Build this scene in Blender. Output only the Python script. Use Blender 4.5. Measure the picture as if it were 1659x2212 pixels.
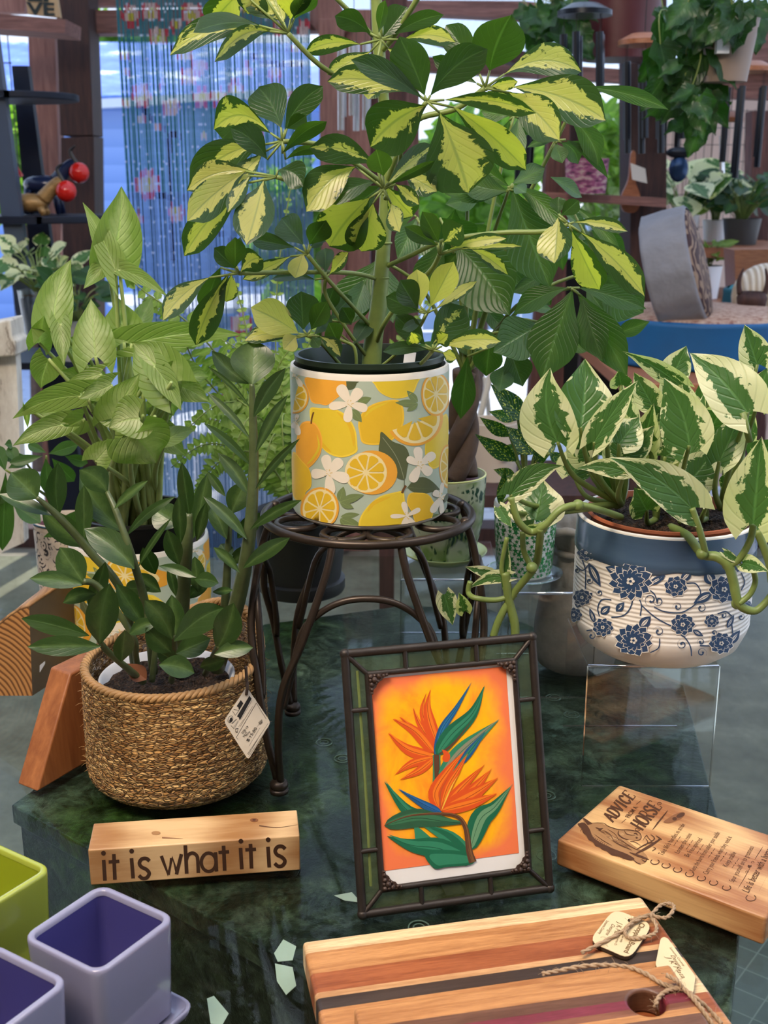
import bpy, bmesh, math, random
from math import sin, cos, pi, radians, sqrt, atan2, asin, acos, exp
from mathutils import Vector, Matrix, noise
from mathutils.geometry import tessellate_polygon
random.seed(7)
for o in list(bpy.data.objects): bpy.data.objects.remove(o)
SC = bpy.context.scene
COL = SC.collection
V = Vector

# ------------------------------------------------------------------ camera, world, sun, lamps, exposure
PITCH = radians(16.0); FPX = 2500.0; CAMH = .565
cam = bpy.data.cameras.new('camera'); camo = bpy.data.objects.new('camera', cam); COL.objects.link(camo)
camo.location = (0, 0, CAMH); camo.rotation_euler = (pi/2-PITCH, 0, 0)
cam.sensor_fit = 'VERTICAL'; cam.sensor_height = 24; cam.lens = FPX/2212*24
cam.clip_start = .05; cam.clip_end = 100
cam.dof.use_dof = True; cam.dof.focus_distance = 1.02; cam.dof.aperture_fstop = 8.5
SC.camera = camo
SC.view_settings.view_transform = 'Standard'; SC.view_settings.look = 'None'
SC.view_settings.gamma = 1; SC.view_settings.use_curve_mapping = False
SC.view_settings.exposure = 0.0

W = bpy.data.worlds.new('world'); SC.world = W; W.use_nodes = True
wn = W.node_tree; bg = wn.nodes['Background']
wtc = wn.nodes.new('ShaderNodeTexCoord'); wsp = wn.nodes.new('ShaderNodeSeparateXYZ'); wr = wn.nodes.new('ShaderNodeValToRGB')
wn.links.new(wtc.outputs['Generated'], wsp.inputs[0]); wn.links.new(wsp.outputs[2], wr.inputs[0])
wr.color_ramp.elements[0].position = 0; wr.color_ramp.elements[0].color = (.75, .82, .95, 1)
wr.color_ramp.elements[1].position = .6; wr.color_ramp.elements[1].color = (.38, .58, 1, 1)
wn.links.new(wr.outputs[0], bg.inputs[0]); bg.inputs[1].default_value = 1.7

def lamp(name, typ, loc, rot, energy, color, **kw):
    l = bpy.data.lights.new(name, typ); o = bpy.data.objects.new(name, l); COL.objects.link(o)
    o.location = loc; o.rotation_euler = [radians(a) for a in rot]; l.energy = energy; l.color = color
    for k, v in kw.items(): setattr(l, k, v)
    return o
lamp('sun', 'SUN', (0, 6, 5), (-38, 14, 0), 6.0, (1, .95, .86), angle=radians(.6))
lamp('ceiling_lamp', 'AREA', (-.55, .1, 1.75), (22, -14, 0), 44, (1, .82, .62), shape='RECTANGLE', size=.8, size_y=.5)
lamp('ceiling_lamp', 'AREA', (.75, .9, 1.85), (0, 22, 0), 24, (1, .84, .64), shape='RECTANGLE', size=.6, size_y=.5)
lamp('ceiling_lamp', 'AREA', (0, 2.7, 1.8), (0, 0, 0), 6, (1, .86, .7), shape='RECTANGLE', size=1.2, size_y=.4)

# ------------------------------------------------------------------ pixel rays
def ray(px, py):
    a = (px-829.5)/FPX; b = (1106-py)/FPX
    return V((a, cos(PITCH)+b*sin(PITCH), -sin(PITCH)+b*cos(PITCH)))
CAM = V((0, 0, CAMH))
def PY(px, py, Y): r = ray(px, py); return CAM + r*(Y/r.y)
def PZ(px, py, z=0): r = ray(px, py); return CAM + r*((z-CAMH)/r.z)
def PP(px, py, P, n): r = ray(px, py); return CAM + r*((P-CAM).dot(n)/r.dot(n))

# ------------------------------------------------------------------ objects
def props(o, label=None, cat=None, group=None, kind=None):
    if label: o['label'] = label
    if cat: o['category'] = cat
    if group: o['group'] = group
    if kind: o['kind'] = kind
    return o
def thing(name, label, cat, loc=(0, 0, 0), rotz=0, group=None, mat=None):
    o = bpy.data.objects.new(name, None); COL.objects.link(o); o.empty_display_size = .02
    M = mat if mat is not None else Matrix.Translation(V(loc)) @ Matrix.Rotation(rotz, 4, 'Z')
    o.matrix_world = M; o.location = M.to_translation(); o.rotation_euler = M.to_euler()
    o['_m'] = [list(r) for r in M] and None
    del o['_m']
    return props(o, label, cat, group)
def mw(o):
    M = Matrix.Translation(o.location) @ o.rotation_euler.to_matrix().to_4x4()
    return M if o.parent is None else mw(o.parent) @ M
class MB:
    def __init__(s): s.v = []; s.f = []; s.col = None; s.uv = None; s.at = {}
    def add(s, vs, fs, col=None):
        b = len(s.v); s.v += [V(p) for p in vs]; s.f += [[i+b for i in f] for f in fs]
        if col is not None:
            if s.col is None: s.col = []
            s.col += [col]*len(fs)
        return s
    def box(s, a, b, col=None):
        x0, y0, z0 = a; x1, y1, z1 = b
        return s.add([(x0,y0,z0),(x1,y0,z0),(x1,y1,z0),(x0,y1,z0),(x0,y0,z1),(x1,y0,z1),(x1,y1,z1),(x0,y1,z1)],
            [(0,3,2,1),(4,5,6,7),(0,1,5,4),(1,2,6,5),(2,3,7,6),(3,0,4,7)], col)
    def obox(s, O, a, b, c, col=None):
        O, a, b, c = V(O), V(a), V(b), V(c)
        return s.add([O, O+a, O+a+b, O+b, O+c, O+a+c, O+a+b+c, O+b+c],
            [(0,3,2,1),(4,5,6,7),(0,1,5,4),(1,2,6,5),(2,3,7,6),(3,0,4,7)], col)
    def prism(s, poly, z0, z1, hole=None):
        n = len(poly); loops = [[V((p[0], p[1], 0)) for p in poly]]
        if hole: loops.append([V((p[0], p[1], 0)) for p in hole])
        allp = [p for l in loops for p in l]; tris = tessellate_polygon(loops); m = len(allp)
        b = len(s.v)
        s.v += [V((p.x, p.y, z0)) for p in allp] + [V((p.x, p.y, z1)) for p in allp]
        s.f += [[b+t[0], b+t[1], b+t[2]] for t in tris] + [[b+m+t[0], b+m+t[1], b+m+t[2]] for t in tris]
        o = 0
        for l in loops:
            k = len(l)
            for i in range(k):
                j = (i+1) % k; s.f.append([b+o+i, b+o+j, b+m+o+j, b+m+o+i])
            o += k
        return s
    def lathe(s, prof, c=(0, 0), n=56, col=None, rf=None):
        b = len(s.v); k = len(prof)
        for j, (r, z) in enumerate(prof):
            for i in range(n):
                a = 2*pi*i/n; q = r*(rf(a, z) if rf else 1); s.v.append(V((c[0]+q*cos(a), c[1]+q*sin(a), z)))
        for j in range(k-1):
            for i in range(n):
                i2 = (i+1) % n; s.f.append([b+j*n+i, b+j*n+i2, b+(j+1)*n+i2, b+(j+1)*n+i])
                if s.col is not None: s.col.append(col)
        return s
    def tube(s, pts, r, n=8, smooth=True, cap=True, col=None, sub=6):
        pts = [V(p) for p in pts]
        if not isinstance(r, (list, tuple)): r = [r]*len(pts)
        if smooth and len(pts) > 2:
            q = []; rr = []
            for i in range(len(pts)-1):
                p0 = pts[max(i-1, 0)]; p1 = pts[i]; p2 = pts[i+1]; p3 = pts[min(i+2, len(pts)-1)]
                for k in range(sub):
                    t = k/sub
                    q.append(.5*((2*p1)+(p2-p0)*t+(2*p0-5*p1+4*p2-p3)*t*t+(-p0+3*p1-3*p2+p3)*t**3)); rr.append(r[i]*(1-t)+r[i+1]*t)
            q.append(pts[-1]); rr.append(r[-1]); pts, r = q, rr
        b = len(s.v); T = (pts[1]-pts[0]).normalized(); N = T.orthogonal().normalized()
        for i, p in enumerate(pts):
            t = (pts[min(i+1, len(pts)-1)]-pts[max(i-1, 0)])
            if t.length > 1e-9: T = t.normalized()
            N = (N - T*N.dot(T)); N = N.normalized() if N.length > 1e-6 else T.orthogonal().normalized()
            B = T.cross(N)
            for k in range(n):
                a = 2*pi*k/n; s.v.append(p+(N*cos(a)+B*sin(a))*r[i])
        nf = 0
        for i in range(len(pts)-1):
            for k in range(n):
                k2 = (k+1) % n; s.f.append([b+i*n+k, b+i*n+k2, b+(i+1)*n+k2, b+(i+1)*n+k]); nf += 1
        if cap:
            s.f.append([b+k for k in range(n)][::-1]); s.f.append([b+(len(pts)-1)*n+k for k in range(n)]); nf += 2
        if col is not None:
            if s.col is None: s.col = []
            s.col += [col]*nf
        return s
    def ball(s, c, r, n=12, m=8, col=None, sc=(1, 1, 1)):
        vs = []; fs = []
        for j in range(m+1):
            th = pi*j/m
            for i in range(n):
                a = 2*pi*i/n; vs.append(V(c)+V((r*sin(th)*cos(a)*sc[0], r*sin(th)*sin(a)*sc[1], r*cos(th)*sc[2])))
        for j in range(m):
            for i in range(n):
                fs.append([j*n+i, (j+1)*n+i, (j+1)*n+(i+1) % n, j*n+(i+1) % n])
        return s.add(vs, fs, col)
    def torus(s, c, R, r, N=40, n=8, ax=None, col=None):
        pts = []
        for i in range(N):
            a = 2*pi*i/N; pts.append((cos(a), sin(a)))
        b = len(s.v); M = ax or Matrix.Identity(3)
        for (x, y) in pts:
            for k in range(n):
                a = 2*pi*k/n; s.v.append(V(c)+M@V(((R+r*cos(a))*x, (R+r*cos(a))*y, r*sin(a))))
        for i in range(N):
            for k in range(n):
                i2 = (i+1) % N; k2 = (k+1) % n
                s.f.append([b+i*n+k, b+i2*n+k, b+i2*n+k2, b+i*n+k2])
                if s.col is not None: s.col.append(col)
        return s
    def prune(s):
        if s.uv or s.at: return
        used = sorted({i for f in s.f for i in f})
        if len(used) == len(s.v): return
        mp = {o: i for i, o in enumerate(used)}; s.v = [s.v[i] for i in used]; s.f = [[mp[i] for i in f] for f in s.f]
    def build(s, name, m=None, parent=None, smooth=False, bevel=0, world=True, auto=None, solid=0):
        me = bpy.data.meshes.new(name)
        s.prune()
        vs = s.v
        if parent is not None and world:
            I = mw(parent).inverted(); vs = [I@p for p in vs]
        me.from_pydata([tuple(p) for p in vs], [], s.f)
        if s.col is not None and len(s.col) == len(s.f):
            ca = me.color_attributes.new('Col', 'FLOAT_COLOR', 'CORNER')
            buf = []
            for f, c in zip(s.f, s.col): buf += [c[0], c[1], c[2], 1]*len(f)
            ca.data.foreach_set('color', buf)
        if s.uv:
            ul = me.uv_layers.new(name='UVMap'); buf = []
            for f in s.f:
                for i in f: buf += s.uv[i]
            ul.data.foreach_set('uv', buf)
        for k, vals in s.at.items():
            a = me.attributes.new(k, 'FLOAT', 'POINT'); a.data.foreach_set('value', vals)
        if not (s.col is not None or s.uv or s.at):
            bm = bmesh.new(); bm.from_mesh(me); bmesh.ops.recalc_face_normals(bm, faces=bm.faces); bm.to_mesh(me); bm.free()
        o = bpy.data.objects.new(name, me); COL.objects.link(o)
        if m:
            me.materials.append(m)
        if parent is not None: o.parent = parent
        if smooth:
            me.shade_smooth()
            if auto: 
                me.set_sharp_from_angle(angle=radians(auto))
        if bevel:
            b = o.modifiers.new('bevel', 'BEVEL'); b.width = bevel; b.segments = 3; b.limit_method = 'ANGLE'; b.angle_limit = radians(40)
            me.shade_smooth(); me.set_sharp_from_angle(angle=radians(35))
        if solid:
            q = o.modifiers.new('solid', 'SOLIDIFY'); q.thickness = solid; q.offset = 0
        return o
def struct(name, mb, m, **k):
    o = mb.build(name, m, **k); o['kind'] = 'structure'; return o
def solo(name, mb, m, label, cat, group=None, kind=None, **k):
    return props(mb.build(name, m, **k), label, cat, group, kind)

# ------------------------------------------------------------------ materials
class N:
    def __init__(s, name):
        s.m = bpy.data.materials.new(name); s.m.use_nodes = True; s.t = s.m.node_tree; s.t.nodes.clear()
        s.out = s.t.nodes.new('ShaderNodeOutputMaterial')
    def n(s, typ, ins=None, out=0, **kw):
        x = s.t.nodes.new('ShaderNode'+typ)
        for k, v in kw.items(): setattr(x, k, v)
        if ins:
            for k, v in ins.items(): s.set(x.inputs[k], v)
        return x.outputs[out] if out is not None else x
    def set(s, sock, v):
        if isinstance(v, bpy.types.NodeSocket): s.t.links.new(v, sock)
        elif isinstance(v, (tuple, list)) and len(v) == 3 and sock.type == 'RGBA': sock.default_value = (*v, 1)
        else: sock.default_value = v
    def M(s, op, a, b=0.0, c=0.0): return s.n('Math', {0: a, 1: b, 2: c}, operation=op)
    def step(s, x, t, w=.03): return s.n('MapRange', {0: x, 1: s.M('SUBTRACT', t, w) if not isinstance(t, (int, float)) else t-w, 2: s.M('ADD', t, w) if not isinstance(t, (int, float)) else t+w, 3: 0.0, 4: 1.0})
    def mix(s, f, a, b, bt='MIX'):
        x = s.t.nodes.new('ShaderNodeMix'); x.data_type = 'RGBA'; x.blend_type = bt
        s.set(x.inputs[0], f); s.set(x.inputs[6], a); s.set(x.inputs[7], b); return x.outputs[2]
    def noise(s, vec, scale, detail=3, rough=.6, out=0, dist=0):
        return s.n('TexNoise', {'Vector': vec, 'Scale': scale, 'Detail': detail, 'Roughness': rough, 'Distortion': dist}, out)
    def ramp(s, f, stops, interp='LINEAR'):
        x = s.t.nodes.new('ShaderNodeValToRGB'); s.set(x.inputs[0], f); r = x.color_ramp; r.interpolation = interp
        while len(r.elements) < len(stops): r.elements.new(.5)
        for e, (p, c) in zip(r.elements, stops): e.position = p; e.color = (*c, 1)
        return x.outputs[0]
    def obj(s): return s.n('TexCoord', out=3)
    def mapv(s, vec, scale=(1, 1, 1), rot=(0, 0, 0), loc=(0, 0, 0)):
        return s.n('Mapping', {0: vec, 1: loc, 2: rot, 3: scale})
    def bump(s, h, strength=.3, dist=.001): return s.n('Bump', {'Height': h, 'Strength': strength, 'Distance': dist})
    def pr(s, color, rough=.5, normal=None, **kw):
        ins = {'Base Color': color, 'Roughness': rough}
        if normal is not None: ins['Normal'] = normal
        for k, v in kw.items(): ins[k.replace('_', ' ')] = v
        return s.n('BsdfPrincipled', ins)
    def done(s, sh): s.t.links.new(sh, s.out.inputs[0]); return s.m

def plain(name, col, rough=.5, metal=0, nz=0, scale=40, bump=0, spec=.5, coat=0):
    n = N(name); c = col; nr = None
    if nz or bump:
        f = n.noise(n.obj(), scale, 4)
        if nz: c = n.mix(f, tuple(x*(1-nz) for x in col), tuple(min(1, x*(1+nz)) for x in col))
        if bump: nr = n.bump(f, bump, .002)
    return n.done(n.pr(c, rough, nr, Metallic=metal, Specular_IOR_Level=spec, Coat_Weight=coat))
def vcol(name, rough=.4, spec=.4, mul=1, trans=0):
    n = N(name); a = n.n('Attribute', attribute_name='Col', out=0)
    f = n.noise(n.obj(), 130, 3); c = n.mix(f, n.mix(1, a, (.93, .93, .93), 'MULTIPLY'), a)
    p = n.pr(c, rough, Specular_IOR_Level=spec)
    if trans:
        tr = n.n('BsdfTranslucent', {0: c}); p = n.n('MixShader', {0: trans, 1: p, 2: tr})
    return n.done(p)
def wood(name, c1, c2, axis='X', scale=1., rough=.45, ring=0, bump=.15, stretch=14, c3=None):
    n = N(name); o = n.obj()
    sc = {'X': (1, stretch, stretch), 'Y': (stretch, 1, stretch), 'Z': (stretch, stretch, 1)}[axis]
    v = n.mapv(o, tuple(a*scale for a in sc))
    f = n.noise(v, 6, 5, .6, dist=.6); f2 = n.noise(v, 22, 3, .6)
    if ring:
        w = n.n('TexWave', {'Vector': n.mapv(o, tuple(a*scale*ring*(1 if a == 1 else .35*stretch/14) for a in sc)), 'Scale': 3., 'Distortion': 7., 'Detail': 2., 'Detail Scale': 1.5}, 1)
        f = n.M('ADD', n.M('MULTIPLY', f, .55), n.M('MULTIPLY', w, .45))
    ff = n.M('ADD', n.M('MULTIPLY', f, .8), n.M('MULTIPLY', f2, .2))
    c = n.ramp(ff, [(.3, c1), (.5, tuple((a+b)/2 for a, b in zip(c1, c2))), (.68, c2)])
    return n.done(n.pr(c, rough, n.bump(ff, bump, .001)))
def glassy(name, tint=(.93, .97, .95), rough=.02, ior=1.5, wave=0, op=0, mul=1.):
    n = N(name); nr = None
    if wave:
        nr = n.bump(n.noise(n.obj(), wave, 2), .6, .004)
    fc = n.n('LayerWeight', {'Blend': .5} | ({'Normal': nr} if nr is not None else {}), 1); r0 = ((ior-1)/(ior+1))**2
    ly = n.M('ADD', r0, n.M('MULTIPLY', 1-r0, n.M('POWER', fc, 5.)))
    t = n.n('BsdfTransparent', {0: (*tint, 1)}); ins = {0: (1, 1, 1, 1), 1: rough}
    g = n.n('BsdfGlossy', ins | ({'Normal': nr} if nr is not None else {}))
    return n.done(n.n('MixShader', {0: n.M('ADD', n.M('MULTIPLY', ly, mul), op), 1: t, 2: g}))
def leafmat(name, main, alt, mode='none', rough=.35, trans=.35, thr=.5, nv=9, vs=.35, tcol=None, nscale=2.2, veincol=None, bump=.5, amp=1.3):
    n = N(name); uv = n.n('TexCoord', out=2); sp = n.n('SeparateXYZ', {0: uv}, None)
    U, Vv = sp.outputs[0], sp.outputs[1]; a = n.M('ABSOLUTE', n.M('MULTIPLY', n.M('SUBTRACT', Vv, .5), 2.))
    rn = n.n('Attribute', attribute_name='rnd', out=2); va = n.n('Attribute', attribute_name='var', out=2)
    vec = n.n('CombineXYZ', {0: n.M('MULTIPLY', U, 2.2), 1: n.M('MULTIPLY', Vv, 1.3), 2: n.M('MULTIPLY', rn, 40.)})
    nz = n.M('SUBTRACT', n.noise(vec, nscale, 4, .65, dist=.4), .5)
    x = n.M('ADD', a, n.M('MULTIPLY', nz, amp))
    if mode == 'centre':
        x = n.M('ADD', x, n.M('MULTIPLY', n.M('ABSOLUTE', n.M('SUBTRACT', U, .45)), .3))
        x = n.M('ADD', x, n.M('MULTIPLY', n.M('SUBTRACT', Vv, .5), n.M('MULTIPLY', n.M('SUBTRACT', n.M('FRACT', n.M('MULTIPLY', rn, 7.)), .5), 1.8)))
        m = n.M('SUBTRACT', 1., n.step(x, va, .035))
    elif mode == 'margin':
        x = n.M('ADD', x, n.M('MULTIPLY', n.M('SUBTRACT', Vv, .5), n.M('MULTIPLY', n.M('SUBTRACT', n.M('FRACT', n.M('MULTIPLY', rn, 7.)), .5), 1.3)))
        m = n.step(x, va, .03)
    elif mode == 'spots':
        vo = n.n('TexVoronoi', {'Vector': n.mapv(vec, (1, 1, 1)), 'Scale': 8.}, 0); m = n.M('SUBTRACT', 1., n.step(n.M('ADD', vo, n.M('MULTIPLY', nz, .3)), .28, .05))
    elif mode == 'soft': m = n.n('MapRange', {0: n.M('ADD', n.M('SUBTRACT', 1., a), n.M('MULTIPLY', nz, 1.1)), 1: n.M('SUBTRACT', 1.1, va), 2: n.M('SUBTRACT', 1.9, va)})
    else: m = 0.
    c = n.mix(m, main, alt)
    big = n.noise(vec, 1.2, 2)
    c = n.mix(n.M('MULTIPLY', big, .5), c, n.mix(1., c, (.62, .68, .55), 'MULTIPLY'))
    sv = n.M('ABSOLUTE', n.M('SINE', n.M('MULTIPLY', n.M('SUBTRACT', U, n.M('MULTIPLY', a, vs)), nv*pi)))
    line = n.M('SUBTRACT', 1., n.n('MapRange', {0: sv, 1: 0.0, 2: .16}))
    mid = n.M('SUBTRACT', 1., n.n('MapRange', {0: a, 1: .02, 2: .07}))
    vein = n.M('MAXIMUM', n.M('MULTIPLY', line, .22), n.M('MULTIPLY', mid, .8))
    c = n.mix(n.M('MULTIPLY', vein, .55), c, veincol or tuple(min(1, q*1.8+.04) for q in main))
    h = n.M('ADD', n.M('MULTIPLY', n.M('MINIMUM', sv, .5), 1.6), n.M('ADD', n.M('MULTIPLY', nz, .6), n.M('MULTIPLY', mid, -1.)))
    nr = n.bump(h, bump, .0012)
    p = n.pr(c, rough, nr, Specular_IOR_Level=.45)
    tc = n.mix(1., c, tcol or (1.6, 1.7, .7), 'MULTIPLY')
    t = n.n('BsdfTranslucent', {0: tc})
    return n.done(n.n('MixShader', {0: trans, 1: p, 2: t}))
def soilmat():
    n = N('soil'); o = n.obj(); f = n.noise(o, 260, 4, .7); v = n.n('TexVoronoi', {'Vector': o, 'Scale': 420.}, 0)
    c = n.ramp(f, [(.3, (.006, .003, .002)), (.52, (.03, .014, .007)), (.7, (.13, .07, .035)), (.78, (.3, .24, .18))])
    return n.done(n.pr(c, .9, n.bump(n.M('ADD', f, v), 1., .004)))
M_soil = soilmat()
M_schef = leafmat('schefflera_leaf', (.038, .078, .028), (.50, .46, .17), 'centre', rough=.27, trans=.45, nv=7, tcol=(1.7, 2.1, .35), vs=.5, bump=.22, amp=1.6, nscale=2.6)
M_syng = leafmat('syngonium_leaf', (.22, .31, .075), (.56, .60, .32), 'soft', rough=.4, trans=.4, nv=8, vs=.5, tcol=(1.2, 1.5, .5), bump=.6)
M_zz = leafmat('zz_leaf', (.036, .075, .018), (.11, .175, .05), 'soft', rough=.3, trans=.16, nv=5, vs=.5, tcol=(1.3, 2.0, .5), bump=.07)
M_pothos = leafmat('pothos_leaf', (.075, .17, .045), (.80, .76, .50), 'margin', rough=.34, trans=.33, nv=6, vs=.5, tcol=(1.2, 1.5, .5), nscale=2.6, amp=1.9, bump=.5)
M_money = leafmat('money_tree_leaf', (.05, .115, .028), (.10, .18, .045), 'soft', rough=.34, trans=.32, nv=11, vs=.35, tcol=(1.5, 2.0, .45), bump=.4)
M_aucuba = leafmat('aucuba_leaf', (.02, .09, .015), (.72, .68, .10), 'spots', rough=.3, trans=.25, tcol=(1.3, 2, .5))
M_fern = leafmat('fern_leaf', (.18, .27, .06), (.32, .42, .13), 'soft', rough=.5, trans=.4, tcol=(1.5, 1.8, .55), bump=.2)
M_ivy = leafmat('ivy_leaf', (.022, .07, .016), (.06, .15, .035), 'soft', rough=.33, trans=.3, tcol=(1.4, 2.1, .4))
M_bush = leafmat('bush_leaf', (.17, .29, .06), (.36, .48, .12), 'soft', rough=.5, trans=.5, tcol=(1.6, 2, .5))
M_stemg = plain('green_stem', (.17, .23, .055), .45, nz=.35, scale=60)
M_stemzz = plain('zz_stem', (.075, .10, .035), .4, nz=.5, scale=90)
M_stemy = plain('pale_stem', (.33, .42, .14), .45, nz=.25, scale=60)
M_bark = plain('bark', (.075, .045, .03), .8, nz=.7, scale=50, bump=.8)
M_iron = plain('bronze_iron', (.05, .035, .025), .36, .55, nz=.4, scale=30, bump=.1)
M_black = plain('black_plastic', (.008, .008, .008), .45, nz=.3, scale=60)
M_dgreen = plain('dark_green_plastic', (.012, .025, .014), .35)
M_terra = plain('terracotta', (.40, .11, .045), .6, nz=.2, scale=60)
M_white = plain('white_glaze', (.82, .76, .66), .25)
M_acry = glassy('clear_acrylic', (.955, .965, .97), .02, 1.38, op=.015)
M_glass = glassy('table_glass', (.88, .93, .88), .015, 1.42, mul=.30)
M_redin = plain('dark_red_glaze', (.12, .008, .01), .3)
M_V = vcol('printed_colour', .38)
M_Vm = vcol('matt_print', .6, .3)

# ------------------------------------------------------------------ leaves
def prof(tab, u):
    x = u*(len(tab)-1); i = min(int(x), len(tab)-2); t = x-i
    p0 = tab[max(i-1, 0)]; p1 = tab[i]; p2 = tab[i+1]; p3 = tab[min(i+2, len(tab)-1)]
    if i == 0: p0 = 2*p1-p2
    if i == len(tab)-2: p3 = p2-.25
    return max(0., .5*(2*p1+(p2-p0)*t+(2*p0-5*p1+4*p2-p3)*t*t+(-p0+3*p1-3*p2+p3)*t**3))
SH = {'sch': ([.02, .28, .62, .88, 1, .97, .72, 0], 0), 'zz': ([.04, .46, .8, .97, 1, .86, .56, 0], 0), 'mon': ([.03, .3, .62, .9, 1, .86, .45, 0], 0),
      'heart': ([.50, .93, 1, .92, .76, .52, .25, 0], .2), 'arrow': ([.62, .86, .88, .78, .62, .42, .2, 0], .34), 'lan': ([.05, .6, .95, 1, .85, .6, .3, 0], 0),
      'ivy': ([.5, .8, 1, .55, .75, .35, .2, 0], .15)}
class LB(MB):
    def __init__(s): super().__init__(); s.uv = []; s.at = {'rnd': [], 'var': []}
    def leaf(s, B, T, w, sh='sch', roll=0., fold=.18, sag=0., mid=(0, 0, 0), wav=.0, var=.5, nu=12, nv=6, face=None, twist=0., curl=0.):
        B, T = V(B), V(T); ax = T-B; L = ax.length
        if L < 1e-5: return
        d = ax/L; vw = (CAM-(B+T)/2).normalized() if face is None else V(face).normalized()
        nrm = vw-d*vw.dot(d)
        nrm = nrm.normalized() if nrm.length > .05 else d.orthogonal().normalized()
        tab, lobe = SH[sh]; rn = random.random(); ph = random.random()*6; mid = V(mid); b0 = len(s.v)
        for i in range(nu+1):
            u = i/nu; c = B+ax*u+mid*(4*u*(1-u))
            rr = radians(roll+twist*(u-.5)); n2 = nrm*cos(rr)+d.cross(nrm)*sin(rr); sd = d.cross(n2)
            hw = w/2*prof(tab, u)
            for j in range(nv+1):
                v = -1+2*j/nv; av = abs(v)
                lb = lobe*L*(max(0, 1-u*1.6)**2)*(av**1.6)
                p = c+sd*(v*hw)-d*lb+n2*(av*hw*fold*1.6 - sag*L*(u*u) + wav*w*sin(u*11+ph+v*1.5)*av*.35 - curl*w*(av**2)*.5)
                s.v.append(p); s.uv.append((u, j/nv)); s.at['rnd'].append(rn); s.at['var'].append(var)
        for i in range(nu):
            for j in range(nv):
                a = b0+i*(nv+1)+j; s.f.append([a, a+1, a+nv+2, a+nv+1])
    def px(s, bx, by, tx, ty, w, Y, dY=0., m=(0, 0), **k):
        B = PY(bx, by, Y); T = PY(tx, ty, Y+dY); sc = (Y+dY*.5)/FPX*1.03
        k.setdefault('mid', (m[0]*sc*.5, 0, -m[1]*sc*.5)); roll = k.get('roll', 0)
        s.leaf(B, T, w*sc/max(.5, cos(radians(roll))), **k)
def rr(a): return random.uniform(-a, a)

def pot(name, mb, m, parent, **k): return mb.build(name, m, parent, smooth=True, auto=40, **k)
def disc(c, r, z, amp=.003, n=40, k=9):
    mb = MB(); mb.v.append(V((c[0], c[1], z+amp)))
    for j in range(1, k+1):
        for i in range(n):
            a = 2*pi*i/n; q = r*j/k; x, y = c[0]+q*cos(a), c[1]+q*sin(a)
            mb.v.append(V((x, y, z+amp*noise.noise(V((x*90, y*90, z*9)))*2)))
    for i in range(n): mb.f.append([0, 1+i, 1+(i+1) % n])
    for j in range(k-1):
        for i in range(n):
            a = 1+j*n+i; b = 1+j*n+(i+1) % n; mb.f.append([a, a+n, b+n, b])
    return mb

# ------------------------------------------------------------------ flat decals laid on a surface
def circ(x, y, r, n=28, ry=None, a0=0, a1=2*pi, rot=0):
    ry = r if ry is None else ry; full = abs(a1-a0) > 6.28; o = []
    for i in range(n if full else n+1):
        a = a0+(a1-a0)*i/n; px, py = r*cos(a), ry*sin(a); o.append((x+px*cos(rot)-py*sin(rot), y+px*sin(rot)+py*cos(rot)))
    return o
def spline(pts, closed=True, sub=5):
    o = []; n = len(pts); rng = range(n if closed else n-1)
    for i in rng:
        if closed: p0, p1, p2, p3 = pts[i-1], pts[i], pts[(i+1) % n], pts[(i+2) % n]
        else: p0, p1, p2, p3 = pts[max(i-1, 0)], pts[i], pts[i+1], pts[min(i+2, n-1)]
        for k in range(sub):
            t = k/sub
            o.append(tuple(.5*(2*b+(c-a)*t+(2*a-5*b+4*c-d)*t*t+(-a+3*b-3*c+d)*t**3) for a, b, c, d in zip(p0[:2], p1[:2], p2[:2], p3[:2])))
    if not closed: o.append(tuple(pts[-1][:2]))
    return o
def stroke(pts, w, smooth=True, taper=None):
    if smooth and len(pts) > 2: pts = spline(pts, False, 5)
    L = []; R = []; n = len(pts)
    for i, p in enumerate(pts):
        a = pts[max(i-1, 0)]; b = pts[min(i+1, n-1)]; dx, dy = b[0]-a[0], b[1]-a[1]; l = sqrt(dx*dx+dy*dy) or 1
        t = i/(n-1); ww = w/2
        if taper == 'both': ww *= max(.12, sin(pi*t)**.7)
        elif taper == 'pet': ww *= max(.03, sin(pi*min(1, t**.62)))**1.15
        elif taper == 'end': ww *= max(.1, 1-t)
        elif taper == 'start': ww *= max(.1, t)
        L.append((p[0]-dy/l*ww, p[1]+dx/l*ww)); R.append((p[0]+dy/l*ww, p[1]-dx/l*ww))
    return L+R[::-1]
def leafpoly(x0, y0, x1, y1, w, bow=0, n=9):
    L = []; R = []; dx, dy = x1-x0, y1-y0; l = sqrt(dx*dx+dy*dy); ux, uy = dx/l, dy/l
    for i in range(n+1):
        t = i/n; b = bow*4*t*(1-t); hw = w/2*sin(pi*t**.85)
        cx, cy = x0+dx*t-uy*b, y0+dy*t+ux*b; L.append((cx-uy*hw, cy+ux*hw)); R.append((cx+uy*hw, cy-ux*hw))
    return L+R[::-1][1:-1]
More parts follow.
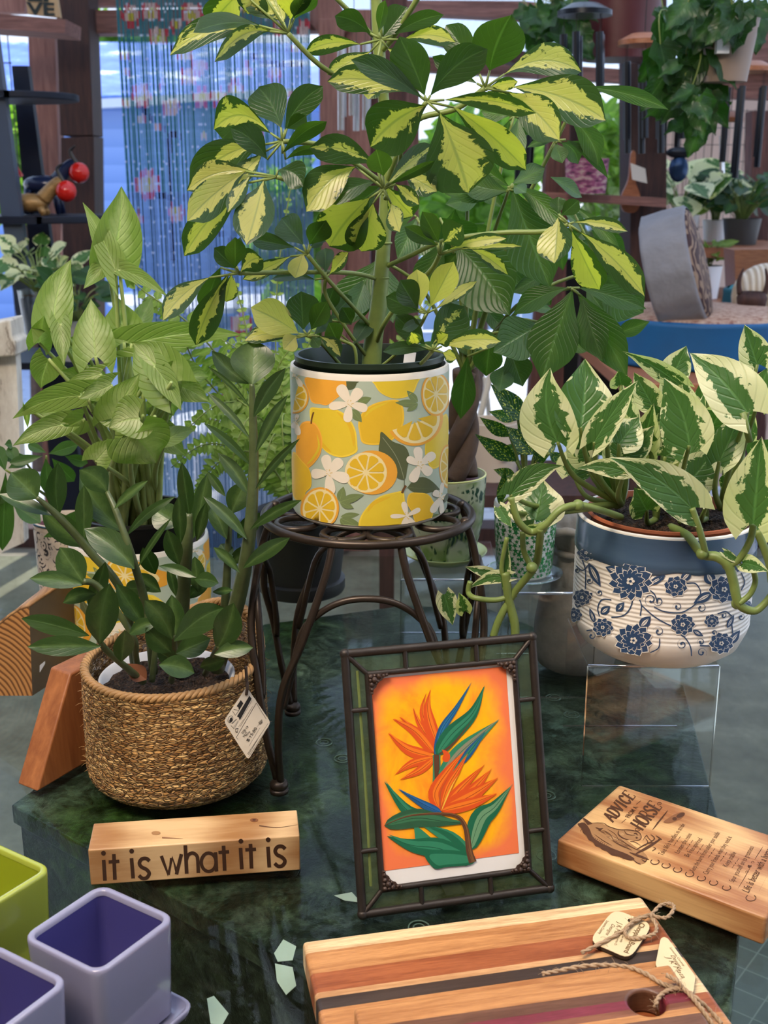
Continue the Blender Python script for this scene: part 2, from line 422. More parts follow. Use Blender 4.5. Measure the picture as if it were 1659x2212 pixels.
class Decal:
    """2D shapes -> wrapped mesh. to2(x,y) gives surface coords, to3(u,v,h) gives the point h above the surface"""
    def __init__(s, to2, to3, step=None, eps=.00012, base=.0002): s.to2 = to2; s.to3 = to3; s.step = step; s.eps = eps; s.mb = MB(); s.mb.col = []; s.k = 0; s.base = base; s.clip = None; s.bb = []
    def poly(s, pts, col, lift=True):
        q = [s.to2(*p) for p in pts]
        if any(p is None for p in q) or len(q) < 3: return
        bx = (min(p[0] for p in q), max(p[0] for p in q), min(p[1] for p in q), max(p[1] for p in q)); lay = 0
        for o_, l_ in s.bb:
            if l_ > lay and bx[0] <= o_[1] and bx[1] >= o_[0] and bx[2] <= o_[3] and bx[3] >= o_[2]: lay = l_
        lay += 1; s.bb.append((bx, lay))
        if s.clip: q = [(p[0], min(max(p[1], s.clip[0]), s.clip[1])) for p in q]
        h = s.base+s.eps*lay
        try: tris = tessellate_polygon([[V((p[0], p[1], 0)) for p in q]])
        except Exception: return
        if s.step:
            bm = bmesh.new(); vs = [bm.verts.new((p[0], p[1], 0)) for p in q]
            for t in tris:
                try: bm.faces.new([vs[i] for i in t])
                except ValueError: pass
            u0 = min(p[0] for p in q); u1 = max(p[0] for p in q); u = math.ceil(u0/s.step)*s.step
            while u < u1:
                bmesh.ops.bisect_plane(bm, geom=bm.verts[:]+bm.edges[:]+bm.faces[:], dist=1e-7, plane_co=(u, 0, 0), plane_no=(1, 0, 0)); u += s.step
            bm.verts.index_update()
            s.mb.add([s.to3(v.co.x, v.co.y, h) for v in bm.verts], [[v.index for v in f.verts] for f in bm.faces], col); bm.free()
        else:
            s.mb.add([s.to3(p[0], p[1], h) for p in q], [list(t) for t in tris], col)
def glyphs(body, bold=0., shear=0.):
    c = bpy.data.curves.new('t', 'FONT'); c.body = body; c.size = 1; c.offset = bold; c.shear = shear; c.resolution_u = 3
    o = bpy.data.objects.new('t', c); COL.objects.link(o); dg = bpy.context.evaluated_depsgraph_get(); dg.update()
    me = bpy.data.meshes.new_from_object(o.evaluated_get(dg)); vs = [v.co.copy() for v in me.vertices]; fs = [list(p.vertices) for p in me.polygons]
    bpy.data.objects.remove(o); bpy.data.curves.remove(c); bpy.data.meshes.remove(me)
    return vs, fs
def text(mb, body, P0, P1, h, n, col, lift=.0003, bold=0., shear=0., cap=.72):
    """lay text from P0 to P1, cap height h, surface normal n"""
    vs, fs = glyphs(body, bold, shear); x0 = min(v.x for v in vs); x1 = max(v.x for v in vs)
    X = V(P1)-V(P0); L = X.length; X = X/L; Yv = V(n).cross(X).normalized()
    mb.add([V(P0)+X*((v.x-x0)/(x1-x0)*L)+Yv*(v.y/cap*h)+V(n)*lift for v in vs], fs, col)
# ================================================================== SETTING
FZ = -.75
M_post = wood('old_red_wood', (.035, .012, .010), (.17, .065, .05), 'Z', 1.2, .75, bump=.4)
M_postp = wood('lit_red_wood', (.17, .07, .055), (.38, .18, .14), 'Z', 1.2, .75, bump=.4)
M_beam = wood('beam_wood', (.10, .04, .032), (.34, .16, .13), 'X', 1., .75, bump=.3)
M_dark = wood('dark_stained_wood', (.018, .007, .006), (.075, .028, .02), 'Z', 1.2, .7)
def quad(mb, q, Y, dep, col=None):
    P = [PY(x, y, Y) for x, y in q]; D = V((0, dep, 0))
    n = len(P); mb.add(P+[p+D for p in P], [list(range(n)), list(range(n, 2*n))[::-1]]+[[i, n+i, n+(i+1) % n, (i+1) % n] for i in range(n)], col); return mb

# floor: carpet indoors, pale paving outdoors
n = N('carpet_floor'); o = n.obj(); f = n.noise(o, 9, 4, .7); f2 = n.noise(o, 120, 3)
c = n.ramp(f, [(.3, (.12, .10, .06)), (.55, (.22, .195, .135)), (.75, (.34, .305, .22))]); c = n.mix(n.M('MULTIPLY', f2, .5), c, (.11, .105, .085))
M_floor = n.done(n.pr(c, .8, n.bump(f2, .4, .004)))
struct('wall_unseen_back', MB().box((-2.6, -1.1, FZ), (4.2, -1.0, 2.1)), plain('brown_boards', (.16, .09, .06), .8, nz=.3, scale=4))  # unseen wall behind the camera, added to block blue sky light
struct('wall_unseen_left', MB().box((-2.7, -1.1, FZ), (-2.6, 3.0, 2.1)), plain('brown_boards_side', (.16, .09, .06), .8, nz=.3, scale=4))  # unseen solid wall, added to keep blue sky light off the left side
struct('floor', MB().box((-2.6, -.6, FZ-.06), (4.2, 4.25, FZ)), M_floor)
n = N('pale_paving'); o = n.obj(); f = n.noise(o, 3, 4, .7)
br = n.n('TexBrick', {'Vector': o, 'Color1': (.62, .62, .64, 1), 'Color2': (.55, .56, .6, 1), 'Mortar': (.38, .38, .4, 1), 'Scale': 2.2, 'Mortar Size': .02})
M_pave = n.done(n.pr(n.mix(n.M('MULTIPLY', f, .5), br, (.5, .52, .58)), .8))
struct('patio', MB().box((-5, 4.25, FZ-.10), (8, 13, FZ-.02)), M_pave)
# posts, header beams
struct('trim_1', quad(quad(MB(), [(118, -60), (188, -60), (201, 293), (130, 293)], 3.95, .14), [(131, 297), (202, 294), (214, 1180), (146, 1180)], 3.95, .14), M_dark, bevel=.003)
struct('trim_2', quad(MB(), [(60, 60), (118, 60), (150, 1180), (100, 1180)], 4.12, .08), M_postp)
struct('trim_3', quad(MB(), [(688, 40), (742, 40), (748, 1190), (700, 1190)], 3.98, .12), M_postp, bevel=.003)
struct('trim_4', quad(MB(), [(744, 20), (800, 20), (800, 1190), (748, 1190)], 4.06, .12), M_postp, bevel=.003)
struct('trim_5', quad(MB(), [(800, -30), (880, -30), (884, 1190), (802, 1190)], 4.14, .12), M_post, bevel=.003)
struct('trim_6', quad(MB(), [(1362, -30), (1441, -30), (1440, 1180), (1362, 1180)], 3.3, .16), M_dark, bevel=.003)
struct('trim_17', quad(MB(), [(-60, -60), (64, -60), (52, 26), (-60, 26)], 4.2, .06), M_postp)
struct('trim_7', quad(MB(), [(188, 22), (700, 16), (700, 66), (188, 72)], 4.05, .1), M_beam)
struct('trim_8', quad(MB(), [(120, -60), (700, -60), (700, 10), (120, 14)], 4.18, .05), M_beam)
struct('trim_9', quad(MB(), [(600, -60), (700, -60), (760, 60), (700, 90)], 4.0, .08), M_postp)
struct('trim_10', MB().box((-2.6, 4.1, FZ), (4.2, 4.22, FZ+.075)), M_dark)
# roof sheets and rafters
n = N('roof_sheet'); o = n.obj(); w = n.n('TexWave', {'Vector': o, 'Scale': 9.}, 1)
p = n.pr((.8, .84, .88), .5, n.bump(w, .6, .02)); t = n.n('BsdfTranslucent', {0: (.85, .92, 1, 1)})
M_roof = n.done(n.n('MixShader', {0: .6, 1: p, 2: t}))
struct('ceiling', MB().add([(-2.6, -1, 2.0), (5, -1, 2.0), (5, 4.9, 1.36), (-2.6, 4.9, 1.36), (-.2, 4.9, 1.36), (5, 8.2, 1.30), (-.2, 8.2, 1.30)], [(0, 1, 2, 3), (4, 2, 5, 6)]), M_roof, solid=.01)  # left part extended out of view so no sun stripes reach the floor
mb = MB()
struct('trim_11', quad(MB(), [(880, 42), (1160, 118), (1160, 150), (880, 76)], 4.3, .1), M_dark)
struct('trim_12', quad(MB(), [(830, 0), (1130, 2), (1659, 60), (1700, 100), (1150, 42), (830, 26)], 4.6, .1), M_beam)
struct('trim_13', quad(MB(), [(860, 118), (1360, 150), (1360, 178), (860, 150)], 4.5, .1), M_beam)
struct('trim_14', quad(MB(), [(1430, 175), (1700, 150), (1700, 215), (1430, 205)], 4.4, .1), M_beam)
struct('trim_15', quad(MB(), [(1430, 40), (1700, 90), (1700, 150), (1430, 105)], 4.3, .1), M_beam)
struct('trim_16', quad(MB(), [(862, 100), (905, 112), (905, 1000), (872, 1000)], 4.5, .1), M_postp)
# plank wall on the right with wire mesh
mb = MB(); mb.col = []
x0 = PY(1425, 300, 5.0).x
for i in range(11):
    cc = random.uniform(.85, 1.1); mb.box((x0+i*.11, 5.0, FZ), (x0+i*.11+.105, 5.03, 1.02), (.78*cc, .56*cc, .45*cc))
struct('wall_right', mb, M_Vm)
M_wire = plain('black_wire', (.01, .01, .012), .5)
def grid(px0, px1, py0, py1, Y, sx, sz, r=.0022):
    a = PY(px0, py0, Y); b = PY(px1, py1, Y); mb = MB(); x = a.x
    while x < b.x: mb.tube([(x, Y, b.z), (x, Y, a.z)], r, 5, False); x += sx
    z = b.z
    while z < a.z: mb.tube([(a.x, Y, z), (b.x, Y, z)], r, 5, False); z += sz
    return mb
solo('wire_mesh', grid(1440, 1700, 236, 560, 4.7, .031, .062, .0013), M_wire, 'black wire mesh panel in front of the pale plank wall at right', 'wire mesh')
solo('wire_mesh', grid(-20, 72, 62, 700, 4.0, .052, .105), M_wire, 'black wire mesh panel behind the dark ladder shelf at left', 'wire mesh')
# house outside
hs = thing('house', 'blue sided house standing in the yard beyond the bead curtain', 'house', PY(350, 800, 8.5))
n = N('blue_siding'); o = n.obj(); w = n.n('TexWave', {'Vector': o, 'Scale': 2.6, 'Distortion': 0.}, 1, wave_profile='SAW', bands_direction='Z')
M_sid = n.done(n.pr(n.mix(w, (.20, .34, .72), (.28, .44, .84)), .6, n.bump(w, .5, .02)))
z0 = FZ-.02
quad(MB(), [(-200, 250), (640, 206), (760, 240), (760, 930), (-200, 930)], 8.5, 2.0).build('wall', M_sid, hs)
n = N('mottled_blue_roof'); f = n.noise(n.obj(), 2.2, 5, .7); M_hroof = n.done(n.pr(n.ramp(f, [(.4, (.06, .16, .60)), (.56, (.14, .28, .72)), (.62, (.75, .82, .9))]), .7))
P = [PY(-250, 255, 8.3), PY(240, 214, 8.3), PY(660, 228, 8.3), PY(800, 250, 8.3), PY(760, 100, 10.5), PY(-250, 96, 10.5)]
MB().add(P, [(0, 1, 2, 3, 4, 5)]).build('roof', M_hroof, hs, solid=.05)
quad(MB(), [(-200, 236), (240, 212), (640, 190), (640, 206), (240, 232), (-200, 252)], 8.28, .1).build('fascia', plain('white_trim', (.7, .75, .8), .5), hs)
# patio furniture seen through the curtain
M_pt = plain('teal_metal', (.02, .06, .075), .4, .2); M_wh = plain('white_paint', (.85, .86, .9), .5)
def rtable(name, lab, px, py, Y, R, m, z):
    P = PY(px, py, Y); t = thing(name, lab, 'table', (P.x, Y, FZ-.02))
    MB().lathe([(0, z-.03), (R, z-.03), (R, z), (0, z)], (P.x, Y)).build('table_top', m, t)
    for k in range(4):
        a = pi/4+k*pi/2; MB().tube([(P.x+R*.8*cos(a), Y+R*.8*sin(a), z-.03), (P.x+R*.7*cos(a), Y+R*.7*sin(a), FZ-.02)], .015).build('leg', m, t)
rtable('patio_table', 'dark round patio table outside behind the bead curtain', 400, 590, 5.75, .40, M_pt, -.12)
rtable('patio_table', 'white round patio table outside beyond the dark one', 480, 530, 7.2, .7, M_wh, -.12)
ch = thing('patio_chair', 'pale round-backed patio chair outside low behind the bead curtain', 'chair', (-.75, 4.85, FZ-.02))
cx, cy = PY(505, 700, 4.9).x, 4.72
MB().lathe([(0, -.42), (.26, -.42), (.26, -.39), (0, -.39)], (cx, cy)).build('seat', M_wh, ch)
MB().tube([(cx-.26, cy, -.4), (cx-.22, cy-.1, -.12), (cx, cy-.2, -.06), (cx+.22, cy-.1, -.12), (cx+.26, cy, -.4)], .018).build('backrest', M_wh, ch)
for s1 in (-1, 1):
    for s2 in (-1, 1): MB().tube([(cx+s1*.17, cy+s2*.17, -.42), (cx+s1*.2, cy+s2*.2, FZ-.02)], .012).build('leg', M_wh, ch)
# leafy bushes outside
def bush(name, lab, q, Y, dep, cnt, size):
    lb = LB(); n0 = 0
    xs = [p[0] for p in q]; ys = [p[1] for p in q]
    while n0 < cnt:
        x, y = random.uniform(min(xs), max(xs)), random.uniform(min(ys), max(ys)); 
        ex, ey = (x-(min(xs)+max(xs))/2)/((max(xs)-min(xs))/2), (y-(min(ys)+max(ys))/2)/((max(ys)-min(ys))/2)
        if abs(ex)**2.5+abs(ey)**2.5 > random.uniform(.7, 1.05): continue
        P = PY(x, y, Y+random.uniform(0, dep)); d = V((rr(1), rr(1), rr(1)-.3)).normalized()
        lb.leaf(P, P+d*size*random.uniform(.6, 1.3), size*.5, 'lan', nu=3, nv=2, face=(rr(1), -1, rr(1)), var=random.random()); n0 += 1
    b = thing(name, lab, 'bush', PY((min(xs)+max(xs))/2, max(ys), Y+dep/2))
    lb.build('foliage', M_bush, b, smooth=True)
    P = PY((min(xs)+max(xs))/2, (min(ys)+max(ys))/2, Y+dep/2); mb = MB()
    mb.tube([(P.x, P.y, FZ), (P.x+.05, P.y, P.z*.5), P], [.04, .03, .01])
    mb.build('stem', M_bark, b)
bush('bush', 'sunlit green bush outside behind the right half of the bead curtain', [(560, 360), (720, 620)], 6.1, .5, 700, .13)
bush('bush', 'narrow strip of bright treetops above the blue roof', [(150, 60), (420, 112)], 11, .8, 500, .3)
bush('bush', 'bright green bush outside behind the wire mesh and ladder shelf', [(-30, 215), (90, 460)], 5.0, .6, 500, .11)
bush('bush', 'sunlit bush outside between the middle posts and the right post', [(900, 230), (1180, 560)], 6.6, 1.0, 900, .15)
bush('bush', 'small bright bush outside just left of the dark right post', [(1270, 235), (1345, 460)], 5.2, .4, 400, .1)
bush('bush', 'low green bush outside beyond the fern, under the white table', [(640, 640), (780, 880)], 5.0, .3, 400, .12)
# pale fence far behind (bright yard backdrop is open sky)
mb = MB(); mb.col = []
for i in range(34):
    x = -.7+i*.15; q = random.uniform(.9, 1.05); mb.box((x, 10.6, FZ), (x+.14, 10.64, .25), (.52*q, .62*q, .72*q))
solo('yard_fence', mb, M_Vm, 'pale blue-grey board fence at the far end of the yard', 'fence')

# ------------------------------------------------------------------ bead curtain (stuff)
cY = 3.86; Pa = PY(243, 0, cY); Pb = PY(690, 1060, cY)
blos = [(283, 33, 17), (325, 28, 17), (342, 78, 18), (381, 53, 12), (415, 32, 20), (400, 115, 16), (430, 145, 14), (408, 165, 16), (436, 210, 16), (305, 205, 18), (370, 232, 17), (318, 398, 24), (533, 150, 10), (508, 190, 14), (470, 210, 15), (595, 160, 12), (620, 215, 12), (270, 120, 7), (275, 152, 7), (272, 222, 7), (305, 255, 8), (340, 270, 8), (380, 460, 16), (292, 475, 14), (490, 35, 10), (525, 20, 8), (655, 60, 12), (600, 60, 9), (640, 105, 10), (350, 180, 7), (565, 300, 8), (440, 290, 8), (520, 700, 20), (600, 780, 16), (500, 850, 18)]
def seg(p, a, b):
    px, py = p[0]-a[0], p[1]-a[1]; dx, dy = b[0]-a[0], b[1]-a[1]; t = max(0, min(1, (px*dx+py*dy)/(dx*dx+dy*dy)))
    return sqrt((px-dx*t)**2+(py-dy*t)**2)
branch = [((400, 92), (440, 55), 4), ((510, 95), (570, 135), 5), ((570, 135), (680, 148), 7), ((570, 120), (595, 100), 3), ((360, 110), (400, 92), 3), ((290, 220), (350, 280), 3), ((350, 280), (400, 300), 3), ((340, 425), (410, 430), 4), ((365, 300), (372, 560), 5), ((620, 110), (600, 70), 3), ((440, 480), (560, 560), 5)]
def ccol(px, py):
    for bx, by, r in blos:
        d = sqrt((px-bx)**2+((py-by)*.92)**2)/(r*1.2)
        if d < 1: return (.66, .62, .12) if d < .36 else ((.74, .62, .58) if d < .76 else (.66, .12, .16))
    for a, b, w in branch:
        if seg((px, py), a, b) < w: return (.012, .014, .02)
    return (.12, .36, .40) if py < 420 else (.20, .34, .50)
mb = MB(); mb.col = []; S = 98
for i in range(S):
    x = Pa.x+.012+(Pb.x-Pa.x-.02)*i/(S-1)+rr(.0018); z = 1.30; nxt = random.uniform(0, .09)
    while z > -.70:
        dz = .022; nxt -= dz; zz = z-dz/2
        t = V((x, cY, zz))-CAM; fwd = t.y*cos(PITCH)-t.z*sin(PITCH); up = t.y*sin(PITCH)+t.z*cos(PITCH)
        px, py = 829.5+FPX*t.x/fwd, 1106-FPX*up/fwd
        if nxt < 0:
            c = (.75, .8, .88); r = .0032; nxt = random.uniform(.13, .3); hz = .006
        else: c = ccol(px, py); r = .0026; hz = dz
        b = len(mb.v)
        for q in (z, z-hz):
            for k in range(3):
                a = 2*pi*k/3+.5; mb.v.append(V((x+r*cos(a), cY+r*sin(a), q)))
        mb.f += [[b+k, b+(k+1) % 3, b+3+(k+1) % 3, b+3+k] for k in range(3)]; mb.col += [c]*3
        z -= hz+.0006
n = N('painted_bamboo_beads'); a = n.n('Attribute', attribute_name='Col', out=0); M_bead = n.done(n.n('MixShader', {0: .6, 1: n.pr(a, .2), 2: n.n('BsdfTranslucent', {0: a})}))
solo('bead_curtain', mb, M_bead, 'teal bead curtain printed with pink and yellow blossoms hanging in the doorway', 'curtain', kind='stuff')
mbr = MB().tube([(Pa.x-.01, cY, 1.31), (Pb.x+.01, cY, 1.31)], .012, 8, False)
solo('curtain_rail', mbr, M_bark, 'wooden rail from which the bead curtain hangs', 'rail')

# ================================================================== LEFT BACKGROUND
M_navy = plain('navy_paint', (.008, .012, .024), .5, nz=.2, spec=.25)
M_dwhite = N('distressed_cream_paint'); nn = M_dwhite; f = nn.noise(nn.mapv(nn.obj(), (5, 5, 1.5)), 5, 5, .75)
M_dwhite = nn.done(nn.pr(nn.ramp(f, [(.33, (.16, .12, .09)), (.42, (.52, .47, .38)), (.7, (.72, .68, .58))]), .7, nn.bump(f, .4, .003)))
ls = thing('ladder_shelf', 'navy blue A-frame ladder shelf standing against the wire mesh at left', 'shelf', PY(30, 1100, 3.4))
quad(MB(), [(25, 142), (60, 142), (190, 1140), (120, 1140)], 3.45, .03).build('side_rail', M_navy, ls)
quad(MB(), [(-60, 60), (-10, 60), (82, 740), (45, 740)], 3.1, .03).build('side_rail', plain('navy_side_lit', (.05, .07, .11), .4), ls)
for (a, b, y, th) in ((-80, 94, 202, 13), (-40, 160, 465, 14), (-20, 150, 770, 14)):
    q = spline([(a, y), (b-10, y), (b, y+th/2), (b-10, y+th), (a, y+th)], True, 4); P0 = PY(a, y, 3.2); P1 = PY(b, y, 3.2); th3 = th/FPX*3.3
    poly = [(P0.x, 3.08), (P1.x-.05, 3.08)]+circ(P1.x-.07, 3.23, .15, 14, .15, -pi/2, pi/2)+[(P0.x, 3.38)]
    MB().prism(poly, P1.z-th3, P1.z).build('shelf_board', M_navy, ls, bevel=.004)
wb = thing('wooden_ledge', 'red-brown wooden ledge along the top left corner', 'ledge', PY(40, 60, 3.6))
quad(MB(), [(-40, 26), (142, 42), (140, 72), (-40, 60)], 3.6, .18).build('board', M_beam, wb)
sg = thing('letter_sign', 'tan wooden sign with dark capital letters VE on the ledge', 'sign', PY(90, 38, 3.62))
quad(MB(), [(50, -46), (117, -46), (130, 38), (60, 30)], 3.66, .02).build('board', plain('tan_board', (.50, .34, .18), .6, nz=.15, scale=30), sg)
mb = MB(); mb.col = []; nY = V((0, -1, 0))
text(mb, 'VE', PY(58, 31, 3.655), PY(119, 33, 3.655), .034, nY, (.02, .03, .03), .002, bold=.03)
text(mb, 'LI', PY(60, 1, 3.655), PY(105, 3, 3.655), .034, nY, (.02, .03, .03), .002, bold=.03)
mb.build('lettering', M_Vm, sg)
# figurines with red balls
M_red = plain('glossy_red', (.55, .015, .01), .15); M_gold = plain('carved_gold', (.35, .2, .07), .4, .3, nz=.6, scale=90, bump=.6); M_nblue = plain('navy_glaze', (.012, .02, .06), .2)
zsh = PY(60, 465, 3.2).z+.001
def goat(px, py, Y, body, lab):
    P = PY(px, py, Y); t = thing('animal_figurine', lab, 'figurine', (P.x, Y, zsh))
    b = MB(); b.ball(P, .04, sc=(1.35, .75, .62)); b.tube([P+V((.04, 0, .01)), P+V((.075, 0, .045)), P+V((.095, 0, .05))], [.022, .018, .02]); b.build('body', body, t, smooth=True)
    for sx in (-1, 1):
        for sy in (-1, 1): MB().tube([P+V((sx*.035, sy*.018, -.012)), V((P.x+sx*.045, P.y+sy*.02, zsh))], [.011, .008], 8, False).build('leg', body, t, smooth=True)
    MB().ball(P+V((.105, -.01, .03)), .028).build('head', M_red, t, smooth=True)
    MB().tube([P+V((-.055, 0, .02)), P+V((-.075, 0, .06))], [.006, .003]).build('tail', M_red, t)
    MB().tube([P+V((.1, -.01, .055)), P+V((.085, -.01, .085)), P+V((.1, -.01, .1))], [.006, .005, .002]).build('horn', M_black, t)
goat(62, 438, 3.2, M_gold, 'gold animal figurine with a red head on the lower dark shelf, in front')
goat(92, 398, 3.3, M_nblue, 'navy blue animal figurine with a large red head on the lower dark shelf')
# small potted plants by the shelf
def smallplant(px, py, Y, lab, m, potm, spread=.09, cnt=26, potr=.05, poth=.1, up=.1, lsz=.05, sh='heart', base=None):
    P = PY(px, py, Y)
    if base is not None: P.z = base+poth+.001
    t = thing('potted_plant', lab, 'plant', (P.x, Y, P.z-poth))
    MB().lathe([(0, P.z-poth), (potr*.8, P.z-poth), (potr, P.z), (potr*.9, P.z), (potr*.88, P.z-.02)], (P.x, Y), 28).build('pot', potm, t, smooth=True, auto=40)
    disc((P.x, Y), potr*.88, P.z-.015, .002, 20, 3).build('soil', M_soil, t)
    lb = LB(); st = MB()
    for i in range(cnt):
        a = random.uniform(0, 2*pi); r = spread*sqrt(random.random()); h = up*random.uniform(.3, 1.1)
        B = V((P.x+r*cos(a), Y+r*sin(a), P.z+h)); d = V((cos(a), sin(a), rr(.8))).normalized()
        lb.leaf(B, B+d*lsz*random.uniform(.7, 1.2), lsz*.75, sh, nu=6, nv=4, face=(rr(.6), -1, .8), var=random.random(), fold=.1)
        st.tube([(P.x+rr(.01), Y, P.z-.015), ((P.x+B.x)/2, (Y+B.y)/2, P.z+h*.7), B], .0018, 4)
    st.build('stem', M_stemg, t); lb.build('foliage', m, t, smooth=True)
    return t
smallplant(85, 625, 3.0, 'variegated trailing plant in a clear jar on the dark shelf at left', M_pothos, glassy('jar_glass'), .11, 30, .055, .12, .1, .06)
smallplant(165, 690, 2.9, 'small green plant in a red-flecked pot behind the arrowhead plant', M_ivy, plain('grey_pot', (.3, .3, .28), .5), .08, 26, .05, .1, .1, .05)
# distressed cream column
cl = thing('wooden_column', 'distressed cream painted wooden column at the left edge', 'column', (-.95, 2.4, FZ))
quad(MB(), [(-60, 1222), (52, 1172), (36, 800), (33, 760), (-60, 770)], 2.15, .03).build('shaft', M_dwhite, cl)
quad(MB(), [(-60, 705), (22, 690), (26, 730), (34, 738), (33, 770), (-60, 775)], 2.12, .08).build('capital', M_dwhite, cl, bevel=.004)

# ================================================================== RIGHT BACKGROUND
# wind chimes
def chime(px, pyt, pyb, Y, nt, R, m, lab, top=None, topm=None, px2=None, r=.008, cap=True):
    P = PY(px, pyt, Y); Q = PY(px2 or px, pyb, Y); t = thing('wind_chime', lab, 'wind chime', P)
    if cap: MB().lathe([(0, P.z+.02), (R*.7, P.z+.018), (R*1.35, P.z+.004), (R*1.35, P.z-.006), (0, P.z-.006)], (P.x, Y), 30).build('top_disc', topm or m, t, smooth=True, auto=40)
    c = MB().tube([(P.x, Y, P.z), (P.x, Y, P.z+.5)], .0012, 4, False); c.build('cord', M_wire, t)
    dx = (Q.x-P.x)/(P.z-Q.z)
    for k in range(nt):
        a = 2*pi*k/nt+.4; L = (P.z-Q.z)*(.72+.28*((k*3) % nt)/nt); x, y = P.x+R*cos(a), Y+R*sin(a); z1 = P.z-.04
        MB().tube([(x, y, z1), (x+dx*L, y, z1-L)], r, 8, False).build('tube', m, t, smooth=True, auto=40)
        MB().tube([(x, y, P.z), (x, y, z1)], .0008, 4, False).build('string', M_wire, t)
M_chb = plain('black_anodised', (.008, .012, .02), .3, .4); M_chs = plain('silver_tube', (.75, .77, .8), .25, .9)
M_cw = wood('orange_wood', (.22, .07, .03), (.45, .17, .07), 'X', 4)
chime(1263, 28, 185, 2.6, 5, .042, M_chb, 'black wind chime with a flat black top hanging at upper right')
chime(1392, 92, 322, 2.7, 6, .042, M_chb, 'black wind chime under an orange wooden disc in front of the dark post', topm=M_cw)
chime(1475, 180, 300, 3.2, 6, .05, M_chb, 'black wind chime hanging just right of the dark post', topm=M_cw, px2=1468)
chime(1618, 150, 360, 3.0, 5, .045, M_chb, 'black wind chime leaning near the right edge', px2=1600, topm=M_cw)
chime(1578, 258, 345, 3.1, 4, .025, M_chs, 'small silver wind chime beside the black one at right', topm=M_cw, r=.005)
chime(765, 55, 275, 3.0, 6, .035, M_chs, 'silver wind chime hanging in front of the middle posts', cap=False)
chime(1160, 225, 400, 3.4, 5, .045, M_chb, 'thin black wind chime half hidden behind the tall plant', px2=1150)
# dark red big hanging planter
P = PY(1335, 130, 3.0); t = thing('hanging_planter', 'large dark maroon planter hanging behind the wind chimes', 'planter', P)
MB().lathe([(0, P.z), (.09, P.z), (.1, P.z+.25), (.095, P.z+.25)], (P.x, 3.0), 32).build('pot', plain('maroon', (.07, .006, .008), .45), t, smooth=True, auto=40)
# hanging ivy plants
def hangivy(px, py, Y, lab, rx, ry, cnt, potpx=None, potr=.07):
    P = PY(px, py, Y); t = thing('hanging_plant', lab, 'plant', P)
    if potpx:
        Q = PY(*potpx, Y)
        MB().lathe([(0, Q.z-.09), (potr*.72, Q.z-.09), (potr, Q.z+.02), (potr*1.05, Q.z+.02), (potr*.95, Q.z+.02), (potr*.9, Q.z)], (Q.x, Y), 32).build('pot', plain('taupe_plastic', (.27, .2, .16), .5), t, smooth=True, auto=40)
        MB().box((Q.x-.035, Y-potr-.004, Q.z-.045), (Q.x-.012, Y-potr+.012, Q.z-.015)).build('price_label', M_wh, t)
        for s1 in (-1, 1): MB().tube([(Q.x+s1*potr, Y, Q.z+.02), (Q.x, Y, Q.z+.5)], .0015, 4, False).build('hanger_wire', M_wire, t)
    lb = LB(); st = MB(); k = 0
    for i in range(cnt):
        x = px+rx*rr(1); y = py+ry*rr(1)
        if ((x-px)/rx)**2+((y-py)/ry)**2 > random.uniform(.5, 1.2): continue
        B = PY(x, y, Y+rr(.1)); d = V((rr(1), rr(.6), -random.uniform(.2, 1.2))).normalized(); L = random.uniform(.04, .085)
        lb.leaf(B, B+d*L, L*.85, 'ivy', nu=8, nv=4, face=(rr(.7), -1, .3+rr(.5)), var=random.random(), wav=.25, fold=.2)
        if i % 3 == 0: st.tube([B, B+V((rr(.03), rr(.02), .06)), PY(px+rx*.3*rr(1), py-ry*.6, Y)], .0015, 4)
    st.build('stem', M_stemg, t); lb.build('foliage', M_ivy, t, smooth=True)
hangivy(1550, 20, 2.3, 'dark green ivy spilling from a taupe plastic hanging pot at top right', 110, 45, 60, (1574, 66), .055)
hangivy(1475, 120, 2.35, 'dense dark ivy trails hanging left of the taupe pot', 72, 120, 75)
hangivy(1512, 215, 2.3, 'long lobed dark leaf trail hanging below the taupe pot', 45, 65, 18)
hangivy(1205, 40, 2.9, 'bright green lobed hanging foliage at top behind the black chime', 70, 60, 70)
# shelf with basket, paddle and cards
sh = thing('wall_shelf', 'rough wooden shelf rail fixed to the dark right post', 'shelf', PY(1330, 430, 3.2))
quad(MB(), [(1180, 415), (1440, 428), (1440, 448), (1180, 432)], 3.1, .2).build('board', M_beam, sh)
quad(MB(), [(1190, 240), (1232, 240), (1215, 900), (1140, 900)], 3.15, .06).build('upright', M_post, sh)
quad(MB(), [(1232, 200), (1275, 200), (1275, 415), (1232, 415)], 3.3, .05).build('backboard', M_dark, sh)
quad(MB(), [(1216, 560), (1366, 560), (1366, 900), (1190, 900)], 3.42, .04).build('dark_void_panel', M_black, sh)  # flat black sheet added for the shaded void below the shelf
n = N('purple_woven'); v = n.noise(n.mapv(n.obj(), (1, 1, 3)), 40, 3); M_purp = n.done(n.pr(n.ramp(v, [(.35, (.06, .015, .04)), (.5, (.3, .07, .16)), (.62, (.45, .32, .28))]), .8, n.bump(v, .6, .003)))
P = PY(1265, 418, 3.05)
solo('woven_basket', MB().lathe([(0, P.z), (.05, P.z), (.055, P.z+.085), (.05, P.z+.085), (.045, P.z+.01)], (P.x, P.y), 28), M_purp, 'purple and cream woven basket on the rough wooden shelf', 'basket', smooth=True, auto=40)
pd = thing('wooden_paddle', 'orange wooden paddle hanging on the dark right post', 'paddle', PY(1365, 390, 3.2))
Pp = PY(1363, 425, 3.2); q = [(Pp.x+x*.001, Pp.z+z*.001) for x, z in spline([(-24, -25), (-12, -40), (12, -40), (24, -25), (24, 5), (9, 45), (6, 110), (-6, 110), (-9, 45), (-24, 5)], True, 4)]
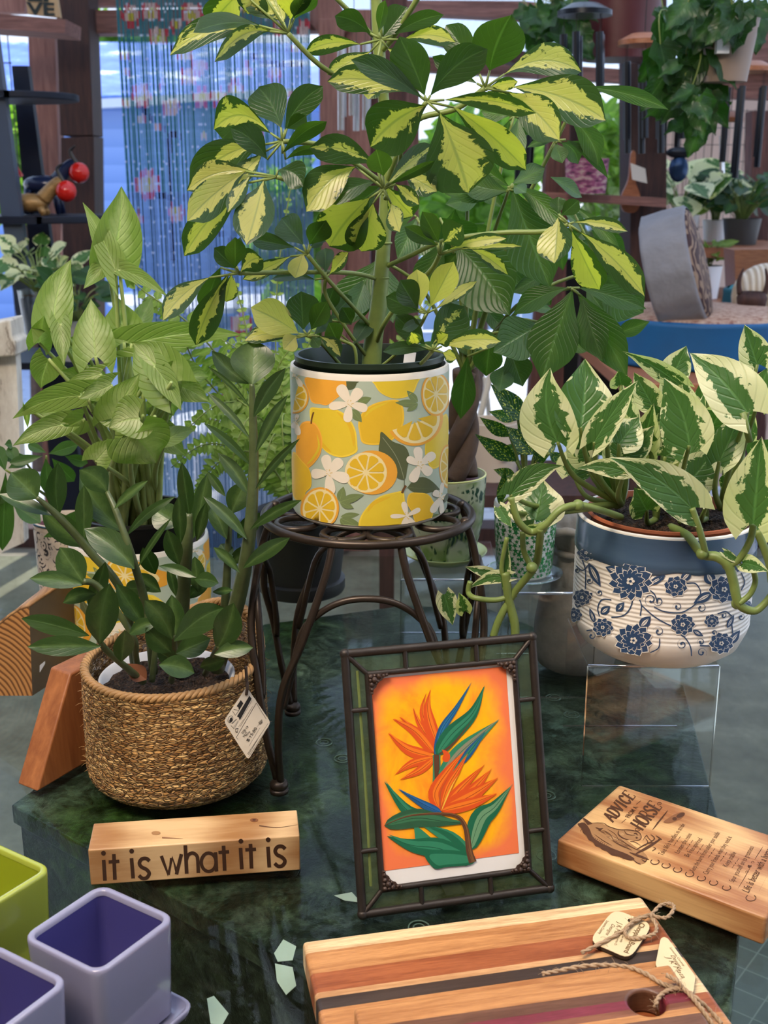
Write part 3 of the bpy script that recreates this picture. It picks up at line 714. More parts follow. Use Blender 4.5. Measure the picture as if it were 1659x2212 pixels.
m_ = MB(); m_.add([(x, 3.2, z) for x, z in q]+[(x, 3.215, z) for x, z in q], [list(range(len(q)))]+[list(range(len(q), 2*len(q)))[::-1]]+[[i, len(q)+i, len(q)+(i+1) % len(q), (i+1) % len(q)] for i in range(len(q))]); m_.build('blade', M_cw, pd)
solo('price_card', quad(MB(), [(1362, 352), (1394, 364), (1398, 396), (1366, 388)], 3.17, .002), plain('card', (.7, .66, .58), .7), 'white price card pinned on the dark right post', 'card')
solo('price_card', quad(MB(), [(1262, 318), (1282, 322), (1280, 342), (1262, 336)], 3.0, .002), plain('tan_card', (.62, .5, .36), .7), 'small tan card behind the tall plant near the shelf', 'card')
bt = thing('insect_ornament', 'dark blue hanging insect ornament with antennae in front of the plank wall', 'ornament', PY(1466, 350, 3.1)); P = PY(1466, 365, 3.1)
MB().ball(P, .03, sc=(.85, .5, 1.1)).build('body', plain('blue_metal', (.02, .05, .12), .25, .6), bt, smooth=True); MB().ball(P+V((0, 0, .04)), .024, sc=(1.5, .5, .6)).build('head', M_chb, bt, smooth=True)
MB().tube([P+V((.01, 0, .05)), P+V((.02, 0, .075)), P+V((.035, 0, .08))], .0015, 5).build('antenna', M_chb, bt)
MB().tube([P+V((0, 0, .05)), P+V((0, 0, .5))], .0008, 4, False).build('cord', M_wire, bt)
# back shelf plants at right
bs = thing('plant_bench', 'wooden plant bench with orange edge in front of the mesh at right', 'bench', PY(1600, 560, 3.9))
bzt = PY(1500, 532, 3.7).z
MB().box((PY(1430, 535, 3.7).x, 3.62, bzt-.03), (PY(1730, 535, 3.7).x, 4.08, bzt)).build('board', M_cw, bs)
quad(MB(), [(1625, 240), (1665, 240), (1650, 1150), (1610, 1150)], 4.1, .08).build('upright', M_post, bs)
smallplant(1468, 500, 3.85, 'variegated snake plant on the back bench behind the grey cushion', M_pothos, M_wh, .09, 26, .06, .09, .14, .13, 'lan', base=bzt)
smallplant(1600, 515, 3.8, 'bushy green trailing plant on the back bench at the right edge', M_ivy, plain('dark_pot', (.05, .05, .05), .5), .13, 80, .06, .08, .13, .06, base=bzt)
smallplant(1545, 470, 3.98, 'yellow-green plant behind the bushy trailing plant at right', M_syng, M_wh, .07, 34, .04, .07, .12, .06, base=bzt)
lzt = PY(1500, 650, 3.6).z
MB().box((PY(1470, 640, 3.6).x, 3.5, lzt-.03), (PY(1730, 640, 3.6).x, 4.08, lzt)).build('lower_board', M_cw, bs)
smallplant(1525, 582, 3.68, 'small leafy plant in a white pot just right of the grey cushion', M_fern, M_wh, .06, 36, .05, .1, .06, .04, base=lzt)
smallplant(1290, 560, 3.9, 'yellow-green leafy plant with blue flowers behind the umbrella plant', M_syng, M_wh, .14, 60, .06, .08, .2, .08, 'lan')
# cushions on a low table
dt = thing('display_table', 'dark wooden display table carrying the round cushions at right', 'table', (1.05, 2.75, FZ))
tz = PY(1500, 812, 2.45).z
MB().box((.50, 2.36, tz-.03), (1.55, 3.15, tz)).build('table_top', M_cw, dt, bevel=.004)
for x in (.55, 1.5):
    for y in (2.42, 3.1): MB().box((x-.025, y-.025, FZ), (x+.025, y+.025, tz-.03)).build('leg', M_dark, dt)
def cushion(name, lab, c, rx, h, mside, mtop, M=None):
    t = thing(name, lab, 'cushion', c); M = M or Matrix.Identity(3); c = V(c)
    pf = [(rx*.5, 0), (rx*.94, .0), (rx*1.0, h*.04), (rx*.995, h*.10), (rx*1.01, h*.5), (rx*.995, h*.9), (rx*1.0, h*.96), (rx*.95, h)]
    mb = MB().lathe([(.001, 0)]+pf, n=48, rf=lambda a, z: 1+.012*sin(a*13)); mb.v = [c+M@p for p in mb.v]; mb.build('side', mside, t, smooth=True)
    mb = MB().lathe([(rx*.935, h*.965), (rx*.9, h*1.03), (rx*.6, h*1.10), (.001, h*1.12)], n=48); mb.v = [c+M@p for p in mb.v]; mb.build('top_panel', mtop, t, smooth=True)
n = N('floral_tapestry'); f = n.noise(n.obj(), 70, 4, .7); M_tap = n.done(n.pr(n.ramp(f, [(.35, (.22, .09, .06)), (.5, (.42, .27, .20)), (.65, (.5, .36, .27))]), .9, n.bump(f, .5, .003)))
c0 = PY(1510, 770, 2.72); c0.z = tz
cushion('round_cushion', 'round blue floor cushion with tan patterned top lying on the display table', c0, .245, .105, plain('bright_blue_cotton', (.0, .085, .24), .6, nz=.3, scale=12, bump=.4), M_tap)
c1 = PY(1640, 720, 3.0); c1.z = tz+.02
cushion('round_cushion', 'round teal patterned cushion lying at the right edge behind the blue one', c1+V((.12, .05, 0)), .2, .11, plain('teal_cotton', (.01, .12, .16), .7), plain('teal_pattern', (.03, .25, .3), .7, nz=.8, scale=30))
n = N('grey_cotton'); f = n.noise(n.mapv(n.obj(), (3, 3, 3)), 6, 3); M_greyc = n.done(n.pr(n.mix(f, (.16, .16, .18), (.27, .27, .30)), .75, n.bump(f, .6, .01)))
n = N('scroll_pattern'); w = n.n('TexWave', {'Vector': n.obj(), 'Scale': 14., 'Distortion': 14., 'Detail': 1., 'Detail Scale': 1.6}, 1, wave_type='RINGS'); M_scr = n.done(n.pr(n.ramp(w, [(.55, (.04, .012, .012)), (.68, (.26, .17, .11))]), .8))
A = PY(1500, 690, 2.62); B = PY(1428, 470, 2.62); ax = V((.90, -.34, .28)).normalized(); up = (V((-.30, 0, .95))-ax*ax.dot(V((-.30, 0, .95)))).normalized(); M3 = Matrix((up.cross(ax), up, ax)).transposed()
ctr = (PY(1500, 695, 2.62)+PY(1420, 470, 2.62))/2
cushion('round_cushion', 'grey round cushion with scroll patterned face standing on edge', ctr-ax*.05, .132, .10, M_greyc, M_scr, M3)
# shell bowl and orange crate at the right
sb = thing('orange_crate', 'orange wooden crate behind the striped shell at the right edge', 'crate', PY(1640, 640, 2.95))
quad(MB(), [(1586, 540), (1700, 538), (1700, 640), (1590, 640)], 3.15, .1).build('body', M_cw, sb)
n = N('striped_shell'); w = n.n('TexWave', {'Vector': n.obj(), 'Scale': 24., 'Distortion': 1.}, 1); M_shell = n.done(n.pr(n.mix(w, (.45, .34, .22), (.72, .64, .52)), .4, n.bump(w, .6, .004)))
P = PY(1655, 640, 2.9); mb = MB().ball((0, 0, 0), .085, 28, 14, sc=(1, .8, .95)); mb.v = [P+p for p in mb.v]
solo('striped_shell', mb, M_shell, 'large cream ribbed shell at the right edge behind the cushions', 'shell', smooth=True)
P = PY(1625, 635, 2.8)
hb = thing('horned_bowl', 'dark wooden bowl with two upright horns on the cushion table', 'bowl', P+V((0, 0, -.04)))
MB().lathe([(0, P.z-.045), (.03, P.z-.04), (.036, P.z-.01), (.03, P.z+.005), (.02, P.z-.03)], (P.x, P.y), 24).build('bowl', M_dark, hb, smooth=True)
for s1 in (-1, 1): MB().tube([P+V((s1*.03, 0, 0)), P+V((s1*.034, 0, .03)), P+V((s1*.026, 0, .06))], [.007, .006, .002]).build('horn', M_dark, hb, smooth=True)
# beige pot with orange sticker and folding stand in the middle distance
P = PY(1062, 1030, 2.35)
bp = thing('beige_pot', 'beige pot with an orange sticker behind the leaf-print pots', 'pot', P)
MB().lathe([(0, P.z), (.05, P.z), (.058, P.z+.12), (.053, P.z+.12), (.045, P.z+.01)], (P.x, P.y), 28).build('body', plain('beige_clay', (.5, .42, .33), .6), bp, smooth=True, auto=40)
MB().box((P.x+.012, P.y-.06, P.z+.05), (P.x+.027, P.y-.05, P.z+.065)).build('sticker', plain('orange_sticker', (.9, .12, .04), .6), bp)
ps = thing('plant_rack', 'low dark wooden plant rack standing on the floor behind the table', 'rack', (P.x+.1, 2.4, FZ))
MB().box((P.x-.25, 2.20, P.z-.025), (P.x+.25, 2.5, P.z)).build('shelf_board', M_dark, ps)
for x in (-.22, .22):
    for y in (2.22, 2.47): MB().box((P.x+x-.015, y-.015, FZ), (P.x+x+.015, y+.015, P.z-.025)).build('leg', M_dark, ps)
es = thing('folding_stand', 'pale wooden folding stand with cord behind the money tree', 'stand', PY(1020, 980, 2.8))
MB().tube([PY(1062, 800, 2.8), PY(1010, 1010, 2.8)], .008, 6, False).build('leg', M_dwhite, es)
MB().tube([PY(1048, 815, 2.85), PY(1068, 1010, 2.85)], .006, 6, False).build('leg', M_dwhite, es)
MB().tube([PY(1050, 840, 2.8), PY(1030, 1000, 2.8)], .0015, 4, False).build('cord', M_wh, es)
# ================================================================== TABLE
n = N('diamond_rug'); o = n.obj()
ck = n.n('TexBrick', {'Vector': n.mapv(o, (1, 1, 1), (0, 0, radians(38))), 'Color1': (.12, .12, .10, 1), 'Color2': (.085, .088, .075, 1), 'Mortar': (.29, .28, .24, 1), 'Scale': 9., 'Mortar Size': .012, 'Brick Width': .5, 'Row Height': .5}); 
for nd in n.t.nodes:
    if nd.type == 'TEX_BRICK': nd.offset = 0
f = n.noise(o, 60, 4, .7); M_rug = n.done(n.pr(n.mix(n.M('MULTIPLY', f, .6), ck, (.2, .21, .19)), .9))
solo('rug', MB().box((.18, .55, FZ), (1.3, 1.95, FZ+.008)), M_rug, 'grey rug with diamond lattice on the floor below the glass table at right', 'rug')
n = N('green_slate'); o = n.obj()
f = n.noise(o, 7, 6, .72, dist=.5); g = n.noise(o, 2.6, 4, .6); h = n.noise(n.mapv(o, (1, 1, 1), loc=(5, 2, 1)), 3.4, 4, .6); fine = n.noise(o, 90, 4, .75)
c = n.ramp(f, [(.36, (.006, .010, .007)), (.5, (.028, .038, .027)), (.62, (.10, .12, .09)), (.75, (.21, .24, .19))])
c = n.mix(n.n('MapRange', {0: g, 1: .50, 2: .66}), c, n.mix(f, (.010, .035, .006), (.085, .16, .03)))
c = n.mix(n.n('MapRange', {0: h, 1: .55, 2: .72}), c, n.mix(f, (.03, .055, .05), (.23, .30, .28)))
mo = n.noise(n.mapv(o, (1, 1, 1), loc=(1, 7, 2)), 26, 5, .75, dist=.8)
c = n.mix(n.n('MapRange', {0: mo, 1: .42, 2: .56}), n.mix(1., c, (.22, .24, .2), 'MULTIPLY'), c)
c = n.mix(n.n('MapRange', {0: fine, 1: .35, 2: .6}), n.mix(1., c, (.35, .38, .33), 'MULTIPLY'), c)
M_slate = n.done(n.pr(c, .38, n.bump(n.M('ADD', mo, n.M('MULTIPLY', fine, .5)), .6, .004), Specular_IOR_Level=.25))
SZ = -.010
sp = [PZ(x, y, SZ) for x, y in [(24, 1738), (640, 2090), (900, 2420), (1560, 2380), (1600, 2000), (1555, 1780), (1478, 1480), (1290, 1408), (1150, 1352), (1060, 1316), (870, 1308), (570, 1348)]]
ped = thing('table_pedestal', 'green marbled slate pedestal block standing under the glass table top', 'table', (0, 1.1, FZ))
q = [(p.x, p.y) for p in sp]; cx = sum(p[0] for p in q)/len(q); cy = sum(p[1] for p in q)/len(q)
MB().prism(q, SZ-.02, SZ).build('block_top', M_slate, ped, bevel=.002)
MB().prism([(cx+(x-cx)*.985, cy+(y-cy)*.985) for x, y in q], FZ, SZ-.02).build('block_side', M_slate, ped)
gt = solo('glass_table_top', MB().box((-1.05, .18, -.0075), (1.0, 1.72, 0)), M_glass, 'clear glass table top resting over the green slate pedestal', 'table top')
# clear bumpers on the slate under the glass
for i, (x, y) in enumerate([(700, 1605), (740, 1640), (1195, 1508), (1235, 1545), (1180, 1850), (905, 2005), (1330, 2080), (1180, 1720)]):
    P = PZ(x, y, SZ); mb = MB().torus(P+V((0, 0, .0008)), .0085, .0007, 28, 6).torus(P+V((0, 0, .0008)), .0045, .0006, 20, 6)
    solo('bumper_pad', mb, plain('clear_pad', (.12, .15, .14), .1) if i == 0 else bpy.data.materials['clear_pad'], 'small clear ringed pad under the glass table top', 'pad', 'clear pads under the glass')
for (pts, lab) in (([(592, 2060), (612, 2030), (640, 2045), (632, 2075), (600, 2078)], 'upper white flat fleck lying left of the striped chopping board'),
                   ([(594, 2082), (632, 2090), (640, 2130), (618, 2150), (598, 2120)], 'lower white flat fleck lying left of the striped chopping board'),
                   ([(447, 2158), (462, 2152), (494, 2190), (480, 2215), (455, 2212)], 'white flat fleck beside the saucer of the lavender pot'),
                   ([(722, 1935), (760, 1928), (780, 1950), (745, 1946)], 'small white flat fleck by the lower left corner of the picture frame')):
    P = [PZ(x, y, SZ+.0006) for x, y in pts]; k = len(P)
    solo('pale_fleck', MB().add(P+[p+V((0, 0, .0004)) for p in P], [list(range(k)), list(range(k, 2*k))[::-1]]+[[i, k+i, k+(i+1) % k, (i+1) % k] for i in range(k)]), plain('paper', (.46, .49, .47), .5), lab, 'paper scrap')  # thin flat pale flecks laid on the slate under the glass

# ================================================================== ACRYLIC RISERS
def riser(x0, x1, y0, y1, z, lab):
    t = thing('acrylic_riser', lab, 'display stand', ((x0+x1)/2, (y0+y1)/2, 0)); th = .0022
    MB().box((x0, y0, z-th), (x1, y1, z)).build('top_panel', M_acry, t, bevel=.0006)
    MB().box((x0, y0, 0), (x1, y0+th, z-th)).build('front_panel', M_acry, t, bevel=.0004)
    MB().box((x0, y1-th, 0), (x1, y1, z-th)).build('back_panel', M_acry, t, bevel=.0004)
    m = bpy.data.materials.get('acrylic_edge') or plain('acrylic_edge', (.55, .62, .72), .15)
    e = .0012
    for a_, b_ in (((x0, y0-e, 0), (x1, y0, e)), ((x0-e, y0, 0), (x0, y0+e, z)), ((x1, y0, 0), (x1+e, y0+e, z)), ((x0, y1, 0), (x1, y1+e, e))): MB().box(a_, b_).build('polished_edge', M_acry2, t)
    MB().tube([(x0, y0+th, z-.0006), (x1, y0+th, z-.0006)], .0016, 8, False).build('bent_edge', M_acry2, t, smooth=True)
M_acry2 = glassy('acrylic_rim', (.8, .84, .92), .08, 1.5, op=.55)
riser(.192, .315, 1.005, 1.133, .126, 'clear acrylic riser under the blue and white pot')
riser(.020, .135, 1.25, 1.40, .126, 'clear acrylic riser under the palm leaf pot behind the iron stand')
riser(.139, .235, 1.205, 1.33, .126, 'clear acrylic riser under the green ivy-print pot')

# ================================================================== BRONZE PLANT STAND
SX, SY, SZt = -.0155, 1.08, .258; RR_ = .1005
st = thing('plant_stand', 'bronze wrought iron plant stand carrying the lemon print pot', 'plant stand', (SX, SY, 0))
rz = SZt-.0045
MB().torus((SX, SY, rz), RR_, .0042, 72, 10).build('top_ring', M_iron, st, smooth=True)
inner = [(-.068, .008), (-.066, -.037), (-.021, -.071), (.020, -.071), (.066, -.037), (.068, .008), (.052, .05), (-.052, .05), (0, .07)]
for x, y in inner:
    MB().torus((SX+x, SY+y, rz+.001), .0195, .0032, 36, 8).build('scroll_ring', M_iron, st, smooth=True)
MB().torus((SX, SY, rz+.001), .045, .0032, 48, 8).build('scroll_ring', M_iron, st, smooth=True)
legs = [225, 315, 45, 135]
def pol(a, r, z): return V((SX+r*cos(radians(a)), SY+r*sin(radians(a)), z))
for a in legs:
    for s1 in (-1, 1):
        pts = [pol(a+s1*27, RR_-.003, rz), pol(a+s1*25, RR_+.008, rz-.03), pol(a+s1*17, RR_+.024, rz-.09), pol(a+s1*8, RR_+.029, rz-.14), pol(a+s1*4, RR_+.027, .06), pol(a+s1*1.2, RR_+.020, .012)]
        mb = MB().tube(pts, .0037, 10); mb.ball(pts[0], .0058); mb.build('leg', M_iron, st, smooth=True)
    mb = MB().ball(pol(a, RR_+.020, .008), .008, sc=(1.15, 1.15, .8)); mb.lathe([(0, 0), (.009, 0), (.009, .004), (0, .005)], tuple(pol(a, RR_+.020, 0))[:2], 20)
    mb.build('foot', M_iron, st, smooth=True)
for a in (270, 0, 90, 180):
    pts = []
    for k in range(-6, 7):
        t = k/6; pts.append(pol(a+t*36, (RR_+.022)*(1-.11*(1-t*t)), .118+.088*sqrt(max(0, 1-abs(t)**2.3))))
    pts = [pol(a-38, RR_+.026, .095)]+pts+[pol(a+38, RR_+.026, .095)]
    MB().tube(pts, .0033, 8, sub=3).build('arch_brace', M_iron, st, smooth=True)

# ================================================================== LEMON POT
def cylmap(cx, cy, r):
    def to2(px, py):
        d = ray(px, py); ox, oy = -cx, -cy; A = d.x**2+d.y**2; B = 2*(ox*d.x+oy*d.y); C = ox*ox+oy*oy-r*r; D = B*B-4*A*C
        t = (-B-sqrt(D))/(2*A) if D > 0 else -B/(2*A)
        P = CAM+d*t; return (atan2(P.x-cx, -(P.y-cy))*r, P.z)
    return to2
def zoomed(to2, ox, oy, s): return lambda x, y: to2(ox+x/s, oy+y/s)
CY_Y = (.80, .58, .04); CY_O = (.86, .40, .045); CY_D = (.80, .50, .03); CY_W = (.88, .78, .62); CY_L = (.90, .74, .36); CY_G = (.19, .25, .095); CY_DG = (.105, .125, .055); CY_BG = (.46, .54, .42); CY_B = (.16, .07, .02)
def lemon(d, pts, col, hi=None):
    q = spline(pts); cxx = sum(p[0] for p in q)/len(q); cyy = sum(p[1] for p in q)/len(q)
    rim = tuple(min(1, c*1.12+.02) for c in (hi or col))
    d.poly(q, rim); d.poly([(cxx+(x-cxx)*.93, cyy+(y-cyy)*.93) for x, y in q], col)
def slice_(d, x, y, rx, ry, rot=0, a0=0, a1=2*pi, orange=True, ox=0):
    full = a1-a0 > 6
    if orange: d.poly(circ(x+ox, y, rx*(1.13 if not ox else 1.2), 36, ry*1.1, a0, a1, rot), CY_O)
    d.poly(circ(x, y, rx, 36, ry, a0, a1, rot), CY_L)
    ns = 9 if full else 4; gap = .07
    for k in range(ns):
        b0 = a0+(a1-a0)*(k+gap)/ns; b1 = a0+(a1-a0)*(k+1-gap)/ns; am = (b0+b1)/2
        pts = [(.13*cos(am), .13*sin(am))]+[(.80*cos(b0), .80*sin(b0)), (.87*cos(b0+.08), .87*sin(b0+.08))]+[(.89*cos(b0+(b1-b0)*t), .89*sin(b0+(b1-b0)*t)) for t in (.3, .5, .7)]+[(.87*cos(b1-.08), .87*sin(b1-.08)), (.80*cos(b1), .80*sin(b1))]
        R = [(px*rx, py*ry) for px, py in pts]
        d.poly([(x+px*cos(rot)-py*sin(rot), y+px*sin(rot)+py*cos(rot)) for px, py in R], CY_D)
def flower(d, x, y, petals, c=(.80, .60, .22)):
    for tx, ty, w in petals: 
        dx, dy = tx-x, ty-y; l = sqrt(dx*dx+dy*dy); ux, uy = dx/l, dy/l
        q = [(x, y), (x+dx*.3-uy*w*.35, y+dy*.3+ux*w*.35), (x+dx*.75-uy*w*.5, y+dy*.75+ux*w*.5), (x+dx*.97-uy*w*.25, y+dy*.97+ux*w*.25), (x+dx*.97+uy*w*.25, y+dy*.97-ux*w*.25), (x+dx*.75+uy*w*.5, y+dy*.75-ux*w*.5), (x+dx*.3+uy*w*.35, y+dy*.3-ux*w*.35)]
        d.poly(spline(q, True, 4), CY_W)
    rs = random.Random(3)
    for k in range(16): d.poly(circ(x+rs.uniform(-38, 38), y+rs.uniform(-36, 36), 5, 6), c, k == 0)
def pleaf(d, x0, y0, x1, y1, w, col=CY_G, bow=0):
    d.poly(leafpoly(x0, y0, x1, y1, w, bow), col); d.poly(stroke([(x0, y0), ((x0+x1)/2-(y1-y0)*bow*.004, (y0+y1)/2), (x1, y1)], 5, True, 'end'), tuple(c*1.5 for c in col))
def lemon_art(d):
    lemon(d, [(200, 240), (580, 250), (560, 400), (470, 480), (400, 530), (330, 520), (250, 500), (215, 400)], CY_O)
    lemon(d, [(860, 230), (1290, 220), (1290, 330), (1230, 430), (1080, 465), (950, 420), (880, 340)], CY_Y)
    pleaf(d, 590, 370, 700, 290, 80, CY_DG); d.poly([(590, 270), (720, 280), (650, 330), (595, 375)], CY_DG)
    slice_(d, 75, 450, 128, 150, 0, -1.2, 1.7)
    lemon(d, [(235, 560), (330, 560), (480, 570), (600, 640), (680, 770), (700, 920), (690, 1000), (560, 1050), (430, 1020), (330, 930), (270, 800), (235, 680)], CY_Y)
    d.poly(stroke([(500, 600), (620, 720), (660, 850), (665, 940)], 40, True, 'both'), CY_D)
    d.poly(stroke([(330, 880), (380, 950), (440, 1000)], 34, True, 'both'), CY_D)
    lemon(d, [(1080, 475), (1150, 540), (1160, 700), (1080, 850), (940, 920), (760, 910), (720, 800), (710, 700), (760, 590), (880, 510)], CY_D)
    d.poly(stroke([(770, 650), (850, 570), (1010, 500)], 26, True, 'both'), CY_Y)
    lemon(d, [(130, 740), (200, 690), (290, 720), (350, 850), (340, 1000), (270, 1110), (190, 1170), (120, 1150), (90, 960)], CY_O)
    d.poly(stroke([(300, 820), (320, 950), (260, 1060), (200, 1120)], 24, True, 'both'), CY_Y)
    d.poly(stroke([(268, 600), (250, 660), (244, 715)], 16, True), CY_B)
    lemon(d, [(60, 1000), (150, 1080), (230, 1180), (245, 1330), (190, 1400), (170, 1480), (80, 1460), (50, 1300)], CY_D)
    pleaf(d, 700, 510, 840, 455, 75); pleaf(d, 640, 570, 745, 700, 90, CY_G)
    flower(d, 625, 515, [(520, 330, 110), (735, 370, 110), (800, 570, 90), (600, 700, 90), (420, 545, 85)])
    for a in ((1300, 500, 1190, 385, 70), (1300, 515, 1075, 505, 75), (1300, 520, 1190, 590, 60)): pleaf(d, *a)
    lemon(d, [(1590, 620), (1480, 720), (1390, 850), (1370, 1000), (1400, 1110), (1460, 1165), (1540, 1100), (1600, 900)], CY_Y)
    slice_(d, 1268, 660, 250, 250, radians(-22), .12, pi-.1)
    slice_(d, 1478, 420, 128, 200, 0)
    d.poly(spline([(940, 795), (1050, 890), (1170, 940), (1215, 1040), (1195, 1150), (1165, 1270), (1050, 1220), (940, 1080), (912, 980), (925, 880)]), CY_DG)
    d.poly(stroke([(950, 850), (1060, 1000), (1120, 1120), (1165, 1270)], 6), (.3, .33, .2)); d.poly(stroke([(1165, 1260), (1165, 1370)], 6), CY_DG)
    pleaf(d, 1195, 1350, 1520, 1370, 170, CY_DG, -30)
    flower(d, 1320, 1125, [(1295, 945, 90), (1470, 1010, 90), (1435, 1215, 100), (1235, 1295, 95), (1190, 1055, 75)])
    slice_(d, 785, 1200, 208, 200, 0, ox=62)
    slice_(d, 1600, 1140, 80, 200, 0)
    flower(d, 415, 1205, [(385, 1025, 100), (545, 1070, 110), (620, 1270, 110), (440, 1425, 105), (245, 1215, 100)])
    slice_(d, 330, 1560, 168, 195, .15)
    for a in ((525, 1490, 565, 1340, 85), (530, 1490, 765, 1420, 85), (530, 1495, 665, 1555, 70), (535, 1640, 725, 1615, 60), (535, 1655, 765, 1760, 90), (530, 1660, 600, 1760, 50)): pleaf(d, *a)
    lemon(d, [(1150, 1390), (1170, 1480), (1200, 1600), (1150, 1700), (1080, 1760), (900, 1775), (730, 1765), (725, 1660), (800, 1540), (920, 1440), (1050, 1400)], CY_Y)
    d.poly(stroke([(800, 1590), (870, 1500), (1030, 1440)], 38, True, 'both'), CY_D)
    lemon(d, [(1215, 1410), (1300, 1400), (1400, 1420), (1460, 1520), (1440, 1640), (1430, 1680), (1290, 1720), (1240, 1600), (1190, 1500)], CY_D)
    d.poly(stroke([(1140, 1405), (1160, 1360), (1180, 1330)], 22, True), CY_B)
    flower(d, 1190, 1630, [(1155, 1490, 60), (1320, 1560, 50), (1265, 1735, 60), (1160, 1745, 70), (1025, 1635, 45)])
    flower(d, 1525, 1440, [(1545, 1300, 40), (1450, 1390, 70), (1430, 1600, 70), (1535, 1620, 50), (1585, 1450, 60)])
    pleaf(d, 1560, 1500, 1590, 1400, 40, CY_DG); pleaf(d, 1435, 1650, 1520, 1620, 50)
    flower(d, 90, 690, [(110, 620, 40), (120, 830, 60), (60, 760, 50)]); flower(d, 90, 240, [(150, 345, 50), (60, 220, 50)])
def lemonpot(c, r, z0, h, parent, artshift=0., full=True):
    mb = MB().lathe([(0, z0), (r*.93, z0), (r*.985, z0+.003), (r, z0+.009), (r, z0+h-.003), (r*.99, z0+h), (r*.955, z0+h), (r*.94, z0+h-.004), (r*.93, z0+.012), (0, z0+.012)], c, 96)
    mb.build('pot', M_white, parent, smooth=True, auto=40)
    g = MB(); k = 128
    for i in range(k):
        a = 2*pi*i/k; g.v += [V((c[0]+(r+.00015)*cos(a), c[1]+(r+.00015)*sin(a), z0+.0055)), V((c[0]+(r+.00015)*cos(a), c[1]+(r+.00015)*sin(a), z0+h-.0055))]
        j = (i+1) % k; g.f.append([2*i, 2*j, 2*j+1, 2*i+1])
    g.col = [CY_BG]*k
    cx0, cy0 = -.0135, 1.08; s0 = r/.0745; sz = h/.143
    to2 = zoomed(cylmap(cx0, cy0, .0745), 620, 760, 4.608)
    for rep in (0, 1):
        if rep and not full: break
        sh = artshift+(pi if rep else 0)
        d = Decal(to2, lambda u, v, h_: V((c[0]+(r+h_)*sin(u/.0745+sh), c[1]-(r+h_)*cos(u/.0745+sh), z0+(v-.258)*sz)), .0045, eps=.00002, base=.0003)
        d.clip = (.2636, .3954); lemon_art(d)
        g.add(d.mb.v, d.mb.f); g.col += d.mb.col
    g.build('citrus_print', M_V, parent, smooth=True)
LP = (-.0135, 1.08)
up = thing('potted_umbrella_tree', 'tall variegated umbrella tree in the lemon print pot on the iron stand', 'plant', (*LP, SZt))
lemonpot(LP, .0745, SZt, .143, up)
MB().lathe([(.05, SZt+.02), (.0655, SZt+.142), (.0700, SZt+.147), (.0700, SZt+.1515), (.0665, SZt+.1515), (.0635, SZt+.142), (.048, SZt+.03)], LP, 72).build('nursery_pot', M_dgreen, up, smooth=True, auto=40)
disc(LP, .0635, SZt+.128, .003).build('soil', M_soil, up)
# white plant label stake
Pl = PY(884, 800, 1.06); q = [PY(x, y, 1.062) for x, y in [(869, 798), (894, 798), (899, 762), (874, 762)]]
solo('plant_label', MB().add(q+[p+V((0, .0008, 0)) for p in q], [(0, 1, 2, 3), (7, 6, 5, 4), (0, 4, 5, 1), (1, 5, 6, 2), (2, 6, 7, 3), (3, 7, 4, 0)]), M_wh, 'white plastic label stuck in the soil of the lemon print pot', 'label')

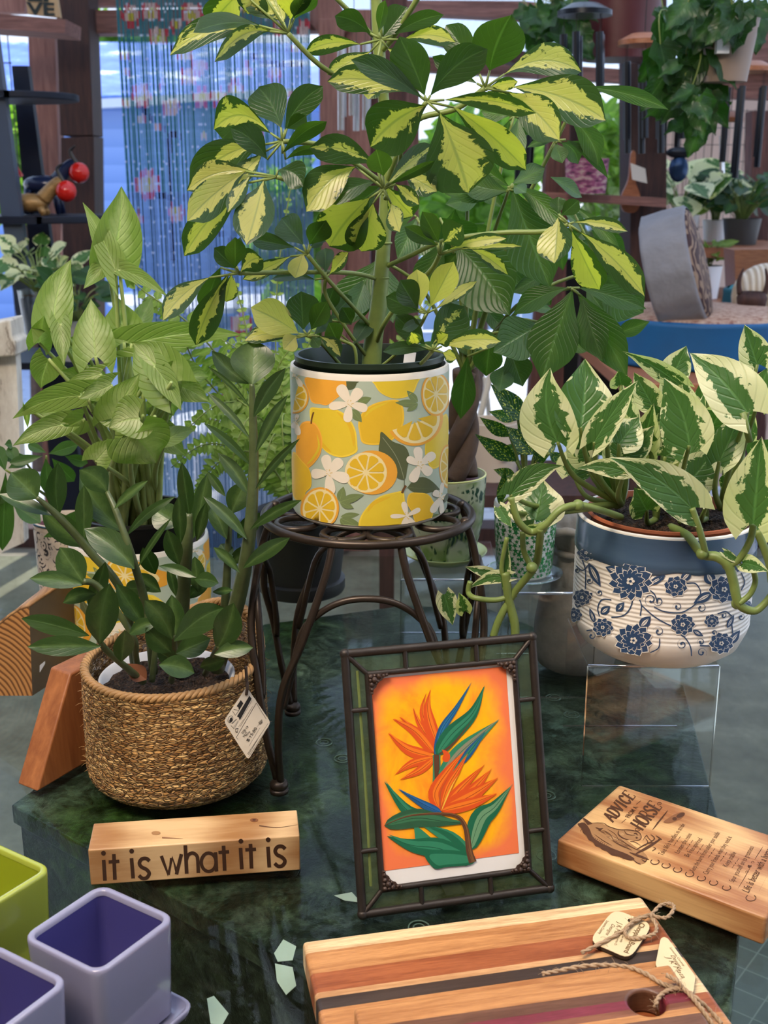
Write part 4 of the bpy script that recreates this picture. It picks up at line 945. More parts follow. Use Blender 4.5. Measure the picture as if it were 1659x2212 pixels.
# schefflera leaves: clusters  (centre, Y, [ (bx,by,tx,ty,w, var, kwargs) ])
Y0 = 1.08
G, Md, Ye = -.6, .55, .95
clus = [
 ((622, 72), 1.04, [(585, 66, 367, 121, 40, Md, dict(m=(-10, -55), roll=25)), (583, 68, 462, 134, 30, .7, dict(m=(0, -40), roll=-20)), (560, 55, 418, 68, 26, G, dict(m=(0, -20), roll=55)),
     (613, 48, 580, -30, 88, .8, {}), (628, 42, 640, -45, 52, .8, {}), (520, -20, 452, 52, 52, .8, {}), (560, -30, 535, 30, 50, .7, {}), (636, 40, 668, -20, 34, G, dict(roll=35))]),
 ((610, 305), 1.02, [(584, 287, 459, 282, 64, .62, dict(m=(0, -62))), (607, 275, 560, 192, 62, G, dict(m=(10, -6))), (616, 280, 697, 186, 42, G, dict(m=(-16, -14))), (620, 278, 662, 250, 26, G, {}),
     (577, 345, 498, 276, 40, G, dict(m=(14, -14), roll=15)), (610, 332, 706, 262, 26, G, dict(m=(0, -22), roll=30)), (572, 312, 408, 412, 60, .6, dict(m=(-16, -40))), (617, 345, 708, 328, 16, G, dict(m=(0, -26), roll=45)), (568, 330, 496, 404, 30, .85, {})]),
 ((597, 382), 1.0, [(548, 372, 404, 412, 42, .85, dict(m=(-10, -32), roll=12)), (530, 370, 404, 478, 54, .9, dict(m=(-10, -6))), (532, 396, 398, 553, 50, .75, dict(m=(-12, -14))), (570, 390, 532, 525, 62, .68, dict(m=(4, 0))),
     (600, 368, 656, 405, 44, G, dict(m=(14, -22))), (540, 380, 492, 456, 24, .6, {})]),
 ((516, 590), 1.0, [(508, 580, 462, 535, 30, G, {}), (508, 578, 508, 512, 34, G, {}), (520, 588, 568, 560, 42, .6, dict(m=(0, -22))), (476, 578, 444, 672, 38, G, dict(m=(-6, -4))), (452, 600, 351, 693, 38, .75, dict(m=(-14, -14))),
     (494, 592, 424, 750, 46, .55, dict(m=(-14, -4))), (500, 592, 488, 652, 30, .8, {}), (511, 575, 522, 512, 14, G, dict(roll=50))]),
 ((664, 550), 1.03, [(636, 534, 540, 514, 28, G, {}), (655, 528, 606, 470, 48, G, {}), (668, 528, 704, 475, 38, G, {}), (627, 554, 524, 604, 26, .95, {}), (655, 548, 637, 600, 32, 1.3, {}), (672, 532, 726, 490, 16, G, dict(roll=30)), (668, 537, 696, 518, 14, G, {})]),
 ((704, 600), 1.04, [(704, 588, 702, 536, 30, G, {}), (680, 604, 592, 606, 18, G, dict(m=(0, -14), roll=30)), (712, 592, 752, 545, 22, Ye, {})]),
 ((664, 724), 1.02, [(645, 720, 543, 664, 56, 1.1, dict(m=(0, -6))), (655, 712, 650, 629, 54, G, {}), (672, 712, 706, 652, 34, G, {}), (640, 730, 528, 738, 30, .9, dict(m=(0, -24), roll=25)), (640, 725, 612, 755, 30, 1.2, {}), (680, 722, 712, 680, 24, G, {}), (690, 726, 735, 770, 26, .7, dict(m=(8, -10))), (674, 728, 690, 752, 20, G, {})]),
 ((922, 219), .99, [(917, 206, 862, 80, 58, G, dict(m=(6, 0))), (930, 206, 1053, 106, 54, G, dict(m=(-14, -22))), (912, 212, 762, 128, 36, G, dict(m=(0, -16), roll=20)), (897, 200, 707, 176, 44, .72, dict(m=(-10, -26))), (921, 228, 800, 318, 84, .55, dict(m=(-10, -22))),
     (950, 244, 1012, 418, 110, .7, dict(m=(8, 0))), (980, 232, 1137, 370, 52, .95, dict(m=(6, -12))), (960, 216, 1160, 240, 30, .6, dict(m=(0, -20), roll=25))]),
 ((1048, 190), 1.03, [(1090, 160, 1258, 154, 50, .72, dict(m=(0, -46))), (1058, 152, 1104, 36, 78, G, dict(m=(-14, 0))), (1036, 160, 964, 55, 46, G, dict(m=(-2, -10))), (1112, 188, 1310, 258, 70, .85, dict(m=(12, -22))), (1100, 200, 1212, 306, 60, .9, dict(m=(12, -10))), (1030, 180, 932, 122, 26, G, {}), (1060, 186, 1120, 176, 20, .8, {}), (1052, 196, 1130, 232, 26, .7, {})]),
 ((824, 85), 1.05, [(800, 72, 724, 36, 34, G, dict(m=(0, -16))), (778, 96, 660, 112, 28, .8, dict(m=(0, -20))), (828, 80, 880, 14, 42, G, {}), (848, 76, 958, 32, 26, G, dict(m=(0, -14))), (872, 86, 985, 92, 28, .8, dict(m=(0, -22))), (818, 70, 832, 0, 18, G, {}), (838, 105, 890, 140, 30, .8, {}), (800, 112, 705, 160, 28, .8, {}), (808, 170, 795, 215, 30, .8, {})]),
 ((828, 408), 1.0, [(812, 356, 668, 320, 46, .3, dict(m=(0, -26))), (768, 360, 662, 458, 60, .8, dict(m=(-12, -26))), (828, 380, 812, 318, 40, G, {}), (812, 392, 705, 438, 34, G, dict(m=(0, -14))), (824, 400, 755, 455, 38, G, {}), (798, 428, 710, 535, 84, 1., dict(m=(-8, -10))),
     (806, 440, 780, 545, 66, 1., {}), (835, 404, 892, 470, 46, .8, {}), (838, 396, 936, 316, 34, .45, dict(m=(-6, -8))), (842, 398, 940, 345, 16, G, dict(roll=40)), (872, 372, 944, 414, 42, .75, {}), (855, 398, 908, 442, 26, .7, {}), (845, 440, 862, 500, 30, 1., {})]),
 ((950, 550), .98, [(944, 530, 872, 488, 26, G, {}), (948, 524, 915, 460, 32, G, {}), (958, 524, 998, 486, 46, .3, {}), (968, 540, 1092, 514, 20, .9, dict(m=(0, -12))), (985, 540, 1128, 532, 12, .8, dict(m=(0, -8))), (1008, 532, 1098, 594, 22, .9, dict(m=(6, -8)))]),
 ((1228, 484), 1.0, [(1206, 470, 1198, 570, 56, .82, dict(m=(0, 0))), (1236, 500, 1295, 627, 50, .9, dict(m=(-2, 4))), (1254, 502, 1392, 640, 46, .72, dict(m=(12, -12))), (1240, 480, 1356, 500, 22, .7, dict(m=(0, -14))), (1212, 466, 1250, 432, 26, G, {}), (1206, 462, 1206, 425, 26, G, {})]),
 ((922, 676), .98, [(908, 662, 900, 582, 38, 1.2, {}), (930, 662, 980, 566, 44, 1.15, {}), (940, 668, 1030, 610, 18, 1., {}), (902, 668, 862, 604, 42, G, {}), (905, 674, 834, 640, 36, G, {}), (914, 690, 868, 712, 18, G, {})]),
 ((936, 756), .98, [(935, 744, 1004, 662, 58, .2, dict(m=(-6, 0))), (955, 748, 1084, 738, 34, .9, dict(m=(0, -18))), (926, 756, 826, 760, 22, G, dict(m=(0, -14))), (956, 762, 990, 776, 22, 1., {}), (918, 744, 854, 680, 38, G, {}), (900, 748, 890, 722, 26, .8, {}), (945, 742, 968, 722, 30, .8, {})]),
 ((700, 690), 1.06, [(700, 680, 722, 620, 30, G, {}), (712, 690, 760, 640, 30, G, {}), (760, 700, 740, 665, 28, G, {}), (730, 740, 712, 700, 34, G, {}), (762, 745, 800, 690, 30, G, {})]),
]
lb = LB(); stm = MB()
for (cx, cy), Yc, lv in clus:
    C0 = PY(cx, cy, Yc)
    for (bx, by, tx, ty, w, var, kw) in lv:
        dY = rr(.045); kw = dict(kw); kw.setdefault('roll', rr(22)); B = PY(bx, by, Yc)
        lb.px(bx, by, tx, ty, w*1.27, Yc, dY, var=(var*.78-.02+rr(.06) if var < 1.05 else 2.), sh='sch', fold=.16, wav=.05, sag=rr(.05), nu=14, nv=8, **kw)
        if (B-C0).length > .002: stm.tube([C0, B], [.0013, .0009], 6)
P3 = lambda pts, Y: [PY(x, y, (Y if not isinstance(Y, (list, tuple)) else Y[i])) for i, (x, y) in enumerate(pts)]
trunk = MB().tube(P3([(802, 800), (806, 740), (818, 660), (826, 560), (834, 440), (838, 330), (828, 210), (818, 100), (812, -30)], 1.08), [.0095, .0088, .0078, .0068, .0062, .0056, .005, .0055, .0045], 14)
for x, y in ((806, 745), (812, 700), (824, 600), (830, 525), (838, 420), (822, 150), (824, 85)): trunk.torus(PY(x, y, 1.08), .0062, .0012, 20, 6)
trunk.build('trunk', M_stemg, up, smooth=True)
for pts, Ys, r in [([(820, 205), (760, 180), (690, 140), (622, 72)], [1.08, 1.07, 1.05, 1.04], .0022), ([(832, 400), (770, 355), (700, 315), (610, 305)], [1.08, 1.06, 1.04, 1.02], .0022), ([(832, 530), (740, 450), (680, 410), (597, 382)], [1.08, 1.05, 1.02, 1.0], .002),
    ([(822, 605), (760, 590), (640, 588), (516, 590)], [1.08, 1.06, 1.03, 1.0], .002), ([(806, 710), (760, 660), (705, 600), (664, 550)], [1.08, 1.06, 1.04, 1.03], .002), ([(800, 780), (755, 720), (705, 640), (704, 600)], [1.08, 1.06, 1.05, 1.04], .0018),
    ([(745, 800), (715, 765), (690, 738), (664, 724)], [1.06, 1.05, 1.03, 1.02], .0018), ([(834, 400), (860, 330), (900, 260), (985, 235), (1048, 190)], [1.08, 1.06, 1.05, 1.04, 1.03], .0026), ([(832, 430), (862, 360), (872, 290), (922, 219)], [1.06, 1.04, 1.01, .99], .002),
    ([(826, 110), (850, 80), (900, 0), (910, -20)], [1.08, 1.06, 1.04, 1.04], .0024), ([(806, 78), (770, 40), (730, 0), (710, -20)], [1.08, 1.06, 1.05, 1.05], .002), ([(836, 575), (880, 555), (960, 520), (1080, 503), (1176, 500), (1228, 484)], [1.08, 1.05, 1.03, 1.02, 1.01, 1.0], .0023),
    ([(812, 745), (830, 700), (880, 630), (930, 585), (950, 550)], [1.08, 1.05, 1.02, 1., .98], .0022), ([(812, 800), (850, 770), (900, 715), (922, 676)], [1.05, 1.03, 1.0, .98], .0016), ([(890, 800), (915, 780), (936, 756)], [1.05, 1.02, .98], .0018), ([(770, 800), (765, 750), (730, 730), (700, 690)], 1.06, .0016), ([(820, 40), (824, 85)], 1.06, .002)]:
    stm.tube(P3(pts, Ys), r, 8)
stm.build('branch', M_stemg, up, smooth=True)
lb.build('foliage', M_schef, up, smooth=True)
# ================================================================== SEAGRASS BASKET WITH ZZ PLANT
BC = V((-.203, 1.035, 0)); BR = .0875
zz = thing('potted_zz_plant', 'dark glossy zz plant in the woven seagrass basket', 'plant', BC)
bz = lambda a: .120+.028*exp(-((((a-radians(55)+pi) % (2*pi))-pi)/.75)**2)-.004*cos(a+2.2)
mb = MB(); NA, NZ = 220, 60; mb.uv = None
rows = []
def brad(t):
    return BR*(sqrt(max(0, 1-(1-t/.16)**2))*.25+.75 if t < .16 else 1.0-.02*((t-.16)/.84)**2)
for outer in (1, 0):
    for j in range(NZ+1):
        t = j/NZ if outer else 1-j/NZ
        for i in range(NA):
            a = 2*pi*i/NA; H = bz(a); z = max(0., t*H)
            r = brad(t)-(0 if outer else .005)
            if outer:
                zw = z*210+noise.noise(V((cos(a)*4, sin(a)*4, z*30)))*1.3
                r += .0014*abs(sin(zw*pi*.7))+.0012*noise.noise(V((cos(a)*34, sin(a)*34, z*420)))
            mb.v.append(V((BC.x+r*cos(a), BC.y+r*sin(a), z+.0005)))
R2 = 2*(NZ+1)
for j in range(R2-1):
    for i in range(NA):
        i2 = (i+1) % NA; mb.f.append([j*NA+i, j*NA+i2, (j+1)*NA+i2, (j+1)*NA+i])
mb.f.append([i for i in range(NA)][::-1])
n = N('seagrass'); o = n.obj()
v = n.n('TexVoronoi', {'Vector': n.mapv(o, (1, 1, 3.4)), 'Scale': 150., 'Randomness': 1.}, None); d_, cc = v.outputs['Distance'], v.outputs['Color']
v2 = n.n('TexVoronoi', {'Vector': n.mapv(o, (1, 1, 3.4)), 'Scale': 150.}, 0, feature='DISTANCE_TO_EDGE')
f = n.noise(n.mapv(o, (1, 1, 3)), 60, 4, .7)
c = n.ramp(n.M('ADD', n.M('MULTIPLY', n.n('SeparateColor', {0: cc}), .5), n.M('MULTIPLY', f, .5)), [(.22, (.30, .125, .028)), (.5, (.62, .32, .095)), (.75, (.9, .57, .22))])
c = n.mix(n.n('MapRange', {0: v2, 1: 0.0, 2: .09}), (.035, .014, .005), c)
M_sea = n.done(n.pr(c, .65, n.bump(n.M('ADD', n.n('MapRange', {0: v2, 1: 0., 2: .25}), n.M('MULTIPLY', f, .4)), 1., .003)))
mb.build('basket', M_sea, zz, smooth=True)
br = MB()
for s1 in (0, 1, 2):
    pts = []; K = 260
    for i in range(K+1):
        a = 2*pi*i/K; ph = a*30+s1*2*pi/3; r = BR*.98-.002+.0026*cos(ph); pts.append(V((BC.x+r*cos(a), BC.y+r*sin(a), bz(a)+.0015+.0022*sin(ph))))
    br.tube(pts, .0023, 6, False, False)
br.build('braided_rim', plain('straw_braid', (.42, .23, .085), .55, nz=.4, scale=80, bump=.3), zz, smooth=True)
# loose fibres
fb = MB()
for i in range(150):
    a = random.uniform(pi*.85, 2*pi*1.1); t = random.uniform(.14, 1); r = brad(t)+.0005; z = t*bz(a)
    P = V((BC.x+r*cos(a), BC.y+r*sin(a), z+.001)); d = V((cos(a)*random.uniform(.1, .9)+rr(.6), sin(a)*random.uniform(.1, .9)+rr(.3), rr(.5))).normalized(); L = random.uniform(.003, .008)
    fb.tube([P, P+d*L*.5+V((0, 0, rr(.001))), P+d*L+V((0, 0, -.001))], [.00035, .0003, .0001], 4, sub=2)
props(fb.build('loose_fibre', bpy.data.materials['straw_braid'], zz), kind='stuff')
MB().lathe([(.05, .03), (.062, .098), (.0655, .102), (.064, .1035), (.0625, .102), (.058, .085)], (BC.x-.008, BC.y+.004), 56).build('nursery_pot', M_wh, zz, smooth=True, auto=50)
disc((BC.x-.008, BC.y+.004), .061, .094, .004).build('soil', M_soil, zz)
# plastic liner glints
n = N('clear_film'); nb = n.bump(n.noise(n.obj(), 60, 3), 1., .006)
M_film = n.done(n.n('MixShader', {0: .22, 1: n.n('BsdfTransparent', {}), 2: n.n('BsdfGlossy', {0: (.9, .9, .9, 1), 1: .15, 'Normal': nb})}))
mb = MB()
for i in range(90):
    a = 2*pi*i/90; mb.v += [V((BC.x+(BR-.009+.002*sin(a*17))*cos(a), BC.y+(BR-.009+.002*sin(a*17))*sin(a), .04)), V((BC.x+(BR-.008+.0025*sin(a*23))*cos(a), BC.y+(BR-.008+.0025*sin(a*23))*sin(a), bz(a)-.006+.003*sin(a*9)))]
    j = (i+1) % 90; mb.f.append([2*i, 2*j, 2*j+1, 2*i+1])
mb.build('plastic_liner', M_film, zz, smooth=True)
# leaves, in zoom coordinates (region 0,700 scale 2.592)
Z3 = lambda x, y: (x/2.592, 700+y/2.592)
zl = [(210, 975, 60, 830, 185, .98, {}), (330, 1070, 325, 775, 105, 1.0, dict(m=(-12, 0))), (300, 1072, -10, 950, 70, 1.0, dict(roll=25)), (600, 942, 443, 815, 130, 1.0, dict(m=(14, -14))), (700, 1165, 445, 840, 130, 1.02, dict(m=(-14, 16))),
 (520, 1245, 232, 1040, 130, 1.05, dict(m=(-14, 8))), (470, 1215, 470, 900, 88, 1.0, {}), (640, 1035, 830, 875, 48, .98, dict(m=(-6, -6))), (705, 1190, 985, 965, 50, 1.0, dict(m=(-10, -16))), (752, 1370, 470, 1145, 150, .97, dict(m=(16, -10))), (775, 1360, 960, 1085, 34, .98, dict(m=(-10, 0))),
 (470, 1452, 335, 1250, 150, .95, dict(m=(0, 0))), (468, 1460, 165, 1425, 90, .95, dict(m=(0, -8))), (540, 1512, 352, 1562, 80, .97, dict(m=(0, -18))), (560, 1790, 615, 1450, 165, .93, dict(m=(-14, 0))), (500, 1745, 118, 1648, 100, .92, dict(m=(0, -8))), (565, 1805, 152, 1808, 108, .91, dict(m=(0, -4))),
 (505, 1620, 590, 1330, 90, .98, {}), (805, 1685, 650, 1455, 110, .96, {}), (965, 1765, 810, 1545, 130, .93, dict(m=(10, -20))), (985, 1760, 960, 1515, 110, .94, {}), (975, 1775, 1262, 1590, 150, .92, dict(m=(6, -30))), (720, 1742, 872, 1672, 80, .93, dict(m=(0, -14))), (680, 1890, 700, 1712, 105, .92, {}),
 (890, 1908, 1090, 1955, 118, .90, dict(m=(0, -14))), (1215, 1820, 1310, 1560, 150, .93, dict(m=(12, 0))), (1200, 1850, 1418, 1812, 90, .92, dict(m=(0, -8))), (960, 1840, 815, 1700, 120, .94, {}), (985, 1845, 1180, 1760, 120, .94, {}), (890, 1355, 1100, 1420, 55, .96, dict(m=(0, -10))), (1090, 1430, 1225, 1452, 80, .95, dict(m=(0, -8))), (1190, 1500, 1305, 1490, 40, .95, {}),
 (1412, 340, 1425, 90, 215, 1.0, {}), (1392, 335, 1185, 150, 90, 1.02, dict(m=(-6, 10))), (1402, 470, 1158, 235, 26, 1.0, dict(m=(8, -10))), (1420, 520, 1600, 245, 80, .99, dict(m=(-8, -6))), (1402, 645, 1155, 380, 40, 1.0, dict(m=(6, -8))), (1432, 722, 1612, 395, 58, .99, dict(m=(-8, -6))), (1410, 800, 1140, 555, 46, 1.0, dict(m=(8, -10))), (1430, 925, 1680, 640, 40, .98, dict(m=(-6, -10))), (1398, 965, 1218, 720, 72, 1.0, dict(m=(10, -6))),
 (1400, 1152, 1690, 985, 58, .97, dict(m=(-4, -12))), (1382, 1205, 1138, 965, 66, .99, dict(m=(10, -8))), (1360, 1368, 1625, 1195, 82, .96, dict(m=(0, -10))), (1342, 1392, 1195, 1250, 52, .98, dict(m=(0, -10))),
 (1060, 1080, 1018, 772, 80, 1.0, {}), (1012, 1230, 1000, 960, 72, .98, {}), (1003, 1350, 935, 1150, 92, .98, {}), (985, 1525, 945, 1350, 50, .97, {}), (1082, 1200, 1165, 830, 92, 1.02, {}), (1102, 1215, 1152, 1000, 60, 1.0, {}), (1000, 1130, 860, 1040, 150, 1.02, {}), (1270, 1205, 1168, 960, 90, 1.02, {}), (1292, 1062, 1372, 885, 120, 1.05, {}), (1262, 965, 1162, 825, 46, 1.02, {}), (1292, 1335, 1236, 1230, 90, 1.02, {}), (1330, 1200, 1455, 1055, 90, 1.04, {}), (1290, 1340, 1420, 1240, 80, 1.03, {}), (1110, 1500, 1090, 1300, 90, 1.03, {}), (870, 1400, 800, 1250, 90, 1.05, {}),
 (900, 1500, 760, 1400, 80, 1.04, {}), (1040, 1540, 1180, 1420, 70, 1.03, {}), (620, 1600, 480, 1540, 80, 1.0, {}), (700, 1650, 560, 1600, 90, 1.0, {}), (840, 1480, 700, 1480, 90, 1.02, {}), (1060, 1650, 1180, 1600, 100, .98, {}), (1000, 1900, 880, 1830, 90, .95, {}), (1120, 1920, 1260, 1880, 80, .96, {})]
lb = LB(); sm = MB()
for bx, by, tx, ty, w, Yc, kw in zl:
    b = Z3(bx, by); t = Z3(tx, ty); kw = dict(kw); m = kw.pop('m', (0, 0)); kw.setdefault('roll', rr(15))
    lb.px(*b, *t, w/2.592*1.12, Yc, rr(.02), m=(m[0], m[1]), sh='zz', fold=.12, wav=.03, var=random.uniform(.2, .9), nu=14, nv=8, **kw)
for pts, Ys, r in [([(860, 1950), (820, 1600), (735, 1290), (650, 1050), (600, 940)], [1.03, 1.0, .98, .99, 1.0], [.0045, .004, .0035, .003, .002]), ([(760, 1960), (690, 1520), (500, 1270), (330, 1080), (205, 970)], [1.03, 1.0, 1.0, .99, .98], [.0045, .004, .004, .0035, .002]),
   ([(1210, 1930), (1330, 1550), (1395, 1200), (1420, 800), (1415, 480), (1410, 335)], [1.04, 1.02, 1.0, 1.0, 1.0, 1.0], [.0085, .0075, .006, .0045, .0032, .002]), ([(1000, 1950), (1022, 1550), (1045, 1250), (1058, 1060)], [1.05, 1.03, 1.0, 1.0], [.0075, .007, .0055, .003]),
   ([(800, 2000), (680, 1900), (590, 1820), (540, 1740)], [.99, .96, .94, .93], [.004, .003, .003, .002]), ([(960, 2000), (975, 1850), (968, 1740)], [.99, .96, .94], .003), ([(780, 1990), (760, 1860), (740, 1740), (560, 1480), (465, 1440)], [1.0, .98, .96, .96, .95], .003), ([(1150, 1960), (1200, 1850), (1230, 1800)], [1.0, .95, .93], .003), ([(1230, 1900), (1262, 1560), (1280, 1200), (1290, 1050)], [1.06, 1.04, 1.03, 1.04], [.005, .0045, .003, .002]), ([(850, 2000), (870, 1750), (800, 1600)], 1.0, .003)]:
    sm.tube(P3([Z3(*p) for p in pts], Ys), r, 10)
sm.build('stem', M_stemzz, zz, smooth=True); lb.build('foliage', M_zz, zz, smooth=True)
mb = MB()
for p in ([(850, 1960), (760, 1900), (710, 1870)], [(1000, 1990), (1080, 1940), (1130, 1900)]):
    L_ = LB(); 
lbd = LB(); lbd.px(*Z3(820, 1990), *Z3(700, 1900), 40, .98, 0, sh='lan', var=.5); lbd.build('dry_leaf', plain('dry_brown', (.2, .07, .03), .6), zz)
# hanging paper tag (rests on the basket): thing of its own
Pn = PY(535, 1565, .944); nn_ = V((.33, -1, .20)).normalized()
tg = thing('paper_tag', 'white rectangular paper tag with barcode hanging on the seagrass basket', 'tag', Pn)
zt = lambda x, y: PP(480+x/12.29, 1480+y/12.29, Pn, nn_)
cor = [(650, 45), (1290, 990), (690, 1990), (40, 960)]
def rounded(c, rad):
    o = []; k = len(c)
    for i in range(k):
        p0, p1, p2 = V(c[i-1]), V(c[i]), V(c[(i+1) % k]); a = p1+(p0-p1).normalized()*rad; b = p1+(p2-p1).normalized()*rad
        for t in (0, .25, .5, .75, 1): o.append(tuple(a*(1-t)**2+p1*2*t*(1-t)+b*t*t))
    return o
q = [zt(*p) for p in rounded(cor, 110)]; k = len(q)
MB().add(q+[p-nn_*.0006 for p in q], [list(range(k)), list(range(k, 2*k))[::-1]]+[[i, k+i, k+(i+1) % k, (i+1) % k] for i in range(k)]).build('card', plain('tag_card', (.66, .58, .46), .6), tg)
d = Decal(lambda x, y: (x, y), lambda u, v, h: zt(u, v)+nn_*h, None, eps=.00001); K_ = (.02, .02, .02)
d.poly([(720, 280), (780, 360), (465, 935), (435, 850), (390, 830)], K_); d.poly([(490, 395), (560, 480), (445, 670), (430, 590), (385, 555)], K_)
for a, b, w in [((300, 640), (440, 670), 8), ((275, 690), (350, 800), 10), ((350, 800), (440, 670), 10), ((905, 470), (1165, 900), 9), ((905, 470), (370, 1385), 9), ((370, 1385), (420, 1440), 8), ((1220, 1005), (665, 1830), 7), ((1185, 1155), (700, 1900), 7), ((935, 1440), (690, 1850), 7), ((805, 560), (470, 1100), 6), ((640, 1480), (1000, 1000), 5), ((710, 1610), (1000, 1130), 5), ((790, 400), (500, 910), 6), ((570, 900), (430, 1100), 5), ((230, 1070), (310, 1150), 9), ((310, 1150), (430, 960), 7), ((250, 1020), (380, 900), 14), ((300, 1110), (430, 930), 5)]:
    d.poly(stroke([a, b], w, False), K_)
d.poly(circ(215, 900, 62, 20, 100, rot=.4), K_); d.poly(circ(215, 900, 50, 20, 86, rot=.4), (.66, .58, .46)); d.poly([(180, 960), (210, 870), (250, 850), (280, 930), (230, 990)], K_)
d.poly([(350, 1150), (430, 1140), (400, 1260), (350, 1240)], K_); d.poly([(365, 1165), (415, 1160), (395, 1240), (362, 1225)], (.66, .58, .46))
for i in range(7): d.poly(stroke([(955+i*16, 985-i*14), (1005+i*10, 1050-i*8)], 7+3*(i % 2), False), K_)
g = d.mb
for s_, a, b, h in (('50B/19', (545, 1300), (705, 1110), .0022), ('NUT', (590, 1385), (680, 1250), .0022), ('MARINE', (650, 1360), (750, 1240), .0016), ('$', (690, 1510), (740, 1440), .0028), ('15.00', (775, 1390), (930, 1150), .0030)):
    text(g, s_, zt(*a), zt(*b), h, nn_, K_, .0003)
g.build('printing', M_Vm, tg)
MB().tube([zt(640, 250), zt(650, 100)+nn_*.002, zt(660, -60)+nn_*.001, PY(533, 1470, .951), PY(531, 1440, .952)], .0014, 6).build('cord', M_bark, tg, smooth=True)

# ================================================================== BLUE AND WHITE POT WITH POTHOS
BX, BY_, Rz = .268, 1.055, .082; bz0, bz1 = .126, .2615
ph = thing('potted_pothos', 'variegated pothos in the blue and white floral pot on the clear riser', 'plant', (BX, BY_, bz0))
prf = [(0, bz0), (.05, bz0), (.064, bz0+.004), (.076, bz0+.013), (.0825, bz0+.028)]
zz_ = bz0+.034
while zz_ < bz1-.036: prf.append((.0838+.00035*sin(zz_*1500), zz_)); zz_ += .0008
prf += [(.0838, bz1-.034), (.0832, bz1-.020), (.083, bz1-.001), (.0822, bz1+.001), (.0795, bz1), (.0775, bz1-.006), (.074, bz0+.02), (0, bz0+.018)]
MB().lathe(prf, (BX, BY_), 112).build('pot', plain('cream_matt_glaze', (.88, .83, .75), .42, nz=.05, scale=30), ph, smooth=True)
n = N('blue_glaze'); f = n.noise(n.mapv(n.obj(), (1, 1, 5)), 14, 3); M_bg = n.done(n.pr(n.mix(f, (.035, .07, .13), (.075, .125, .19)), .18, n.bump(f, .1, .002)))
mb = MB(); K = 128
lo = lambda a: bz1-.0335+.0022*noise.noise(V((cos(a)*4, sin(a)*4, 3)))+.001*sin(a*7)
for i in range(K):
    a = 2*pi*i/K
    for r_, z_ in ((.0842, lo(a)), (.0848, lo(a)+.0015), (.0846, bz1-.024), (.0841, bz1-.023), (.0838, bz1-.0045), (.0832, bz1-.0018)): mb.v.append(V((BX+r_*cos(a), BY_+r_*sin(a), z_)))
for i in range(K):
    j = (i+1) % K
    for k in range(5): mb.f.append([i*6+k, j*6+k, j*6+k+1, i*6+k+1])
mb.build('blue_band', M_bg, ph, smooth=True)
to2_ = zoomed(cylmap(BX, BY_, .0838), 1220, 1080, 3.95)
to2 = to2_
NB = (.035, .075, .165); WB = (.88, .83, .75)
d = Decal(to2, lambda u, v, h: V((BX+(.0842+h)*sin(u/.0838), BY_-(.0842+h)*cos(u/.0838), v)), .004, eps=.000015, base=.0002); d.clip = (bz0+.022, bz1-.028)
def bloom(x, y, R, n_, rot=0, in_=.35, layers=2, asp=.9):
    for L_ in range(layers):
        R_ = R*(1-.36*L_); w = 2.0*R_*sin(pi/n_)*.95
        for k in range(n_):
            a = rot+2*pi*(k+.5*L_)/n_; c, s_ = cos(a), sin(a)*asp
            q = [(x+R_*in_*c*.6, y+R_*in_*s_*.6), (x+R_*.55*c-s_*w*.55, y+R_*.55*s_+c*w*.55), (x+R_*.8*c-s_*w*.4, y+R_*.8*s_+c*w*.4), (x+R_*c, y+R_*s_), (x+R_*.8*c+s_*w*.4, y+R_*.8*s_-c*w*.4), (x+R_*.55*c+s_*w*.55, y+R_*.55*s_-c*w*.55)]
            d.poly([(x+(px-x)*1.07, y+(py-y)*1.07) for px, py in q], WB); d.poly(q, NB)
    for k in range(5): d.poly(circ(x+R*.13*cos(k*1.3), y+R*.12*sin(k*1.3), R*.07, 8), WB); 
    d.poly(circ(x, y, R*.07, 8), NB)
def curl(x, y, R, a0, dirn=1, w=14, turns=1.1):
    pts = [(x+R*(1-.75*t)*cos(a0+dirn*t*turns*2*pi), y+R*(1-.75*t)*sin(a0+dirn*t*turns*2*pi)) for t in [i/10 for i in range(11)]]
    d.poly(stroke(pts, w, True, 'start')[::1], NB); d.poly(circ(*pts[-1], w*.7, 10), NB)
def bleaf(x0, y0, x1, y1, w):
    d.poly(leafpoly(x0, y0, x1, y1, w), NB); d.poly(leafpoly(x0+(x1-x0)*.15, y0+(y1-y0)*.15, x0+(x1-x0)*.8, y0+(y1-y0)*.8, w*.35), WB); d.poly(stroke([(x0+(x1-x0)*.2, y0+(y1-y0)*.2), (x0+(x1-x0)*.75, y0+(y1-y0)*.75)], 5, False), NB)
for s_ in ([(580, 860), (555, 930), (500, 985), (400, 1000)], [(640, 850), (655, 900), (645, 985)], [(660, 900), (760, 990), (860, 1050), (930, 1080)], [(760, 910), (850, 950), (980, 960), (1070, 920), (1130, 870)], [(300, 990), (285, 920), (320, 850), (400, 850)], [(1040, 710), (1110, 710), (1150, 760), (1155, 800)],
           [(730, 1300), (800, 1260), (810, 1180)], [(1080, 1330), (1070, 1250), (1030, 1180), (990, 1150)], [(180, 760), (180, 600), (150, 500)], [(100, 560), (160, 600), (215, 540)], [(1420, 1050), (1430, 1150)], [(1150, 1240), (1260, 1245)], [(270, 1100), (190, 1115)], [(730, 770), (770, 810), (790, 880)], [(1500, 770), (1530, 700), (1500, 620)], [(1300, 970), (1370, 950), (1420, 990)]):
    d.poly(stroke(s_, 10), NB)
